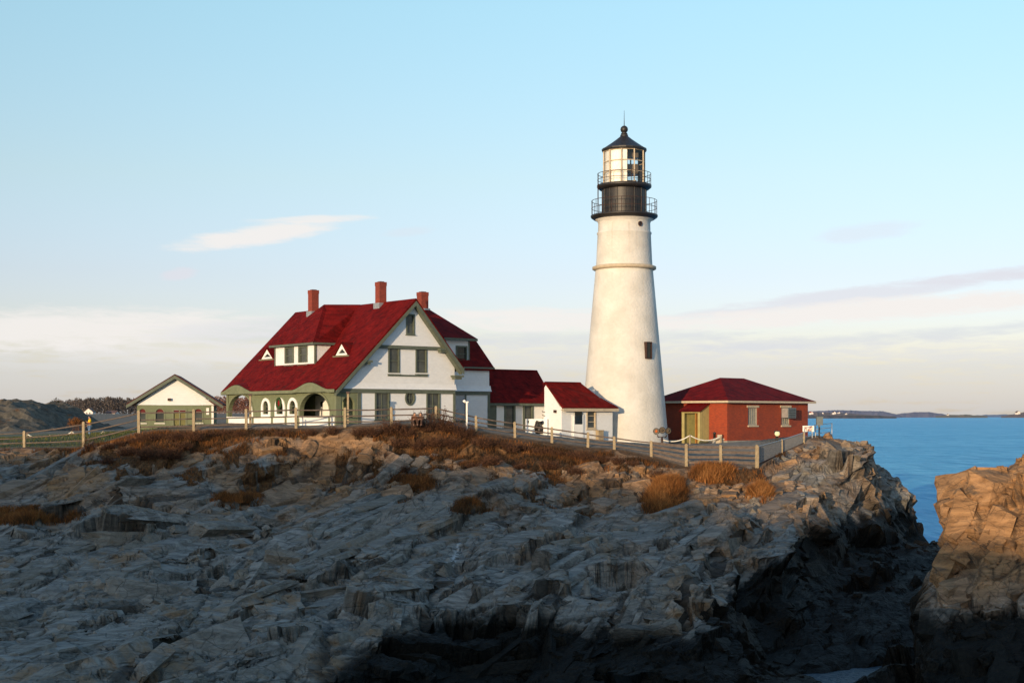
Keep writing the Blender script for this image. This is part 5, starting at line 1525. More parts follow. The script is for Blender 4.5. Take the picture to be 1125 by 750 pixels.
# ---------------------------------------------------------------- long passage and oil room
F1 = Frame(-12.05, 98.0, 10.7, YAW)
lk = empty('passage_wing', (HF.o[0] + HF.g[0] * 15.42 + HF.p[0] * 5, HF.o[1] + HF.g[1] * 15.42 + HF.p[1] * 5, 10.7), YAW)
tag(lk, 'low white passage wing with steep dark red roof between the house and the entry room', 'building')
LX = 15.42
def lkx(px, py): a = F1.on_y(px, py, 5.0); return a[0] - LX, a[1]
L1 = 7.75; le = 13.15 - 10.7; lrz = 15.72 - 10.7
m = MB()
wins = [(lkx(555.5, 470)[0], lkx(564.5, 470)[0]), (lkx(576, 470)[0], lkx(584.5, 470)[0])]
m.panel(rect(0, L1, -1.5, le), [rect(a, b, 0.35, le - 0.25) for (a, b) in wins], 0.2, FY(0.0))
m.panel([(0.2, -1.5), (4.2, -1.5), (4.2, le), (2.1, lrz - 0.2), (0.2, le)], [], 0.2, lambda u, v, w: (L1 - w, u, v))
m.build('wall', 'white_paint', lk)
for (a, b) in wins: window(lk, FY(0.0), a, b, 0.35, le - 0.25, frame='grey_trim', pane='pane', fw=0.16, bars=1)
MB().box(-0.02, lkx(544.5, 470)[0], -0.12, -0.003, -1.5, le - 0.1).build('corner_trim', 'grey_trim', lk)
r = MB(); sl_ = (lrz - le) / 2.1
r.slab([(-0.02, -0.3, le - 0.28 * sl_ + 0.25), (L1 + 0.3, -0.3, le - 0.28 * sl_ + 0.25), (L1 + 0.3, 2.1, lrz + 0.1), (-0.02, 2.1, lrz + 0.1)], 0.14)
r.slab([(-0.02, 2.1, lrz + 0.1), (L1 + 0.3, 2.1, lrz + 0.1), (L1 + 0.3, 4.5, le - 0.1), (-0.02, 4.5, le - 0.1)], 0.14)
r.build('roof', 'red_roof', lk)
MB().box(0, L1 + 0.28, -0.33, -0.03, le - 0.32, le - 0.12).build('eave_board', 'grey_trim', lk)
vt = MB(); vt.tube([(L1 - 0.15, -0.16, -0.5), (L1 - 0.15, -0.16, le - 0.2), (L1 + 0.05, -0.3, le - 0.1)], 0.06, 8); vt.build('downpipe', 'brown_iron', lk)

F2 = Frame(3.59, 102.8, 10.4, YAW)
en = empty('entry_room', F2.o, YAW)
tag(en, 'small white one-storey room with red hipped roof, storm door and window, built against the lighthouse', 'building')
E1 = 4.94; ee = 12.68 - 10.4; er = 14.4 - 10.4; ew = 1.77
dq = [F2.on_y(629.5, 451, 0), F2.on_y(640, 478, 0)]; wq = [F2.on_y(645.2, 450, 0), F2.on_y(653.8, 469.8, 0)]
m = MB()
m.panel(rect(0, E1, -1.2, ee), [rect(wq[0][0], wq[1][0], wq[1][1], wq[0][1])], 0.2, FY(0.0))
m.panel([(0.2, -1.2), (ew + 0.2, -1.2), (ew + 0.2, er - 0.3), (ew, er - 0.08), (0.2, ee)], [], 0.2, lambda u, v, w: (w, u, v))
m.box(E1 - 0.2, E1 - 0.003, 0.2, ew + 0.2, -1.2, ee)
m.box(0.2, E1 - 0.2, ew, ew + 0.2, -1.2, er - 0.4)
m.build('wall', 'white_shingle', en)
lkb = MB(); lp_ = [(2.95, 104.6), (5.6, 106.6), (5.6, 116.5), (3.25, 116.5)]
ci, si = math.cos(-YAW), math.sin(-YAW)
lp_ = [((a - F2.o[0]) * ci - (b - F2.o[1]) * si, (a - F2.o[0]) * si + (b - F2.o[1]) * ci) for (a, b) in lp_]
lkb.panel(lp_, [], 3.4, lambda u, v, w: (u, v, w - 1.2)); lkb.build('rear_link', 'white_shingle', en)
r = MB()
sl2 = (er - ee) / ew
zf = ee - 0.3 * sl2 * 0.6
E1r = E1 + 0.35
r.slab([(-0.12, -0.3, zf + 0.14), (E1r, -0.3, zf + 0.14), (E1 - 0.7, 0.75, ee + 0.78 * sl2), (E1 - 1.7, ew, er + 0.14), (-0.12, ew, er + 0.14)], 0.13)
r.slab([(E1r, -0.3, zf + 0.14), (E1r, ew + 0.25, zf + 0.14), (E1 - 1.7, ew, er + 0.14), (E1 - 0.7, 0.75, ee + 0.78 * sl2)], 0.13)
r.slab([(-0.12, ew, er + 0.14), (E1 - 1.7, ew, er + 0.14), (E1r, ew + 0.25, zf + 0.14), (-0.12, ew + 0.25, er - 0.05)], 0.13)
r.build('roof', 'red_roof', en)
m = MB(); m.box(-0.1, E1r, -0.33, -0.26, zf - 0.16, zf + 0.06); m.box(-0.1, E1r, -0.26, -0.003, zf - 0.06, zf - 0.02)
m.build('eave_board', 'stone_trim', en)
dm = MB()
d0, d1 = dq[0][0], dq[1][0]
dz = -0.45
dm.box(d0 - 0.1, d1 + 0.1, -0.05, -0.003, dz, 1.72)
dm.box(d0, d1, -0.085, -0.05, dz, 1.64)
doo = dm.build('storm_door', 'white_paint', en)
q0 = F2.on_y(630.6, 451.8, 0); q1 = F2.on_y(638.6, 465.8, 0)
MB().panel(rect(q0[0], q1[0], q1[1], q0[1]), [], 0.02, FY(-0.11)).build('door_pane', 'pane_dark', doo)
MB().lathe([(0.03, 0), (0.035, 0.05), (0.001, 0.06)], 8, c=(d1 - 0.08, -0.12, 0.35)).build('handle', 'black_iron', doo)
window(en, FY(0.0), wq[0][0], wq[1][0], wq[1][1], wq[0][1], frame='stone_trim', pane='pane', fw=0.09, bars=2)
bx = MB(); p0 = F2.on_y(656.5, 473, -0.3); p1 = F2.on_y(662, 484, -0.3)
bx.box(p0[0], p1[0], -0.42, -0.1, -0.7, p0[1]); bx.box(p0[0] - 0.03, p1[0] + 0.03, -0.45, -0.08, p0[1], p0[1] + 0.05)
bo = bx.build('wooden_bin', 'post_wood'); bo.matrix_world = Matrix.Translation(F2.o) @ Matrix.Rotation(YAW, 4, 'Z')
tag(bo, 'small tan bin standing against the white wall right of the storm door', 'bin')
wl_ = MB(); a_ = F2.on_x(608, 449.5, 0.0)
wl_.box(-0.16, -0.01, 0.55, 0.75, 1.85, 2.05); wl_.build('wall_lamp', 'brown_iron', en)

# ---------------------------------------------------------------- brick fog-signal house
BYAW = R(43)
BF = Frame(16.65, 110.0, 9.85, BYAW)
bk = empty('fog_signal_house', BF.o, BYAW)
tag(bk, 'square red brick building with a low hipped red roof right of the lighthouse', 'building')
BL, BW, BH = 10.6, 7.4, 13.2 - 9.85
v0 = BF.on_y(822, 447.5, 0); v1 = BF.on_y(832, 467, 0); v2 = BF.on_y(858.5, 447.5, 0); v3 = BF.on_y(867.5, 467, 0)
m = MB()
m.panel(rect(0, BL, 0.25, BH), [rect(v0[0], v1[0], v1[1], v0[1]), rect(v2[0], v3[0], v3[1], v2[1])], 0.3, FY(0.0))
ps0 = BF.on_x(779, 480, 0)[0]; ps1 = ps0 + 1.85
m.panel(rect(0.3, BW, 0.25, BH), [rect(ps0 + 0.3, ps1 - 0.2, 0.252, 2.2)], 0.3, FX(0.0))
m.box(BL - 0.3, BL - 0.003, 0.3, BW, 0.25, BH - 0.01); m.box(0.3, BL - 0.3, BW - 0.3, BW - 0.003, 0.25, BH - 0.01)
m.build('wall', 'brick', bk)
m = MB(); m.box(-0.07, BL + 0.07, -0.07, BW + 0.07, -1.2, 0.25); m.build('foundation', 'concrete', bk)
m = MB()
hr = 15.12 - 9.85; eo = 0.45; ez = BH + 0.02
r0 = BW / 2 + 0.05
A = [(-eo, -eo, ez), (BL + eo, -eo, ez), (BL + eo, BW + eo, ez), (-eo, BW + eo, ez)]
r1, r2 = (r0, BW / 2, hr), (BL - r0, BW / 2, hr)
m.slab([A[0], A[1], r2, r1], 0.1); m.slab([A[1], A[2], r2], 0.1); m.slab([A[2], A[3], r1, r2], 0.1); m.slab([A[3], A[0], r1], 0.1)
m.build('roof', 'red_roof', bk)
m = MB()
m.box(-eo - 0.03, BL + eo + 0.03, -eo - 0.03, -eo + 0.03, BH - 0.16, BH); m.box(-eo - 0.03, -eo + 0.03, -eo + 0.03, BW + eo, BH - 0.16, BH)
m.box(-eo + 0.03, BL + eo, -eo + 0.03, BW + eo, BH - 0.10, BH - 0.05)
m.build('eave_board', 'stone_trim', bk)
for (a, b, nm) in ((v0, v1, 'first'), (v2, v3, 'second')):
    f = MB()
    u0, u1, z0, z1 = a[0], b[0], b[1], a[1]
    f.panel(rect(u0, u1, z0, z1), [rect(u0 + 0.07, u1 - 0.07, z0 + 0.12, z1 - 0.06)], 0.12, lambda u, v, w: (u, w + 0.04, v))
    for k in range(3): f.box(u0 + (u1 - u0) * (k + 1) / 4 - 0.015, u0 + (u1 - u0) * (k + 1) / 4 + 0.015, 0.07, 0.10, z0 + 0.1, z1 - 0.05)
    for k in range(6): f.box(u0 + 0.05, u1 - 0.05, 0.068, 0.10, z0 + (z1 - z0) * (k + 1) / 7 - 0.015, z0 + (z1 - z0) * (k + 1) / 7 + 0.015)
    w_ = f.build('window', 'louver', bk)
    MB().add([(u, 0.12, v) for (u, v) in rect(u0, u1, z0, z1)], [(0, 1, 2, 3)]).build('pane', 'blind', w_)
    MB().box(u0 - 0.18, u1 + 0.18, -0.06, 0.1, z1 + 0.0, z1 + 0.17).build('lintel', 'stone_trim', bk)
    MB().box(u0 - 0.08, u1 + 0.08, -0.10, 0.1, z0 - 0.12, z0 - 0.0).build('sill', 'stone_trim', bk)
ac = MB(); a0_ = BF.on_y(858.5, 448.5, -0.2)[0]; 
ac.box(v2[0] + 0.06, v3[0] - 0.06, -0.62, 0.1, v2[1] - 0.82, v2[1] - 0.06)
ac.box(v2[0] + 0.03, v3[0] - 0.03, -0.66, -0.60, v2[1] - 0.85, v2[1] - 0.03, 1)
for k in range(5): ac.box(v2[0] + 0.12, v3[0] - 0.12, -0.68, -0.66, v2[1] - 0.76 + k * 0.14, v2[1] - 0.70 + k * 0.14, 2)
ac.build('air_conditioner', ['galvanised', 'grey_box', 'black_iron'], bk)
# lean-to entry porch on the left face
m = MB(); D_ = 1.1; pe = 12.45 - 9.85
m.box(-D_, -0.003, ps0, ps0 + 0.1, 0.02, pe - 0.05)
m.add([(-D_, ps0, pe - 0.06), (0, ps0, pe - 0.06), (0, ps0, pe + 0.62), (-D_, ps0 + 0.1, pe - 0.06), (0, ps0 + 0.1, pe - 0.06), (0, ps0 + 0.1, pe + 0.62)], [(0, 1, 2), (3, 5, 4), (0, 2, 5, 3), (1, 4, 5, 2), (0, 3, 4, 1)])
m.box(-D_, -0.003, ps1 - 0.1, ps1, 0.02, pe)
m.box(-D_, -D_ + 0.12, ps0 + 0.1, ps0 + 0.24, 0.02, pe - 0.2); m.box(-D_, -D_ + 0.12, ps1 - 0.24, ps1 - 0.1, 0.02, pe - 0.2)
m.box(-D_ - 0.02, -D_ + 0.12, ps0, ps1, pe - 0.2, pe - 0.02)
for k in range(4): m.box(-D_ + 0.2 + k * 0.22, -D_ + 0.22 + k * 0.22, ps0 - 0.012, ps0, 0.05, pe)
ep = m.build('entry_porch', 'yellow_paint', bk)
r = MB(); r.slab([(-D_ - 0.2, ps0 - 0.14, pe - 0.05), (-D_ - 0.2, ps1 + 0.14, pe - 0.05), (-0.004, ps1 + 0.14, pe + 0.66), (-0.004, ps0 - 0.14, pe + 0.66)], 0.07)
r.build('porch_roof', 'red_roof', ep)
MB().box(-0.06, -0.003, ps0 - 0.2, ps1 + 0.1, pe + 0.68, pe + 0.92).build('porch_flashing', 'sign_white', ep)
m = MB(); dm_ = (ps0 + ps1) / 2
m.box(-0.35, -0.30, dm_ - 0.05, ps1 - 0.1, 0.03, pe - 0.2)
for k in range(3): m.box(-0.38, -0.35, dm_, ps1 - 0.15, 0.3 + k * 0.75, 0.4 + k * 0.75)
m.build('door_leaf', 'olive_paint', ep)
MB().box(-0.9, -0.3, ps0 + 0.62, ps0 + 0.67, 0.03, pe - 0.22).build('door_edge', 'ochre_wood', ep)
MB().box(-0.30, -0.26, ps0 + 0.1, ps0 + 0.62, 0.03, pe - 0.25).build('door_leaf', 'red_door', ep)

# ---------------------------------------------------------------- gabled shed at the left
SF = Frame(*W(150.5, 474, 115).xy, 10.5, R(9))
sh = empty('shed', SF.o, R(9))
tag(sh, 'small shed with cream gable, sage lower wall and brown roof left of the house', 'shed')
SW = SF.on_y(234, 470, 0)[0]; SD = 6.2; st_ = SF.on_y(190, 445, 0)[1]; sp_ = SF.on_y(187, 412.5, 0)[1]
c_ = SW / 2
ops = []
for (a, b, t_) in ((153, 160, 449), (171, 180, 449), (213.5, 222, 449)):
    u0 = SF.on_y(a, 460, 0)[0]; u1 = SF.on_y(b, 460, 0)[0]; zt = SF.on_y(a, t_, 0)[1]
    ops.append((u0, u1, zt - 1.05, zt))
dr0 = SF.on_y(190.5, 460, 0)[0]; dr1 = SF.on_y(204, 460, 0)[0]; drt = SF.on_y(190, 450, 0)[1]
m = MB()
m.panel(rect(0, SW, -1.0, st_), [arch(u0, u1, z0, z1) for (u0, u1, z0, z1) in ops] + [rect(dr0, dr1, 0.35, drt)], 0.15, FY(0.0))
m.box(SW - 0.15, SW - 0.002, 0.15, SD, -1.0, st_); m.box(0.002, 0.15, 0.15, SD, -1.0, st_)
m.build('wall', 'sage_siding', sh)
m = MB(); m.panel([(-0.1, st_ + 0.02), (SW + 0.1, st_ + 0.02), (c_, sp_ - 0.1)], [], 0.12, FY(-0.06)); m.build('gable', 'white_shingle', sh)
m = MB()
for (u0, u1, z0, z1) in ops:
    f = MB(); i_ = arch(u0, u1, z0, z1)
    f.panel(arch(u0 - 0.09, u1 + 0.09, z0 - 0.09, z1 + 0.09), [i_], 0.1, FY(-0.04))
    f.box(u0 - 0.1, u1 + 0.1, -0.09, 0.0, z0 - 0.16, z0 - 0.1, 1)
    w_ = f.build('arched_window', ['sage_paint', 'sign_white'], sh)
    MB().add([(u, 0.08, v) for (u, v) in rect(u0, u1, z0, z1 - (u1 - u0) / 2)], [(0, 1, 2, 3)]).build('pane', 'pane', w_)
    hd = arch(u0, u1, z1 - (u1 - u0) / 2 - 0.02, z1)
    MB().add([(u, 0.06, v) for (u, v) in hd], [tuple(range(len(hd)))]).build('red_fanlight', 'dark_red', w_)
f = MB(); f.panel(rect(dr0 - 0.1, dr1 + 0.1, 0.25, drt + 0.1), [rect(dr0 + 0.02, dr1 - 0.02, 0.35, drt - 0.02)], 0.1, FY(-0.04))
f.box((dr0 + dr1) / 2 - 0.04, (dr0 + dr1) / 2 + 0.04, 0.0, 0.05, 0.35, drt)
w_ = f.build('window', 'sage_paint', sh)
MB().add([(u, 0.07, v) for (u, v) in rect(dr0, dr1, 0.35, drt - 0.2)], [(0, 1, 2, 3)]).build('pane', 'olive_paint', w_)
MB().panel(rect(dr0 + 0.02, dr1 - 0.02, drt - 0.24, drt - 0.03), [], 0.05, FY(0.02)).build('red_header', 'dark_red', w_)
r = MB()
ed = SF.on_y(138.5, 443.5, -0.5); er_ = SF.on_y(239, 443.5, -0.5)
slp = (sp_ + 0.12 - ed[1]) / (c_ - ed[0])
r.slab([(ed[0], -0.5, ed[1]), (c_, -0.5, sp_ + 0.12), (c_, SD + 0.3, sp_ + 0.12), (ed[0], SD + 0.3, ed[1])], 0.12)
r.slab([(c_, -0.5, sp_ + 0.12), (2 * c_ - ed[0], -0.5, ed[1]), (2 * c_ - ed[0], SD + 0.3, ed[1]), (c_, SD + 0.3, sp_ + 0.12)], 0.12)
r.build('roof', 'brown_roof', sh)
m = MB()
for sg in (-1, 1):
    xx = c_ + sg * (c_ - ed[0])
    m.add([(xx, -0.53, ed[1] - 0.1), (c_, -0.53, sp_ + 0.02), (c_, -0.53, sp_ - 0.26), (xx, -0.53, ed[1] - 0.36), (xx, -0.44, ed[1] - 0.1), (c_, -0.44, sp_ + 0.02), (c_, -0.44, sp_ - 0.26), (xx, -0.44, ed[1] - 0.36)],
          [(0, 1, 2, 3), (7, 6, 5, 4), (3, 2, 6, 7), (0, 3, 7, 4)])
m.build('bargeboard', 'grey_trim', sh)
lp = SF.on_y(186, 439, -0.1); m = MB(); m.box(lp[0] - 0.12, lp[0] + 0.12, -0.3, -0.063, lp[1] - 0.08, lp[1] + 0.12); m.build('gable_lamp', 'brown_iron', sh)
sg0 = SF.on_y(228, 452, -0.05); m = MB(); m.box(sg0[0] - 0.1, sg0[0] + 0.12, -0.06, -0.003, sg0[1] - 0.25, sg0[1] + 0.3); m.build('notice_board', 'sign_white', sh)
MB().box(SW - 0.12, SW + 0.05, -0.05, 0.12, -0.8, st_ - 0.05).build('corner_trim', 'sign_white', sh)
# ---------------------------------------------------------------- fences
def rails_between(parent, a, b, n, hi, lo, w, h, mat, sag=0.03, off=0.0):
    """n rails between two posts; a, b = (base point, top z)"""
    for k in range(n):
        f = lo + (hi - lo) * k / max(1, n - 1)
        p = Vector((a[0].x, a[0].y + off, a[0].z + (a[1] - a[0].z) * f + random.uniform(-.02, .02)))
        q = Vector((b[0].x, b[0].y + off, b[0].z + (b[1] - b[0].z) * f + random.uniform(-.02, .02)))
        mid = (p + q) / 2 - Vector((0, 0, sag * random.uniform(0.2, 1)))
        m = MB(); m.tube([p, (p + mid) / 2, mid, (q + mid) / 2, q], w, 6, radii=[w * random.uniform(.8, 1.1) for _ in range(5)])
        m.build('rail', mat, parent)
def post(parent, p, top, w, mat):
    m = MB()
    lean = Vector((random.uniform(-.03, .03), 0, 0))
    m.bar((p.x, p.y, p.z - 0.6), Vector((p.x, p.y, top)) + lean, w, w)
    m.bar(Vector((p.x, p.y, top)) + lean, Vector((p.x, p.y, top + 0.04)) + lean, w * 0.6, w * 0.6)
    return m.build('post', mat, parent)
wf_o = empty('wooden_fence', W(480, 465, 95))
tag(wf_o, 'long weathered three-rail wooden fence along the cliff top in front of the house', 'fence')
inv = Matrix.Translation(-wf_o.location)
def local_fence(root, rows, n, hi, lo, rw, mat_r, mat_p, pw):
    pts = []
    for (px, t, b, Y) in rows:
        base = W(px, b, Y); topz = W(px, t, Y).z
        pts.append((base - root.location, topz - root.location.z))
    for (p, tp) in pts: post(root, p, tp, pw, mat_p)
    for a, b in zip(pts[:-1], pts[1:]): rails_between(root, a, b, n, hi, lo, rw, rw, mat_r, off=0.05)
local_fence(wf_o, FENCE, 3, 0.90, 0.27, 0.055, 'rail_wood', 'post_wood', 0.17)
bf_o = empty('board_fence', W(770, 511, 93))
tag(bf_o, 'four-board grey fence with pale posts below the lighthouse and brick building', 'fence')
rows = BOARD
pts = [(W(px, b, Y) - bf_o.location, W(px, t, Y).z - bf_o.location.z) for (px, t, b, Y) in rows]
for (p, tp) in pts[1:]: post(bf_o, p, tp, 0.18, 'post_wood')
for a, b in zip(pts[:-1], pts[1:]):
    for k in range(4):
        f = 0.16 + 0.245 * k
        p = Vector((a[0].x, a[0].y + 0.11, a[0].z + (a[1] - a[0].z) * f)); q = Vector((b[0].x, b[0].y + 0.11, b[0].z + (b[1] - b[0].z) * f))
        MB().bar(p, q, 0.05, 0.17).build('board', 'rail_wood', bf_o)
# wire-mesh stretch rising to the right
mf = empty('wire_fence', W(855, 497, 95.5))
tag(mf, 'pale wire mesh fence on a dark bottom rail climbing right of the board fence', 'fence')
mp = [(W(px, b, Y) - mf.location, W(px, t, Y).z - mf.location.z) for (px, t, b, Y) in MESHF]
for (p, tp) in mp: post(mf, p, tp, 0.13, 'post_wood')
for a, b in zip(mp[:-1], mp[1:]):
    m = MB(); L = (b[0] - a[0]).length; n = int(L / 0.085)
    def at(f, g): 
        base = a[0].lerp(b[0], f); tp = a[1] + (b[1] - a[1]) * f
        return Vector((base.x, base.y + 0.02, base.z + (tp - base.z) * g))
    for k in range(n + 1): m.bar(at(k / n, 0.03), at(k / n, 0.97), 0.022)
    for k in range(8): m.bar(at(0, 0.03 + 0.94 * k / 7), at(1, 0.03 + 0.94 * k / 7), 0.018)
    m.build('wire_mesh', 'mesh_wire', mf)
    MB().bar(at(0, 0.0), at(1, 0.0), 0.09).build('bottom_rail', 'brown_iron', mf)
    MB().bar(at(0, 0.985), at(1, 0.985), 0.05).build('top_rail', 'galvanised', mf)
rf_ = empty('metal_railing', W(900, 480, 101))
tag(rf_, 'thin grey metal railing on the rock at the seaward corner right of the brick building', 'railing')
rp = [(W(px, b, Y) - rf_.location, W(px, t, Y).z - rf_.location.z) for (px, t, b, Y) in RAILF]
for (p, tp) in rp:
    m = MB(); m.tube([(p.x, p.y, p.z - 0.5), (p.x, p.y, tp)], 0.035, 8); m.build('post', 'galvanised', rf_)
for a, b in zip(rp[:-1], rp[1:]):
    for f in (0.3, 0.64, 0.98):
        m = MB(); m.tube([(a[0].x, a[0].y, a[0].z + (a[1] - a[0].z) * f), (b[0].x, b[0].y, b[0].z + (b[1] - b[0].z) * f)], 0.024, 6); m.build('rail', 'galvanised', rf_)
# retaining wall under the fence at the right
rw_o = MB()
for (p0, p1) in zip([(745, 512, 93.4), (792, 510.5, 92.9), (831, 512.5, 92.5), (859, 498, 96.4), (884, 486.5, 99.5)][:-1], [(745, 512, 93.4), (792, 510.5, 92.9), (831, 512.5, 92.5), (859, 498, 96.4), (884, 486.5, 99.5)][1:]):
    a, b = W(*p0), W(*p1); n_ = Vector((b.y - a.y, -(b.x - a.x), 0)).normalized() * 0.15
    vs = [a - n_, b - n_, b + n_, a + n_]
    vs = [v - Vector((0, 0, 1.6)) for v in vs] + [v - Vector((0, 0, 0.05)) for v in vs]
    rw_o.add(vs, [(0, 3, 2, 1), (4, 5, 6, 7), (0, 1, 5, 4), (2, 3, 7, 6), (1, 2, 6, 5), (3, 0, 4, 7)])
tag(rw_o.build('retaining_wall', 'concrete'), 'low stained concrete wall under the fence at the right end of the terrace', 'wall')

# ---------------------------------------------------------------- small things in the yard
def rope_fence(label, pts, mat='rope', group=None):
    root = empty('rope_fence', pts[0][0])
    tag(root, label, 'rope fence', group)
    o = root.location
    for (b, h) in pts:
        m = MB(); m.tube([b - o - Vector((0, 0, 0.4)), b - o + Vector((0, 0, h))], 0.06, 8); m.build('post', 'post_wood', root)
    for (a, b) in zip(pts[:-1], pts[1:]):
        p = a[0] - o + Vector((0, 0, a[1] - 0.06)); q = b[0] - o + Vector((0, 0, b[1] - 0.06)); L = (q - p).length
        m = MB(); m.tube([p.lerp(q, t / 12) - Vector((0, 0, 0.13 * min(L, 4) * (1 - (2 * t / 12 - 1) ** 2))) for t in range(13)], 0.045, 6)
        m.build('rope', mat, root)
rope_fence('white rope strung between low posts in front of the brick building', [(W(728, 488, 103), 0.4), (W(758, 488.5, 103), 0.75), (W(792, 489.5, 104), 0.75)])
rope_fence('white rope drooping between low posts on the lawn left of the first person', [(W(30, 481, 112), 0.35), (W(55, 481.5, 112), 0.3), (W(79, 481, 112), 0.55), (W(96, 481.5, 112), 0.3)])
rope_fence('white rope drooping between low posts beside the pale blue sheets', [(W(100, 481.5, 110), 0.3), (W(113.5, 481, 110), 0.55), (W(127, 482, 110), 0.3)])
# pale blue sheets on the grass
for (lab, c) in (('pale blue sheet lying nearest the fence on the lawn', [(120, 476.3, 112), (137, 480.4, 112), (141, 478.5, 114), (127, 475.6, 115)]), ('pale blue sheet lying farther back on the lawn beside the shed', [(124, 475.0, 117), (141, 477.6, 117), (142, 474.8, 120), (129, 474.2, 120)])):
    P4 = [W(*q) for q in c]
    m = MB(); m.add(P4 + [p - Vector((0, 0, 0.25)) for p in P4], [(0, 1, 2, 3), (7, 6, 5, 4), (0, 4, 5, 1), (1, 5, 6, 2), (2, 6, 7, 3), (3, 7, 4, 0)])
    tag(m.build('blue_sheet', 'pale_blue'), lab, 'tarp')
# loud-hailer cluster on a post
P0 = W(727.3, 489, 101.5); fh = empty('lamp_cluster', P0)
tag(fh, 'dark iron post with three round black lamps in front of the lighthouse base', 'lamp')
s_ = 101.5 / FPX
m = MB(); m.tube([(0, 0, -0.4), (0, 0, 9 * s_)], 0.075, 10); m.tube([(-0.34, 0, 11.5 * s_), (-0.28, 0, 9.2 * s_), (0.28, 0, 9.2 * s_), (0.34, 0, 11.5 * s_)], 0.045, 8)
m.build('bracket_post', 'brown_iron', fh)
for (dx, dz_, yaw_) in ((-0.36, 15.5 * s_, -25), (0.0, 16.6 * s_, 0), (0.40, 16 * s_, 20)):
    m = MB(); m.lathe([(0.04, -0.24), (0.13, -0.2), (0.21, -0.05), (0.235, 0.10), (0.24, 0.14), (0.2, 0.14)], 20); m.lathe([(0.2, 0.125), (0.001, 0.12)], 20, 1)
    o = m.build('lamp_head', ['black_iron', 'lens_brown'], fh); o.location = (dx, 0, dz_); o.rotation_euler = (R(90), 0, R(yaw_))
    MB().lathe([(0.001, 0.13), (0.09, 0.135), (0.10, 0.15), (0.001, 0.17)], 14).build('lens', 'sign_orange' if yaw_ == -25 else 'lens_brown', o)
# short black bollard and a junction box by the brick wall
P1 = W(785, 484.5, 108.5); m = MB(); m.lathe([(0.10, -0.3), (0.10, 0.55), (0.12, 0.56), (0.12, 0.66), (0.001, 0.72)], 12); m.lathe([(0.16, -0.3), (0.16, 0.12), (0.1, 0.14)], 12, 1)
o = m.build('bollard', ['black_iron', 'concrete']); o.location = P1; tag(o, 'short black bollard against the left wall of the brick building', 'bollard')
P1 = W(790.5, 491, 104.6); m = MB(); m.box(-0.28, 0.28, -0.2, 0.2, -0.3, 0.55); m.box(-0.33, 0.33, -0.25, 0.25, 0.55, 0.64); m.box(-0.16, 0.16, -0.14, 0.14, 0.64, 0.92)
o = m.build('stone_pier', 'stone_trim'); o.location = P1; tag(o, 'small stone pier where the white rope ends beside the brick building', 'pier')
# cone lamp in front of the brick wall
P1 = W(853.5, 484, 100); s_ = 100 / FPX; cl = empty('spot_lamp', P1)
tag(cl, 'small black post lamp with a pale yellow face before the brick wall', 'lamp')
m = MB(); m.tube([(0, 0, -0.5), (0, 0, 3.5 * s_)], 0.05, 8); m.box(-0.12, 0.12, -0.1, 0.1, 0.06, 0.2); m.build('lamp_post', 'black_iron', cl)
m = MB(); m.lathe([(0.06, 0), (0.20, 0.38), (0.20, 0.47), (0.14, 0.5)], 14, c=(0, 0, 3.2 * s_)); lh = m.build('lamp_shade', 'black_iron', cl)
m = MB(); m.lathe([(0.185, 0), (0.17, 0.03), (0.08, 0.05), (0.001, 0.05)], 14); o = m.build('lamp_lens', 'lamp_glass', lh); o.rotation_euler = (R(90), 0, 0); o.location = (0, -0.16, 3.2 * s_ + 0.3)
# sign and box on a post at the seaward corner
P1 = W(888, 484, 100.5); s_ = 100.5 / FPX; sg = empty('warning_sign', P1)
tag(sg, 'white sign board with orange lettering on the railing right of the brick building', 'sign')
m = MB(); m.box(-0.40, 0.40, -0.03, 0.0, 10.0 * s_, 16.5 * s_); m.build('sign_board', 'sign_white', sg)
for x in (-0.28, 0.28): MB().box(x - 0.03, x + 0.03, 0.003, 0.06, -0.3, 16 * s_).build('leg', 'galvanised', sg)
m = MB()
for k, (a, b, z) in enumerate([(-0.30, 0.02, 14.8), (0.06, 0.30, 14.8), (-0.26, -0.08, 13.2), (-0.02, 0.28, 13.2), (-0.2, 0.2, 11.6)]):
    m.box(a, b, -0.036, -0.031, (z - 0.35) * s_, (z + 0.35) * s_)
m.build('sign_lettering', 'sign_orange', sg)
P1 = W(900, 480, 100.8); pb = empty('meter_post', P1)
tag(pb, 'grey instrument box on a dark post at the cliff corner', 'instrument box')
m = MB(); m.tube([(0, 0, -0.5), (0, 0, 0.9)], 0.055, 8); m.build('pole', 'black_iron', pb)
m = MB(); m.box(-0.2, 0.24, -0.14, 0.14, 0.85, 1.42); m.box(-0.23, 0.27, -0.18, 0.16, 1.42, 1.46); m.box(-0.06, 0.06, -0.08, 0.08, 0.72, 0.85); m.build('box', 'grey_box', pb)
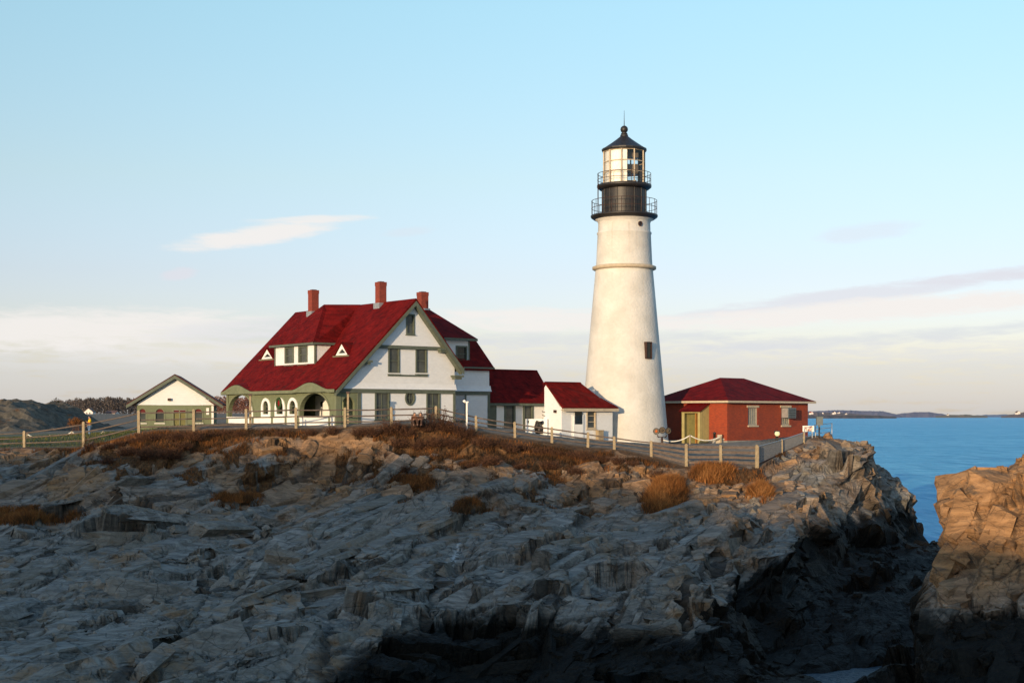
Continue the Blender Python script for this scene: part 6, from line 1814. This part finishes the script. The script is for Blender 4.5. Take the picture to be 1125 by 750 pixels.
# machine in a white housing by the passage
P1 = W(590, 483, 103.8); s_ = 103.8 / FPX; ut = empty('generator', P1)
tag(ut, 'white boxed generator with open dark front beside the passage wing', 'machine')
x0, x1, zt = -12.5 * s_, 11.5 * s_, 23.0 * s_
m = MB(); m.box(x0, -2.0 * s_, 0.0, 1.0, -0.4, zt); m.box(7.0 * s_, x1, 0.0, 1.0, -0.4, zt); m.box(-2.0 * s_, 7.0 * s_, 0.0, 1.0, zt - 0.2, zt); m.box(-2.0 * s_, 7.0 * s_, 0.5, 1.0, -0.4, zt - 0.2); m.box(-2 * s_, 7 * s_, 0.0, 0.5, -0.4, 5.5 * s_)
m.build('housing', 'white_paint', ut)
m = MB(); m.tube([(-1.2 * s_, 0.2, 7 * s_), (-0.8 * s_, 0.0, 15 * s_), (0.5 * s_, -0.1, 19.5 * s_), (6.0 * s_, -0.1, 19.0 * s_)], 0.16, 10); m.tube([(0, 0.25, 11 * s_), (6 * s_, 0.25, 11 * s_)], 0.28, 12); m.build('engine', 'black_iron', ut)
MB().box(-10.3 * s_, -9.0 * s_, -0.03, -0.003, 18.5 * s_, 21.5 * s_).build('vent', 'black_iron', ut)
P1 = W(602, 462, 104.0); lt = empty('lattice_mast', W(602, 484, 104.3)); s_ = 104.3 / FPX
tag(lt, 'dark lattice mast with side arms at the corner between passage wing and entry room', 'mast')
m = MB()
for k in range(7): m.bar((-0.12, 0, 6 * s_ * k), (0.12, 0, 6 * s_ * (k + 0.6)), 0.05)
m.tube([(-0.14, 0, -0.3), (-0.14, 0, 40 * s_)], 0.035, 6); m.tube([(0.14, 0, -0.3), (0.14, 0, 40 * s_)], 0.035, 6); m.build('mast_frame', 'black_iron', lt)
for zz in (23, 27, 31): 
    m = MB(); m.tube([(-0.14, 0, zz * s_), (-0.42, 0, (zz + 1) * s_), (-0.42, 0, (zz + 3.2) * s_)], 0.03, 6); m.build('side_arm', 'black_iron', lt)
# white lamp post and slim posts in front of the house
P1 = W(512.8, 473, 95.2); s_ = 95.2 / FPX; lp = empty('lamp_post', P1)
tag(lp, 'slim white lamp post with a small lamp arm before the right end of the house', 'lamp post')
m = MB(); m.bar((0, 0, -0.5), (0, 0, 31 * s_), 0.11); m.bar((-0.18, 0, 31.5 * s_), (0.12, 0, 31.5 * s_), 0.08); m.build('pole', 'sign_white', lp)
m = MB(); m.lathe([(0.001, -0.10), (0.08, -0.07), (0.11, 0.0), (0.08, 0.07), (0.001, 0.10)], 14); o = m.build('lamp', 'sign_white', lp); o.location = (-0.16, 0, 32.5 * s_)
for (px, t, b, Y, lab) in ((275, 432.5, 472, 96, 'slim pale post with a dark cap before the left porch arch'), (382.3, 430, 469, 95.5, 'slim pale post with a dark cap at the right corner of the porch')):
    p = W(px, b, Y); h = (b - t) / FPX * Y
    r_o = empty('slim_post', p); tag(r_o, lab, 'post')
    MB().bar((0, 0, -0.5), (0, 0, h - 0.14), 0.13).build('shaft', 'post_wood', r_o)
    m = MB(); m.box(-0.11, 0.11, -0.11, 0.11, h - 0.14, h); m.build('cap', 'brown_iron', r_o)

# ---------------------------------------------------------------- people
def skin_mesh(name, nodes, edges, mats, parent, sub=2):
    """one continuous surface grown round a skeleton: nodes name -> (x, y, z, r)"""
    me = bpy.data.meshes.new(name); keys = list(nodes)
    me.from_pydata([nodes[k][:3] for k in keys], [(keys.index(a), keys.index(b)) for a, b in edges], [])
    o = bpy.data.objects.new(name, me); COL.objects.link(o)
    md = o.modifiers.new('Skin', 'SKIN'); md.use_smooth_shade = True
    for i, k in enumerate(keys):
        v = me.skin_vertices[0].data[i]; v.radius = (nodes[k][3], nodes[k][3]); v.use_root = (i == 0)
    sb = o.modifiers.new('Sub', 'SUBSURF'); sb.levels = sub; sb.render_levels = sub
    dg = bpy.context.evaluated_depsgraph_get()
    me2 = bpy.data.meshes.new_from_object(o.evaluated_get(dg)); me2.name = name
    bpy.data.objects.remove(o)
    for m_ in mats: me2.materials.append(M[m_])
    for p_ in me2.polygons: p_.use_smooth = True
    o = bpy.data.objects.new(name, me2); COL.objects.link(o); o.parent = parent
    return o
def figure(loc, rz, label, group, pose, jacket, trousers, band=None):
    root = empty('person', loc, rz); tag(root, label, 'person', group)
    J = dict(pelvis=(0, 0, .93, .125), spine=(0, .0, 1.10, .12), chest=(0, .01, 1.28, .14), neck=(0, .01, 1.45, .055), jaw=(0, -.015, 1.53, .066), head=(0, -.005, 1.62, .088),
             nose=(0, -.105, 1.565, .012), lsh=(.16, .01, 1.39, .058), lel=(.225, .04, 1.12, .043), lwr=(.20, -.12, .95, .03), lpalm=(.19, -.19, .91, .034),
             rsh=(-.16, .01, 1.39, .058), rel=(-.225, .04, 1.12, .043), rwr=(-.20, -.12, .95, .03), rpalm=(-.19, -.19, .91, .034),
             lhip=(.085, 0, .88, .09), lkn=(.10, -.03, .49, .06), lan=(.10, .03, .09, .042), lto=(.11, -.12, .04, .036),
             rhip=(-.085, 0, .88, .09), rkn=(-.10, -.03, .49, .06), ran=(-.10, .03, .09, .042), rto=(-.11, -.12, .04, .036))
    J.update(pose)
    E = [('pelvis', 'spine'), ('spine', 'chest'), ('chest', 'neck'), ('neck', 'jaw'), ('jaw', 'head'), ('jaw', 'nose')]
    for s in 'lr':
        E += [('chest', s + 'sh'), (s + 'sh', s + 'el'), (s + 'el', s + 'wr'), (s + 'wr', s + 'palm'), ('pelvis', s + 'hip'), (s + 'hip', s + 'kn'), (s + 'kn', s + 'an'), (s + 'an', s + 'to')]
        w, p = Vector(J[s + 'wr'][:3]), Vector(J[s + 'palm'][:3]); d = (p - w).normalized(); side = d.cross(Vector((0, 0, 1))).normalized()
        for i, (o_, l_) in enumerate(((-.026, .062), (-.009, .075), (.009, .07), (.026, .055))):
            a = p + side * o_ + d * .02; b = a + d * l_ * .55 - Vector((0, 0, .006)); c = b + d * l_ * .4 - Vector((0, 0, .022))
            for nm, q in (('a', a), ('b', b), ('c', c)): J[f'{s}f{i}{nm}'] = (*q, .0085)
            E += [(s + 'palm', f'{s}f{i}a'), (f'{s}f{i}a', f'{s}f{i}b'), (f'{s}f{i}b', f'{s}f{i}c')]
        sg = 1 if s == 'l' else -1
        a = w.lerp(p, .5) - side * .035 * 1; b = a - side * .025 + d * .04
        J[s + 't0'] = (*a, .0095); J[s + 't1'] = (*b, .009)
        E += [(s + 'palm', s + 't0'), (s + 't0', s + 't1')]
    skin_mesh('body', J, E, ['skin'], root)
    g = lambda k, e: (*J[k][:3], J[k][3] + e)
    def mid(a, b, t, r): p = Vector(J[a][:3]).lerp(Vector(J[b][:3]), t); return (*p, r)
    JJ = dict(chest=g('chest', .035), spine=g('spine', .045), hem=mid('spine', 'pelvis', .75, .165), collar=mid('chest', 'neck', .7, .075))
    EE = [('chest', 'spine'), ('spine', 'hem'), ('chest', 'collar')]
    for s in 'lr':
        JJ[s + 'sh'] = g(s + 'sh', .022); JJ[s + 'el'] = g(s + 'el', .022); JJ[s + 'cuff'] = mid(s + 'el', s + 'wr', .88, .046)
        EE += [('chest', s + 'sh'), (s + 'sh', s + 'el'), (s + 'el', s + 'cuff')]
    jk = skin_mesh('jacket', JJ, EE, [jacket] + ([band] if band else []), root)
    if band:
        for p_ in jk.data.polygons:
            z = p_.center.z
            if 1.08 < z < 1.19 : p_.material_index = 1
    JT = dict(pelvis=g('pelvis', .022)); ET = []
    for s in 'lr':
        JT[s + 'hip'] = g(s + 'hip', .016); JT[s + 'kn'] = g(s + 'kn', .02); JT[s + 'hem'] = mid(s + 'kn', s + 'an', .93, .062)
        ET += [('pelvis', s + 'hip'), (s + 'hip', s + 'kn'), (s + 'kn', s + 'hem')]
        q = Vector(J[s + 'an'][:3]); t_ = Vector(J[s + 'to'][:3])
        skin_mesh('shoe', dict(a=(*(q - Vector((0, 0, .03))), .055), b=(*t_.lerp(q, .4), .055), c=(*t_, .048)), [('a', 'b'), ('b', 'c')], ['hair'], root, 1)
    skin_mesh('trousers', JT, ET, [trousers], root)
    h = Vector(J['head'][:3])
    skin_mesh('hair', dict(a=(*(h + Vector((0, .012, .045))), .108), b=(*(h + Vector((0, .05, -.03))), .098), c=(*(h + Vector((0, .045, -.09))), .06)), [('a', 'b'), ('b', 'c')], ['hair'], root)
    for sx in (-1, 1):
        m = MB(); m.lathe([(0.001, -.012), (.011, 0), (.001, .012)], 8); e_ = m.build('eye', 'sign_white', root); e_.location = h + Vector((.032 * sx, -.082, -.005))
    return root
pp = W(98.5, 481, 108)
figure(pp, R(-65), 'person standing in a yellow jacket with a red band and blue jeans behind the fence', None,
       dict(lel=(.24, -.02, 1.14, .043), lwr=(.14, -.20, 1.2, .03), lpalm=(.10, -.25, 1.24, .034)), 'yellow_cloth', 'denim', 'red_cloth')
def seated(sx):
    z = -.78
    P = {}
    for k, v in dict(pelvis=(0, 0, .93, .13), spine=(0, -.03, 1.10, .125), chest=(0, -.07, 1.27, .145), neck=(0, -.09, 1.43, .055), jaw=(0, -.13, 1.51, .066), head=(0, -.12, 1.60, .088), nose=(0, -.22, 1.545, .012),
                     lsh=(.16, -.07, 1.37, .058), rsh=(-.16, -.07, 1.37, .058), lel=(.19, -.20, 1.13, .045), rel=(-.19, -.20, 1.13, .045), lwr=(.12, -.36, 1.18, .03), rwr=(-.12, -.36, 1.18, .03), lpalm=(.06, -.41, 1.2, .034), rpalm=(-.06, -.41, 1.2, .034),
                     lhip=(.09, -.03, .90, .09), rhip=(-.09, -.03, .90, .09), lkn=(.13, -.40, 1.14, .062), rkn=(-.13, -.40, 1.14, .062), lan=(.12, -.55, .82, .042), ran=(-.12, -.55, .82, .042), lto=(.12, -.7, .79, .036), rto=(-.12, -.7, .79, .036)).items():
        P[k] = (v[0], v[1], v[2] + z, v[3])
    return P
gz = W(456, 466.5, 93.6)
a = figure(Vector((W(455.2, 466, 93.4).x, 93.4, gz.z - 0.06)), R(12), 'person in a rust brown jacket seated on the bank, left of the pair', None, seated(0), 'rust_cloth', 'brown_cloth')
b = figure(Vector((W(462.5, 466, 93.4).x, 93.4, gz.z - 0.06)), R(-8), 'person in a dark brown jacket seated on the bank, right of the pair', None, seated(0), 'brown_cloth', 'brown_cloth')
# ---------------------------------------------------------------- vegetation
rv = np.random.default_rng(5)
def leaf_mat(name, stops):
    m, t, b = new_mat(name)
    a = t.attr('shade').outputs['Fac']
    rp = t.new('ShaderNodeValToRGB'); t.put(rp.inputs[0], a)
    e = rp.color_ramp.elements
    for i, (p, c) in enumerate(stops):
        k = e[0] if i == 0 else (e[len(e) - 1] if i == len(stops) - 1 else e.new(p))
        k.position = p; k.color = (*c, 1)
    t.put(b.inputs['Base Color'], rp.outputs[0]); b.inputs['Roughness'].default_value = 0.85
    b.inputs['Specular IOR Level'].default_value = 0.1
    return m
M['dry_grass'] = leaf_mat('dry_grass', [(0.0, (0.035, 0.022, 0.012)), (0.4, (0.10, 0.050, 0.022)), (0.72, (0.25, 0.092, 0.025)), (1.0, (0.36, 0.165, 0.055))])
M['twigs'] = leaf_mat('twigs', [(0.0, (0.03, 0.018, 0.013)), (0.6, (0.085, 0.042, 0.026)), (1.0, (0.16, 0.075, 0.038))])
M['lawn_grass'] = leaf_mat('lawn_grass', [(0.0, (0.035, 0.05, 0.015)), (0.6, (0.075, 0.09, 0.03)), (1.0, (0.15, 0.13, 0.05))])
M['winter_trees'] = leaf_mat('winter_trees', [(0.0, (0.045, 0.042, 0.045)), (0.6, (0.095, 0.082, 0.078)), (1.0, (0.15, 0.12, 0.10))])
M['russet_trees'] = leaf_mat('russet_trees', [(0.0, (0.07, 0.035, 0.030)), (0.6, (0.17, 0.08, 0.06)), (1.0, (0.25, 0.13, 0.085))])
M['evergreen'] = leaf_mat('evergreen', [(0.0, (0.012, 0.018, 0.010)), (1.0, (0.045, 0.055, 0.03))])
M['bark'] = simple('bark', (0.07, 0.055, 0.045), 0.9, 0.3, 6.0, 0.3)
def tri_mesh(name, V, shade, mat, parent=None, loc=None):
    """loose triangles as one mesh with a shade per face corner"""
    n = len(V) // 3
    me = bpy.data.meshes.new(name)
    me.vertices.add(len(V)); me.vertices.foreach_set('co', V.astype(np.float32).ravel())
    me.loops.add(len(V)); me.loops.foreach_set('vertex_index', np.arange(len(V), dtype=np.int32))
    me.polygons.add(n); me.polygons.foreach_set('loop_start', (np.arange(n) * 3).astype(np.int32)); me.polygons.foreach_set('loop_total', np.full(n, 3, np.int32))
    at = me.attributes.new('shade', 'FLOAT', 'POINT'); at.data.foreach_set('value', shade.astype(np.float32))
    me.materials.append(M[mat]); me.update(calc_edges=True); me.validate()
    o = bpy.data.objects.new(name, me); COL.objects.link(o); o.parent = parent
    if loc is not None: o.location = loc
    return o
def blades(P, h, w, lean):
    """grass blades: bent slivers of two triangles each"""
    n = len(P); a = rv.random(n) * 2 * np.pi
    side = np.stack([np.cos(a), np.sin(a), np.zeros(n)], -1) * w[:, None] / 2
    b = rv.random(n) * 2 * np.pi
    ld = np.stack([np.cos(b), np.sin(b), np.zeros(n)], -1) * (lean * h)[:, None]
    up = np.zeros((n, 3)); up[:, 2] = h
    p0 = P - side; p1 = P + side; m0 = P - side * 0.7 + up * 0.55 + ld * 0.35; m1 = P + side * 0.7 + up * 0.55 + ld * 0.35; tp = P + up + ld
    return np.stack([p0, p1, m1, p0, m1, m0, m0, m1, tp], 1).reshape(-1, 3)
vz = Nn[:, 2]
tz_ = np.clip(tuftf * (0.2 + 1.1 * n_w + 0.8 * (n_v - 0.5)) * 1.9 - 0.3, 0, 1)
pr_ = np.where(veg > 0.35, veg, 0) * (vz > 0.35) * (wf > 0.05) * (1 - left_lawn)
dens = pr_ * (0.5 + 1.2 * (n_v > 0.5)) + 2.2 * tz_ * (vz > 0.25)
cell_w = np.gradient(XX, axis=1).reshape(-1) * np.abs(np.gradient(YY, axis=0)).reshape(-1)
dens = dens * np.abs(cell_w); dens = np.where((Pd[:, 1] > 60) & (scr_x > -80) & (scr_x < 1180), dens, 0)
NB = 90000
sel = rv.choice(len(dens), NB, p=dens / dens.sum())
Pb = Pd[sel] + rv.normal(size=(NB, 3)) * np.array([0.09, 0.09, 0.0]) - np.array([0, 0, 0.04])
tall = np.clip(tz_[sel], 0, 1) * np.where(scr_x[sel] > 690, 1.0, 0.45)
hb = np.where((scr_x[sel] > 112) & (scr_x[sel] < 146), 0.55, 1.0) * (0.10 + 0.26 * rv.random(NB) * (0.4 + 1.2 * n_v[sel])) * (1 - tall) + tall * (0.25 + 0.70 * rv.random(NB))
Vb = blades(Pb, hb, 0.022 + 0.02 * rv.random(NB), 0.2 + 0.75 * rv.random(NB) ** 2)
pat_ = fbm(Pb[:, 0] * 1.1, Pb[:, 1] * 1.1, 401, 3)
shb = np.repeat(np.clip(-0.15 + 0.55 * rv.random(NB) + 1.1 * (pat_ - 0.28) + 0.42 * tall, 0, 1), 9)
tag(tri_mesh('dry_grass', Vb, shb, 'dry_grass'), kind='stuff')
# short lawn on the left
dl_ = left_lawn * np.abs(cell_w) * (scr_x > -60) * (scr_x < 320) * (Pd[:, 1] < 124)
NL = 14000
sl = rv.choice(len(dl_), NL, p=dl_ / dl_.sum())
Pl = Pd[sl] + rv.normal(size=(NL, 3)) * np.array([0.2, 0.2, 0]) - np.array([0, 0, .02])
tag(tri_mesh('lawn_grass', blades(Pl, 0.06 + 0.14 * rv.random(NL), 0.03 + 0.02 * rv.random(NL), 0.5 * rv.random(NL)), np.repeat(rv.random(NL), 9), 'lawn_grass'), kind='stuff')
# shrubs along the bank
def shrub_mesh(seed, n=130, h=0.9, w=0.6):
    r = np.random.default_rng(seed); tris = []; sh = []
    for i in range(n):
        a = r.random() * 2 * math.pi; q = r.random() ** 0.6; base = np.array([math.cos(a) * q * w * .35, math.sin(a) * q * w * .35, -0.12])
        d = np.array([math.cos(a) * q * 0.8, math.sin(a) * q * 0.8, 1.0]) + r.normal(size=3) * 0.22; d /= np.linalg.norm(d)
        L = h * (0.45 + 0.6 * r.random()); p = base; s_ = r.random()
        for k in range(3):
            d = d + r.normal(size=3) * 0.18; d /= np.linalg.norm(d); e = p + d * L / 3
            sd = np.cross(d, r.normal(size=3)); sd /= np.linalg.norm(sd) + 1e-9; wd = 0.014 * (1 - k * 0.28)
            tris += [p - sd * wd, p + sd * wd, e]; sh += [s_ * 0.6] * 3
            for j in range(3):
                t = p + (e - p) * r.random(); b = d + r.normal(size=3) * 0.6; b /= np.linalg.norm(b); l = 0.10 + 0.14 * r.random()
                sd = np.cross(b, r.normal(size=3)); sd /= np.linalg.norm(sd) + 1e-9
                tris += [t - sd * 0.008, t + sd * 0.008, t + b * l]; sh += [0.3 + s_ * 0.6] * 3
                if r.random() < 0.5:
                    c = t + b * l * 0.8; x = r.normal(size=3) * 0.03; y = r.normal(size=3) * 0.03; tris += [c, c + x, c + y]; sh += [0.5 + 0.5 * s_] * 3
            p = e
    return np.array(tris), np.array(sh)
shrub_src = []
for k, (n_, h_, w_) in enumerate([(150, 0.8, 0.9), (110, 1.15, 0.7), (170, 0.55, 1.1)]):
    V_, s_ = shrub_mesh(300 + k, n_, h_, w_)
    me_o = tri_mesh('bank_shrub', V_, s_, 'twigs'); shrub_src.append(me_o)
spots = [(100, 492, 1, 1.0), (118, 490, 2, .7), (134, 487, 2, .6), (147, 483, 2, .8), (162, 482, 0, 1.1), (178, 480, 2, 1.2), (196, 481, 0, 1.0), (215, 479, 2, 1.1), (232, 479, 0, .8), (247, 476, 2, 1.0),
         (140, 496, 2, 1.2), (160, 500, 0, 1.1), (185, 498, 2, 1.2), (120, 505, 2, 1.0), (205, 492, 0, .9), (262, 476, 2, 1.0), (291, 474, 0, .7), (312, 475, 2, .9), (340, 474, 2, .8), (365, 474, 0, .8), (395, 474, 2, 1.0), (410, 476, 0, 1.0),
         (425, 474, 1, .9), (438, 472, 0, 1.1), (448, 475, 2, 1.1), (470, 472, 1, 1.1), (484, 468, 1, 1.2), (492, 470, 0, 1.2), (501, 472, 1, 1.1), (509, 476, 0, 1.1), (518, 480, 1, .9), (440, 486, 2, 1.1), (460, 490, 0, 1.1), (478, 486, 2, 1.2), (497, 488, 0, 1.1),
         (530, 486, 2, 1.1), (545, 488, 0, 1.0), (560, 492, 2, 1.1), (578, 492, 0, 1.0), (596, 496, 2, 1.1), (612, 498, 0, 1.1), (628, 500, 2, 1.0), (645, 503, 0, 1.1), (662, 504, 2, 1.1), (680, 506, 0, .9), (697, 508, 2, 1.0),
         (540, 510, 2, 1.0), (570, 515, 0, .9), (605, 512, 2, 1.1), (635, 518, 0, .9), (720, 520, 2, .9), (425, 500, 2, 1.0), (445, 515, 0, .9), (410, 525, 2, .9), (520, 512, 2, 1.0)]
def hit(px, py):
    """nearest terrain vertex seen at a pixel"""
    m_ = (np.abs(scr_x - px) < 2.2) & (np.abs(scr_y - py) < 3.0) & (Pd[:, 1] < 118) & (Pd[:, 1] > 50)
    if not m_.any(): return None
    ii = np.nonzero(m_)[0]; return Pd[ii[np.argmin(Pd[ii, 1])]]
first = [True] * 3; ns = 0
for (px, py, k, s_) in spots:
    p = hit(px, py)
    if p is None: continue
    if first[k]: o = shrub_src[k]; first[k] = False
    else: o = shrub_src[k].copy(); COL.objects.link(o)
    o.location = (float(p[0]), float(p[1]), float(p[2])); o.rotation_euler = (0, 0, random.uniform(0, 6.28)); sc = s_ * random.uniform(.85, 1.15); o.scale = (sc, sc, sc * random.uniform(.85, 1.1))
    tag(o, 'low leafless reddish brown shrub on the rocky bank below the fence', 'shrub', 'shrubs on the bank below the fence')

# far woods
def tree_tris(x, y, z, h, r, kind=0):
    tris = []
    n = int(60 if kind == 0 else 46)
    for k in range(2):
        a = r.random() * 3.14; s_ = np.array([math.cos(a), math.sin(a), 0]) * h * .018
        tris += [np.array([x, y, z - 1]) - s_, np.array([x, y, z - 1]) + s_, np.array([x, y, z + h * .8])]
    for i in range(n):
        if kind == 0:
            t = r.random() ** .6; a = r.random() * 6.28; q = r.random() ** .5 * h * .36 * math.sin(math.pi * min(1, .25 + .72 * t)) 
            c = np.array([x + math.cos(a) * q, y + math.sin(a) * q, z + h * (.18 + .82 * t)])
            u = np.array([math.cos(a) * .5, math.sin(a) * .5, 1]) + r.normal(size=3) * .45; u *= h * .11 / np.linalg.norm(u); v = r.normal(size=3) * h * .022
        else:
            t = r.random(); a = r.random() * 6.28; q = (1 - t) * h * .22 * (.4 + .6 * r.random())
            c = np.array([x + math.cos(a) * q, y + math.sin(a) * q, z + h * (.08 + .9 * t)]); u = np.array([math.cos(a), math.sin(a), -.35]) * h * .09; v = r.normal(size=3) * h * .05
        tris += [c - v, c + v, c + u]
    return tris
def wood(name, rows, mat, seed, conifer=0.15):
    r = np.random.default_rng(seed); T_ = []; S_h = []
    for (p0, p1, Y, top0, top1, n) in rows:
        for i in range(n):
            px = p0 + (p1 - p0) * (i + r.random()) / n; Yt = Y * (1 + r.random() * .12)
            f = (px - p0) / (p1 - p0); zt = W(px, top0 + (top1 - top0) * f, Yt).z
            zb = 12.0; h = max(4.0, (zt - zb) * (0.72 + 0.36 * r.random()))
            kind = 1 if r.random() < conifer else 0
            tt = tree_tris((px - 562.5) / FPX * Yt, Yt, zb, h, r, kind); T_ += tt
            S_h += list(np.repeat((r.random(len(tt) // 3) * .5 + r.random() * .5) * (0.35 if kind else 1.0), 3))
    return tag(tri_mesh(name, np.array(T_), np.array(S_h), mat), kind='stuff')
wood('distant_wood', [(-60, 60, 1040, 447, 444, 60), (55, 100, 1010, 441, 440, 60), (85, 128, 990, 438, 437.5, 70), (118, 165, 1000, 437.5, 440, 70), (60, 170, 1080, 438, 438, 80)], 'winter_trees', 61)
wood('russet_wood', [(225, 310, 700, 437, 437.5, 130), (228, 300, 640, 446, 446, 80)], 'russet_trees', 67, 0.0)
ev = empty('pine_tree', W(63.5, 457, 235)); tag(ev, 'small dark evergreen standing on the skyline right of the rocky knoll', 'tree')
h_ = 17 / FPX * 235; T_ = tree_tris(0, 0, 0, h_, np.random.default_rng(3), 1) + tree_tris(0, 0, 0, h_, np.random.default_rng(4), 1) + tree_tris(0, 0, 0, h_ * .9, np.random.default_rng(6), 1)
tri_mesh('crown', np.array(T_), rv.random(len(T_)), 'evergreen', ev)
m = MB(); m.tube([(0, 0, -1), (0, 0, h_ * .4), (0, 0, h_ * .9)], .12, 6, radii=[.14, .1, .03]); m.build('trunk', 'bark', ev)
# russet thicket behind the person
T_ = []; r_b = np.random.default_rng(12)
for i in range(46):
    px = r_b.uniform(74, 94); p = W(px, 470 - abs(px - 84) * .0, 150)
    T_ += tree_tris(p.x, p.y + r_b.uniform(-1, 1), p.z, (470 - (457.5 + abs(px - 82) * .35)) / FPX * 150 * r_b.uniform(.6, 1), r_b, 0)
th = tri_mesh('thicket', np.array(T_), r_b.random(len(T_)), 'dry_grass'); tag(th, 'round russet brown thicket behind the person in the yellow jacket', 'shrub')

# ---------------------------------------------------------------- far houses
M['far_white'] = simple('far_white', (0.74, 0.70, 0.66), 0.8, 0.05, 0.5, 0.0)
M['far_roof'] = simple('far_roof', (0.13, 0.08, 0.07), 0.8, 0.2, 0.5, 0.0)
M['far_red'] = simple('far_red', (0.35, 0.05, 0.03), 0.8, 0.2, 0.5, 0.0)
def far_house(name, loc, rz, w, d, hw, hr, roofm, label, nwin=2):
    root = empty(name, loc, rz); tag(root, label, 'house')
    m = MB(); m.panel([(-w / 2, -3), (w / 2, -3), (w / 2, hw), (0, hw + hr), (-w / 2, hw)], [], d, FY(0.0)); m.build('wall', 'far_white', root)
    m = MB(); o_ = w * .06
    m.slab([(-w / 2 - o_, -o_, hw - .1 * hr), (0, -o_, hw + hr), (0, d + o_, hw + hr), (-w / 2 - o_, d + o_, hw - .1 * hr)], w * .04)
    m.slab([(0, -o_, hw + hr), (w / 2 + o_, -o_, hw - .1 * hr), (w / 2 + o_, d + o_, hw - .1 * hr), (0, d + o_, hw + hr)], w * .04)
    m.build('roof', roofm, root)
    for k in range(nwin):
        x = w * (-.5 + (k + 1) / (nwin + 1)); m = MB(); m.box(x - w * .06, x + w * .06, -w * .012, -w * .002, hw * .3, hw * .75); m.build('window', 'pane_dark', root)
    return root
s_ = 880 / FPX
far_house('far_house', W(97, 455.5, 880), R(8), 9.6 * s_, 12, 3.6 * s_, 4.0 * s_, 'far_roof', 'small distant white gabled house before the bare wood at the left')
s_ = 900 / FPX
b_ = far_house('far_house', W(129, 456, 900), R(80), 7, 11 * s_, 2.6 * s_, 2.6 * s_, 'far_roof', 'long low distant white house before the wood near the shed', 1)
far_house('far_house', W(104.5, 456, 905), R(15), 3.6 * s_, 8, 1.4 * s_, 1.2 * s_, 'far_roof', 'tiny white outbuilding just right of the distant gabled house', 1)
def on_shore(name, px, py):
    xs, Xv, Yv, Zs = SHORE[name]; i = int(np.argmin(np.abs(xs - px)))
    yy = HZ - (Zs[:, i] - CAM_Z) / Yv[:, i] * FPX
    j = int(np.argmax(yy <= py)); return Vector((float(Xv[j, i]), float(Yv[j, i]), float(Zs[j, i])))
for (nm, px, py, wpx, rf, lab) in [('near_shore_hill', 892.5, 455.0, 3.4, 'far_red', 'distant white house with a red roof on the far shore beside the brick building'),
                                   ('near_shore_hill', 890.5, 456.0, 2.6, 'far_roof', 'pale house by the far shore nearest the brick building'),
                                   ('near_shore_hill', 917.5, 455.3, 3.4, 'far_roof', 'larger pale house on the far shore among brown trees'),
                                   ('near_shore_hill', 922, 453.9, 2.0, 'far_roof', 'small white house highest on the far brown hill'),
                                   ('near_shore_hill', 904.5, 454.8, 1.8, 'far_roof', 'small pale house midway along the far brown shore'),
                                   ('near_shore_hill', 930.5, 455.2, 1.8, 'far_roof', 'small pale house right of the larger pale house on the far shore'),
                                   ('right_island', 1119, 455.4, 4.0, 'far_roof', 'pale building on the island at the right edge'),
                                   ('sand_spit', 1042, 456.2, 1.8, 'far_roof', 'tiny white building on the low sandy spit'),
                                   ('near_shore_hill', 738.5, 456.3, 3.2, 'far_red', 'distant house glimpsed between the lighthouse and the brick building')]:
    p = on_shore(nm, px, py); s_ = p.y / FPX
    far_house('far_house', p, R(random.uniform(-25, 25)), wpx * s_, wpx * s_, wpx * .45 * s_, wpx * .4 * s_, rf, lab, 2)
